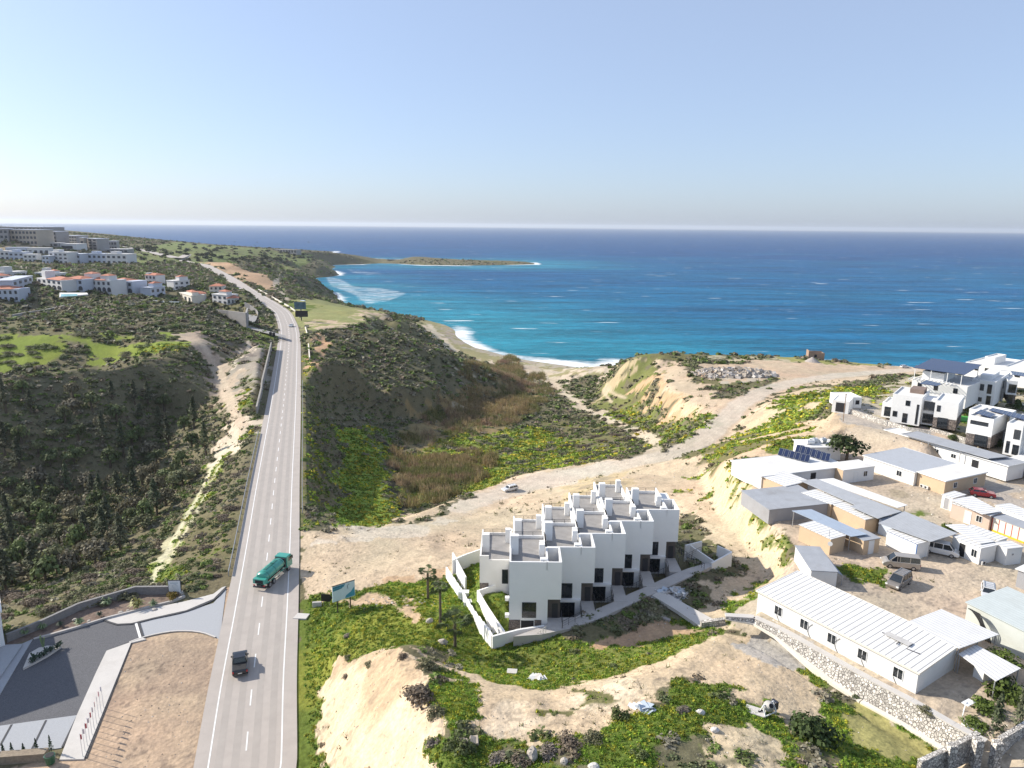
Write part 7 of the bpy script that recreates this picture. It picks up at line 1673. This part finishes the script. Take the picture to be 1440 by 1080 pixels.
# ---------------------------------------------------------------- garden and single wild plants
shrub(*P(1142,1062,50)[:2], 2.6, 2.9, CR_GREEN[1], 'big round dark green bush at the bottom right of the foreground')
x, y, z = P(1189,648,VZ); tree(x, y, 4.6, 6.6, CR_GREEN[1], 'big dense round green tree behind the roofs of the yard', z=VZ)
for k, (u, v, r_, h_, cr, lb) in enumerate((
    (590,985,2.3,2.2,SH_GREY[0],'largest grey-brown bush on the sandy ridge left of the path'), (612,1003,1.3,1.1,SH_GREY[1],'grey bush just below the largest one on the ridge'), (600,940,1.5,1.3,SH_GREY[1],'grey-green bush at the top end of the sandy ridge'),
    (566,925,.9,.8,SH_GREY[0],'small brown bush on the tip of the eroded bank'), (648,1052,1.7,1.5,SH_GREY[2],'dark green bush at the bottom beside the eroded bank'), (610,1045,.9,.7,SH_GREY[3],'pale twiggy bush left of the dark green one at the bottom'),
    (872,1010,1.1,1.9,SH_GREY[2],'upright dark bush casting a shadow over the foreground grass'), (800,1045,1.6,1.1,SH_GREY[0],'brown-grey bush on the bottom slope'), (770,1060,1.3,1.0,SH_GREY[3],'pale grey bush by the pointed boulder'), (835,1040,1.3,1.1,SH_GREY[1],'olive bush between the brown and the upright one'),
    (488,895,.8,.6,SH_GREY[3],'little grey bush in the lawn beside the road'), (490,925,.7,.6,SH_GREY[1],'small bush on the upper rim of the eroded bank'), (520,935,.8,.7,SH_GREY[1],'second small bush on the rim of the eroded bank'), (486,952,.7,.5,SH_GREY[0],'brown tuft low on the rim of the eroded bank'),
    (730,1070,1.3,.9,SH_GREY[0],'brown bush left of the pointed boulder'), (700,1068,1.2,.8,SH_GREY[3],'grey bush at the bottom left of the pointed boulder'), (960,1000,1.0,.6,SH_GREY[3],'pale low bush in the middle of the foreground grass'), (900,1060,1.1,.9,SH_GREY[2],'green bush at the bottom right of the white boulder'))):
    x, y, z = G(u, v); shrub(x, y, r_, h_, cr, lb, 'bushes of the foreground')
for k, (u, v, r_, h_, cr, lb) in enumerate((
    (1415,985,2.6,3.2,CR_GREEN[0],'large yellow-green bush covering the corner of the sheet roof'), (1385,1000,1.7,1.8,CR_GREEN[0],'lower yellow-green bush in front of the large one'), (1365,905,0,0,None,''), (1400,1030,.9,2.4,CR_CON[0],'upright dark conifer bush left at the corner wall'),
    (1432,1025,.9,2.6,CR_CON[1],'upright dark conifer bush right at the corner wall'), (1370,1020,1.4,.8,CR_GREEN[0],'low bright green ground bush by the broken frame'), (1300,1000,1.0,.6,SH_GREY[1],'small grey bush at the corner of the long shed'),
    (1331,745,1.3,1.5,CR_GREEN[0],'yellowish bush between the cabins of the yard'), (1405,945,2.2,1.6,CR_GREEN[0],'bush spreading over the narrow sheet roof'))):
    if cr is None: continue
    x, y, z = P(u, v, VZ); o = shrub(x, y, r_, h_, cr, lb, 'garden bushes at the right'); o.location.z = VZ if k != 8 else VZ+1.2
for k, (zx, zy, r_, h_) in enumerate(((430,475,1.0,.7), (500,490,.9,.6), (615,520,.8,1.2), (655,505,1.0,.9), (750,515,1.2,1.8), (935,600,1.5,1.4), (1000,590,1.4,1.6), (1255,650,1.1,2.0), (1200,345,2.0,1.6), (1070,340,1.4,2.2), (1160,340,1.2,1.4), (1400,340,1.8,3.0), (1340,330,1.2,1.6), (1230,320,1.0,1.5), (1380,680,1.0,2.4), (960,400,1.2,1.6))):
    x, y, z = P(*ZV(zx, zy), 54.6); o = shrub(x, y, r_, h_, CR_GREEN[k % 2] if k % 3 else SH_GREY[1], ['low green hedge plant','rounded garden bush','upright garden shrub'][k % 3]+' beside the white villas, '+['first','second','third','fourth','fifth','sixth','seventh','eighth','ninth','tenth','eleventh','twelfth','thirteenth','fourteenth','fifteenth','last'][k]+' of the garden plants from the gatehouse', 'garden plants of the villas', 'garden_shrub'); o.location.z = 54.4 if k < 8 or k > 13 else 53
# ---------------------------------------------------------------- far buildings on the left
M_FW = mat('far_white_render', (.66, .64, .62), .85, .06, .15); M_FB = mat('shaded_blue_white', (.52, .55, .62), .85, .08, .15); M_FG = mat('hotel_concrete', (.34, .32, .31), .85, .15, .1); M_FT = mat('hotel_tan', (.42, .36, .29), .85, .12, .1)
M_FTILE = mat('far_tiles', (.45, .17, .10), .85, .2, .6); M_FWIN = plain('far_window', (.05, .055, .07), .3); M_GARD = mat('garden_wall_stone', (.33, .31, .29), .9, .15, .5)
def far_block(name, label, uL, vL, uR, vR, z, depth, h, rows, cols, m=None, cat='building', group=None, roof='flat', arches=False, tower=None, tile=(.0, 1.0), hip=1.6, wfrac=(.42, .5), skew=0.0, rm=None):
    z0_in = z; gm = G(max(2, (uL+uR)/2), (vL+vR)/2); z = gm[2]-.2 if abs(gm[2]-z) < 14 else z
    w0_ = (Vector(P(uR, vR, z0_in))-Vector(P(uL, vL, z0_in))).length; a, b = Vector(P(uL, vL, z)), Vector(P(uR, vR, z)); d = b-a; k_ = min(1.1, d.length/w0_); h *= k_; depth *= k_; hip *= k_; W = d.length; t = empty(name, (a.x, a.y, z), math.atan2(d.y, d.x)+skew, label, cat, group); m = m or M_FW
    MB().box(0, W, 0, depth, -3, h).build('wall', m, t); sh = h/rows
    if roof == 'flat': MB().box(-.3, W+.3, -.3, depth+.3, h, h+.5).build('roof', rm or m, t)
    else:
        x0, x1 = W*tile[0]-.5, W*tile[1]+.5; r = MB(); i = 0; y0, y1 = -.6, depth+.6; ym = depth/2; q = min((x1-x0)*.4, depth*.45)
        r.v += [(x0,y0,h),(x1,y0,h),(x1,y1,h),(x0,y1,h),(x0+q,ym,h+hip),(x1-q,ym,h+hip)]; r.f += [(0,1,5,4),(1,2,5),(2,3,4,5),(3,0,4),(3,2,1,0)]; r.m += [0]*5; r.build('roof', M_FTILE, t)
    for j in range(rows):
        for k in range(cols):
            cw = W/cols; ww = cw*wfrac[0]; x = cw*(k+.5); z0 = sh*j+sh*.22; mb = MB()
            if arches and j == 0:
                n = 7; pts = [(x-ww*.8, z0-sh*.1), (x+ww*.8, z0-sh*.1)]+[(x+ww*.8*math.cos(math.pi*s_/n), z0+sh*.25+sh*.38*math.sin(math.pi*s_/n)) for s_ in range(n+1)]
                mb.loft([[(px_, -.25, pz_) for px_, pz_ in pts], [(px_, .02, pz_) for px_, pz_ in pts]])
            else: mb.box(x-ww/2, x+ww/2, -.2, .05, z0, z0+sh*wfrac[1])
            mb.build('window', M_FWIN, t)
    if tower:
        for (x0, x1, hh, top) in tower:
            o = MB().box(W*x0, W*x1, depth*.1, depth*.6, h, h+hh).build('tower', m, t)
            if top: r = MB(); r.loft([[(W*x0-.3, depth*.1-.3, h+hh), (W*x1+.3, depth*.1-.3, h+hh), (W*x1+.3, depth*.6+.3, h+hh), (W*x0-.3, depth*.6+.3, h+hh)], [(W*(x0+x1)/2-.1, depth*.33, h+hh+1.2), (W*(x0+x1)/2+.1, depth*.33, h+hh+1.2), (W*(x0+x1)/2+.1, depth*.37, h+hh+1.2), (W*(x0+x1)/2-.1, depth*.37, h+hh+1.2)]]); r.build('tower_roof', M_FTILE, o)
    return t
def ZL(x, y): return (x/6.857, 300+y/6.857)
def ZM(x, y): return (180+x/6, 360+y/6)
g1 = 'arcaded white apartment blocks above the ravine'
far_block('apartment_block', 'white arcaded block with two red roofs, left half of the long row behind the pool', *ZL(365,712), *ZL(600,742), 56.5, 12, 6.3, 2, 5, arches=True, roof='tile', tile=(.4,.95), tower=[(.15,.3,5,False)], group=g1)
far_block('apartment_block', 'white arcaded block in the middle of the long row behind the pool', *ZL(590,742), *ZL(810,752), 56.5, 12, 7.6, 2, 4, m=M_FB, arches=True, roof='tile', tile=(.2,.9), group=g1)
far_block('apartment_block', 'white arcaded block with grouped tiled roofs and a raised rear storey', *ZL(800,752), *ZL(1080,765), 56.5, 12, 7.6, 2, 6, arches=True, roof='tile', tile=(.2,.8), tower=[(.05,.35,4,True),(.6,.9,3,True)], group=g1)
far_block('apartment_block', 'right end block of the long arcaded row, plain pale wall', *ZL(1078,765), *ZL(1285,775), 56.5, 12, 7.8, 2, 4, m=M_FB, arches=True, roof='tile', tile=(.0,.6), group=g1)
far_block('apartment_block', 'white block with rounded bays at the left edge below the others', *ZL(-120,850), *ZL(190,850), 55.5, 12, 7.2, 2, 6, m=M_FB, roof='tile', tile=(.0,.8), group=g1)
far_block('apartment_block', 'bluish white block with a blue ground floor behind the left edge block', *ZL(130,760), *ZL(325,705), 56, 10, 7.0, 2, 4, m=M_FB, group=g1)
far_block('apartment_block', 'white block with tower and red roofs at the upper left of the complex', *ZL(-60,690), *ZL(110,680), 56.5, 10, 6.0, 2, 3, roof='tile', group=g1)
far_block('apartment_block', 'small white block with square tower behind the blue ground floor block', *ZL(50,625), *ZL(265,610), 57, 9, 4.0, 1, 3, tower=[(.05,.4,4.5,False)], group=g1)
far_block('garden_building', 'low white building with tiled hut left of the long arcaded row', *ZL(340,610), *ZL(560,620), 57, 8, 3.0, 1, 3, tower=[(.3,.5,4,False),(.6,.85,2,True)], group=g1)
# terraces of white houses further up
g2 = 'white terrace houses in the upper row'
for k, (x0, y0, x1, y1, h_, r_, c_, lb) in enumerate(((-80,450,95,450,11,2,4,'white terrace house at the left edge of the upper row'), (90,452,235,455,10,2,3,'second white terrace house of the upper row'), (232,470,355,470,9,2,3,'pale house with a palm before it in the upper row'),
        (410,485,480,487,9,2,2,'bluish narrow house in the middle of the upper row'), (480,480,660,487,13,3,4,'taller white house in the middle of the upper row'), (655,480,780,485,11,2,3,'white house with dark balconies right of the taller one'),
        (775,465,850,470,9,2,1,'bright plain white house in the right half of the upper row'), (850,487,1030,492,12,2,4,'greenish white house with verandas in the upper row'), (1030,490,1230,497,12,2,4,'last white house at the right end of the upper row'),
        (60,395,260,395,9,1,4,'white houses behind the left end of the upper row'), (270,400,480,400,9,1,4,'white house row behind the middle of the upper row'))):
    z = 58 if k < 9 else 61; dz = .0
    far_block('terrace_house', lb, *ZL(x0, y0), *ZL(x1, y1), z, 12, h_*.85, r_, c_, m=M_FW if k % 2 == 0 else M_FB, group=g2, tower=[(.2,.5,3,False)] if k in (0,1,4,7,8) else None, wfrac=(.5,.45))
g3 = 'hotel blocks on the far hill'
for (x0, y0, x1, y1, z, dep, h_, r_, c_, m_, lb) in ((-80,300,90,300,66,30,22,3,4,M_FG,'grey hotel block at the left edge of the far hill'), (88,300,365,305,66,30,21,3,8,M_FT,'long pale hotel block with vertical bays on the far hill'), (360,285,550,288,67,25,17,3,6,M_FG,'grey hotel wing right of the long pale block'),
        (-80,205,400,215,77,40,13,2,12,M_FG,'topmost dark roofed hotel slab on the hill crest'), (600,295,745,300,62,20,14,3,6,M_FG,'dark balconied block left of the square hotel building'), (780,345,815,345,58,20,17,1,1,M_FT,'tan stair tower of the square hotel building'),
        (812,345,940,350,58,20,16,4,3,M_FG,'square dark glazed hotel building'), (940,352,1130,352,57,18,13,2,7,M_FG,'low grey hotel wing with dark bays, rightmost on the hill'), (560,350,740,352,59,25,8,1,1,M_FW,'white flat hall below the hotel blocks'),
        (900,380,1235,382,56,20,5,1,8,M_FG,'long low grey building with a white roof edge below the rightmost hotel wing'), (370,320,560,322,63,18,5,1,4,M_FG,'low hall with white roof edge between the hotel blocks')):
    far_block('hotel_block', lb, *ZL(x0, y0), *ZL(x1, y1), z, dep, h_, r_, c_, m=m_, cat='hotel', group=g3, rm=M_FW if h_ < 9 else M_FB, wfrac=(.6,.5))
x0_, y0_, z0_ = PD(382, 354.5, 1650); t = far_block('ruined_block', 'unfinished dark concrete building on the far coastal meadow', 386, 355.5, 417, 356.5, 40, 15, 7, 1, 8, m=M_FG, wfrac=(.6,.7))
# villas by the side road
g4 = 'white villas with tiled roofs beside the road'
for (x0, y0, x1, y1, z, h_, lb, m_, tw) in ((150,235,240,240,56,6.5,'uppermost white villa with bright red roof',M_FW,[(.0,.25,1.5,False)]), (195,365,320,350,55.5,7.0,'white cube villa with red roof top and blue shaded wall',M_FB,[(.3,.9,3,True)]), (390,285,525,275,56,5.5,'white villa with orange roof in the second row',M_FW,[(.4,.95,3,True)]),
        (440,370,540,400,55,4.5,'cream villa with broad tiled roof left of the pillared one',M_CREAM,[(.5,.95,2.5,True)]), (540,400,665,395,54.5,6.0,'white villa with dark verandas in the front row',M_FW,None), (690,325,800,325,55,5.5,'beige villa with round window under its gable',M_CREAM,None),
        (715,400,840,412,54,5.5,'white villa with tiled gable next to the side road',M_FW,[(.4,.9,2.5,True)]), (838,412,935,410,53.5,4.0,'low pillared white terrace at the end of the front row',M_FW,None), (60,255,130,250,57,3.0,'small beige outbuilding left of the uppermost villa',M_CREAM,None)):
    far_block('villa', lb, *ZM(x0, y0), *ZM(x1, y1), z, 8, h_, 2 if h_ > 4.5 else 1, 3, m=m_, cat='house', group=g4, roof='tile' if tw is None or tw[0][2] < 2 else 'flat', tower=tw, hip=1.4)
# garden retaining walls, pool
wall_line('retaining_wall', [(*P(u, v, 55)[:2], 42, 55.6) for u, v in ((18,444), (40,440), (62,437), (85,432), (106,427.5))], .8, M_GARD, 'long grey retaining wall curving below the palm garden of the arcaded blocks')
wall_line('retaining_wall', [(*P(u, v, 54.5)[:2], 44, 55) for u, v in ((210,428), (230,429), (255,430))], .8, M_GARD, 'beige retaining wall under the cube villa')
wall_line('retaining_wall', [(*P(u, v, 52)[:2], 41, 52.4) for u, v in ((300,436), (322,438), (346,441), (348,434))], .8, M_GARD, 'tan retaining wall with a small opening beside the side road')
wall_line('white_fence', [(*P(u, v, 55)[:2], 54, 56.2) for u, v in ((216,425), (235,426.5), (252,427))], .3, M_WHITE, 'white garden fence in front of the cube villa', 'fence')
wall_line('roadside_wall', [(*P(u, v, z)[:2], z-2, z+1) for u, v, z in ((344,427,50), (352,431,48.5), (361,438,46), (363,442,45))], .4, M_GARD, 'curved pale wall beside the side road')
flat('side_road', [(340,440),(347,441),(358,436),(364,440),(360,450),(352,459),(372,464),(402,472),(402,475),(370,467),(345,460),(352,452)], 44.0, mat('side_road_asphalt', (.27,.26,.25), .85), .2)
flat('pool_deck', [ZL(575,765), ZL(840,765), ZL(850,780), ZL(570,805)], 56.2, M_FW, .6)
flat('pool_water', [ZL(590,780), ZL(745,778), ZL(745,795), ZL(585,802)], 56.25, plain('pool_blue', (.12,.55,.60), .1), .02)
# far road piece and track in the slope
rc = np.array([P(u, v, z) for u, v, z in ((248,363,52.5),(232,359.5,53),(216,356,54.2),(196,351,57),(175,347.5,60.5),(150,344,65))]); ribbon('far_road', smooth_line(rc, 15), -7, 7, .6, M_ASPH)
# ---------------------------------------------------------------- far trees, each one
r0 = random.Random(77)
def far_tree(u, v, rad, h, label, group, k, z=None):
    x, y, zz = G(u, v) if z is None else P(u, v, z)
    t = bpy.data.objects.new('tree', FAR_CR[k % 2]); COL.objects.link(t); t.location = (x, y, zz); t.scale = (rad, rad, h); t.rotation_euler = (0, 0, r0.uniform(0, 6)); tag(t, label, 'tree', group)
n_ = 0
while n_ < 78:
    u = r0.uniform(150, 440); lo = 338+(u-200)*.085 if u > 200 else 342; v = r0.uniform(lo, lo+ (24 if u < 380 else 12))
    if u < 250 and v > 355: continue
    s = r0.uniform(2.6, 6.0); far_tree(u, v, s*1.35, s*1.2, f"{'large' if s > 4.6 else ('small' if s < 3.5 else 'medium')} {'dark' if n_ % 2 == 0 else 'olive'} tree in the {spot(u, v, 150, 440, 338, 376, ('left end', 'left part', 'centre', 'right part', 'right end'), ('far', 'middle', 'near'))} of the far coastal meadow", 'trees on the far coastal meadow', n_); n_ += 1
for k in range(42):
    u = r0.uniform(-10, 215) if k < 30 else r0.uniform(215, 345); v = r0.uniform(402, 424) if k < 30 else r0.uniform(412, 432); v += (0 if u > 100 else 10*(1-u/100))
    z = 55.5; far_tree(u, v, r0.uniform(1.4, 3.0), r0.uniform(2, 4.6), f"{'dark' if k % 2 == 0 else 'olive'} garden tree, {spot(u, v, -10, 345, 402, 434, ('far left', 'left', 'middle', 'right', 'far right'), ('rear', 'middle', 'front'))} of the gardens above the ravine", 'garden trees above the ravine', k)
for k in range(20):
    u = r0.uniform(-10, 200); v = r0.uniform(383, 392) if k % 2 else r0.uniform(370, 383); far_tree(u, v, r0.uniform(2.0, 4.0), r0.uniform(3, 6.0), f"{'dark' if k % 2 == 0 else 'olive'} tree, {spot(u, v, -10, 200, 370, 392, ('far left', 'left', 'middle', 'right', 'far right'), ('rear', 'front'))} of the gardens below the upper white row", 'trees of the upper row', k)
for k in range(50):
    u = r0.uniform(0, 260); v = r0.uniform(470, 520)-(u/260)*18; x, y, z = G(u, v); far_ = r0.uniform(1.6, 3.4)
    o = bpy.data.objects.new('shrub', r0.choice(SH_GREY[1:3])); COL.objects.link(o); o.location = (x, y, z-.1); o.scale = (far_*1.5, far_, far_*.55); tag(o, f"{'wide' if far_ > 2.4 else 'small'} dark shrub in the {spot(u, v, 0, 260, 455, 520)} of the bright green left meadow", 'shrub', 'shrubs on the green meadow')
for k in range(60):
    u = r0.uniform(760, 900); v = r0.uniform(585, 650)-(u-760)*.12+8; x, y, z = G(u, v); q = r0.uniform(1.0, 2.6)
    o = bpy.data.objects.new('shrub', r0.choice(SH_GREY[:3])); COL.objects.link(o); o.location = (x, y, z-.1); o.scale = (q*1.4, q, q*.7); tag(o, f"{'large' if q > 1.8 else 'small'} shrub in the {spot(u, v, 760, 900, 580, 655)} of the valley floor beside the foot track", 'shrub', 'shrubs on the valley floor')
q_ = np.array([G(r0.uniform(190, 440), r0.uniform(339, 372)) for _ in range(90)]); s_ = rng.uniform(2.6, 5.5, 90)
v, f, c = stamp([clump(40, .3, 400+k, .8, 6) for k in range(3)], q_, s_*1.3, rng.uniform(0, 6, 90), np.tile((.07, .08, .038), (90, 1)), s_*1.1)
tag(link('far_bushes', np_mesh('far_bushes', v, f, {'leaf': c}), mat=M_LEAF), kind='stuff')
# denser shrubs beside the left guard rail and boundary
for k in range(55):
    u = r0.uniform(232, 352); v = r0.uniform(640, 815); e = 352-(v-640)*.19
    if u > e-6 or u < e-75+(v-640)*.05: continue
    x, y, z = G(u, v); q = r0.uniform(.9, 1.9); o = bpy.data.objects.new('shrub', r0.choice([SH_GREY[0], SH_GREY[0], SH_GREY[1], SH_GREY[2]])); COL.objects.link(o); o.location = (x, y, z-.1); o.scale = (q*1.3, q, q*.75); tag(o, f"{'large' if q > 1.4 else 'small'} shrub in the {spot(u, v, 232, 352, 640, 815, ('left', 'right'))} of the slope below the left guard rail", 'shrub', 'shrubs below the left guard rail')
for k in range(45):
    u = r0.uniform(0, 200); v = r0.uniform(812, 880)-u*.22; x, y, z = G(u, v); q = r0.uniform(1.0, 2.1); 
    o = bpy.data.objects.new('shrub', r0.choice([SH_GREY[1], SH_GREY[2], SH_GREY[0]])); COL.objects.link(o); o.location = (x, y, z-.1); o.scale = (q*1.3, q*1.1, q*.9); tag(o, f"{'large' if q > 1.5 else 'small'} shrub in the {spot(u, v, 0, 200, 770, 880, ('far left', 'left', 'middle', 'right'), ('rear', 'front'))} of the thicket outside the courtyard wall", 'shrub', 'thicket outside the courtyard')
# ---------------------------------------------------------------- haze
hb = MB().box(-62000, 62000, -900, 62000, -10, 175)
hm = bpy.data.materials.new('haze_air'); hm.use_nodes = True; N = hm.node_tree.nodes; N.clear()
pv = N.new('ShaderNodeVolumePrincipled'); pv.inputs['Color'].default_value = (.82, .88, .96, 1); pv.inputs['Density'].default_value = HAZE_D; pv.inputs['Anisotropy'].default_value = .25
oo = N.new('ShaderNodeOutputMaterial'); hm.node_tree.links.new(pv.outputs[0], oo.inputs['Volume'])
haze = hb.build('haze', hm); tag(haze, kind='stuff')
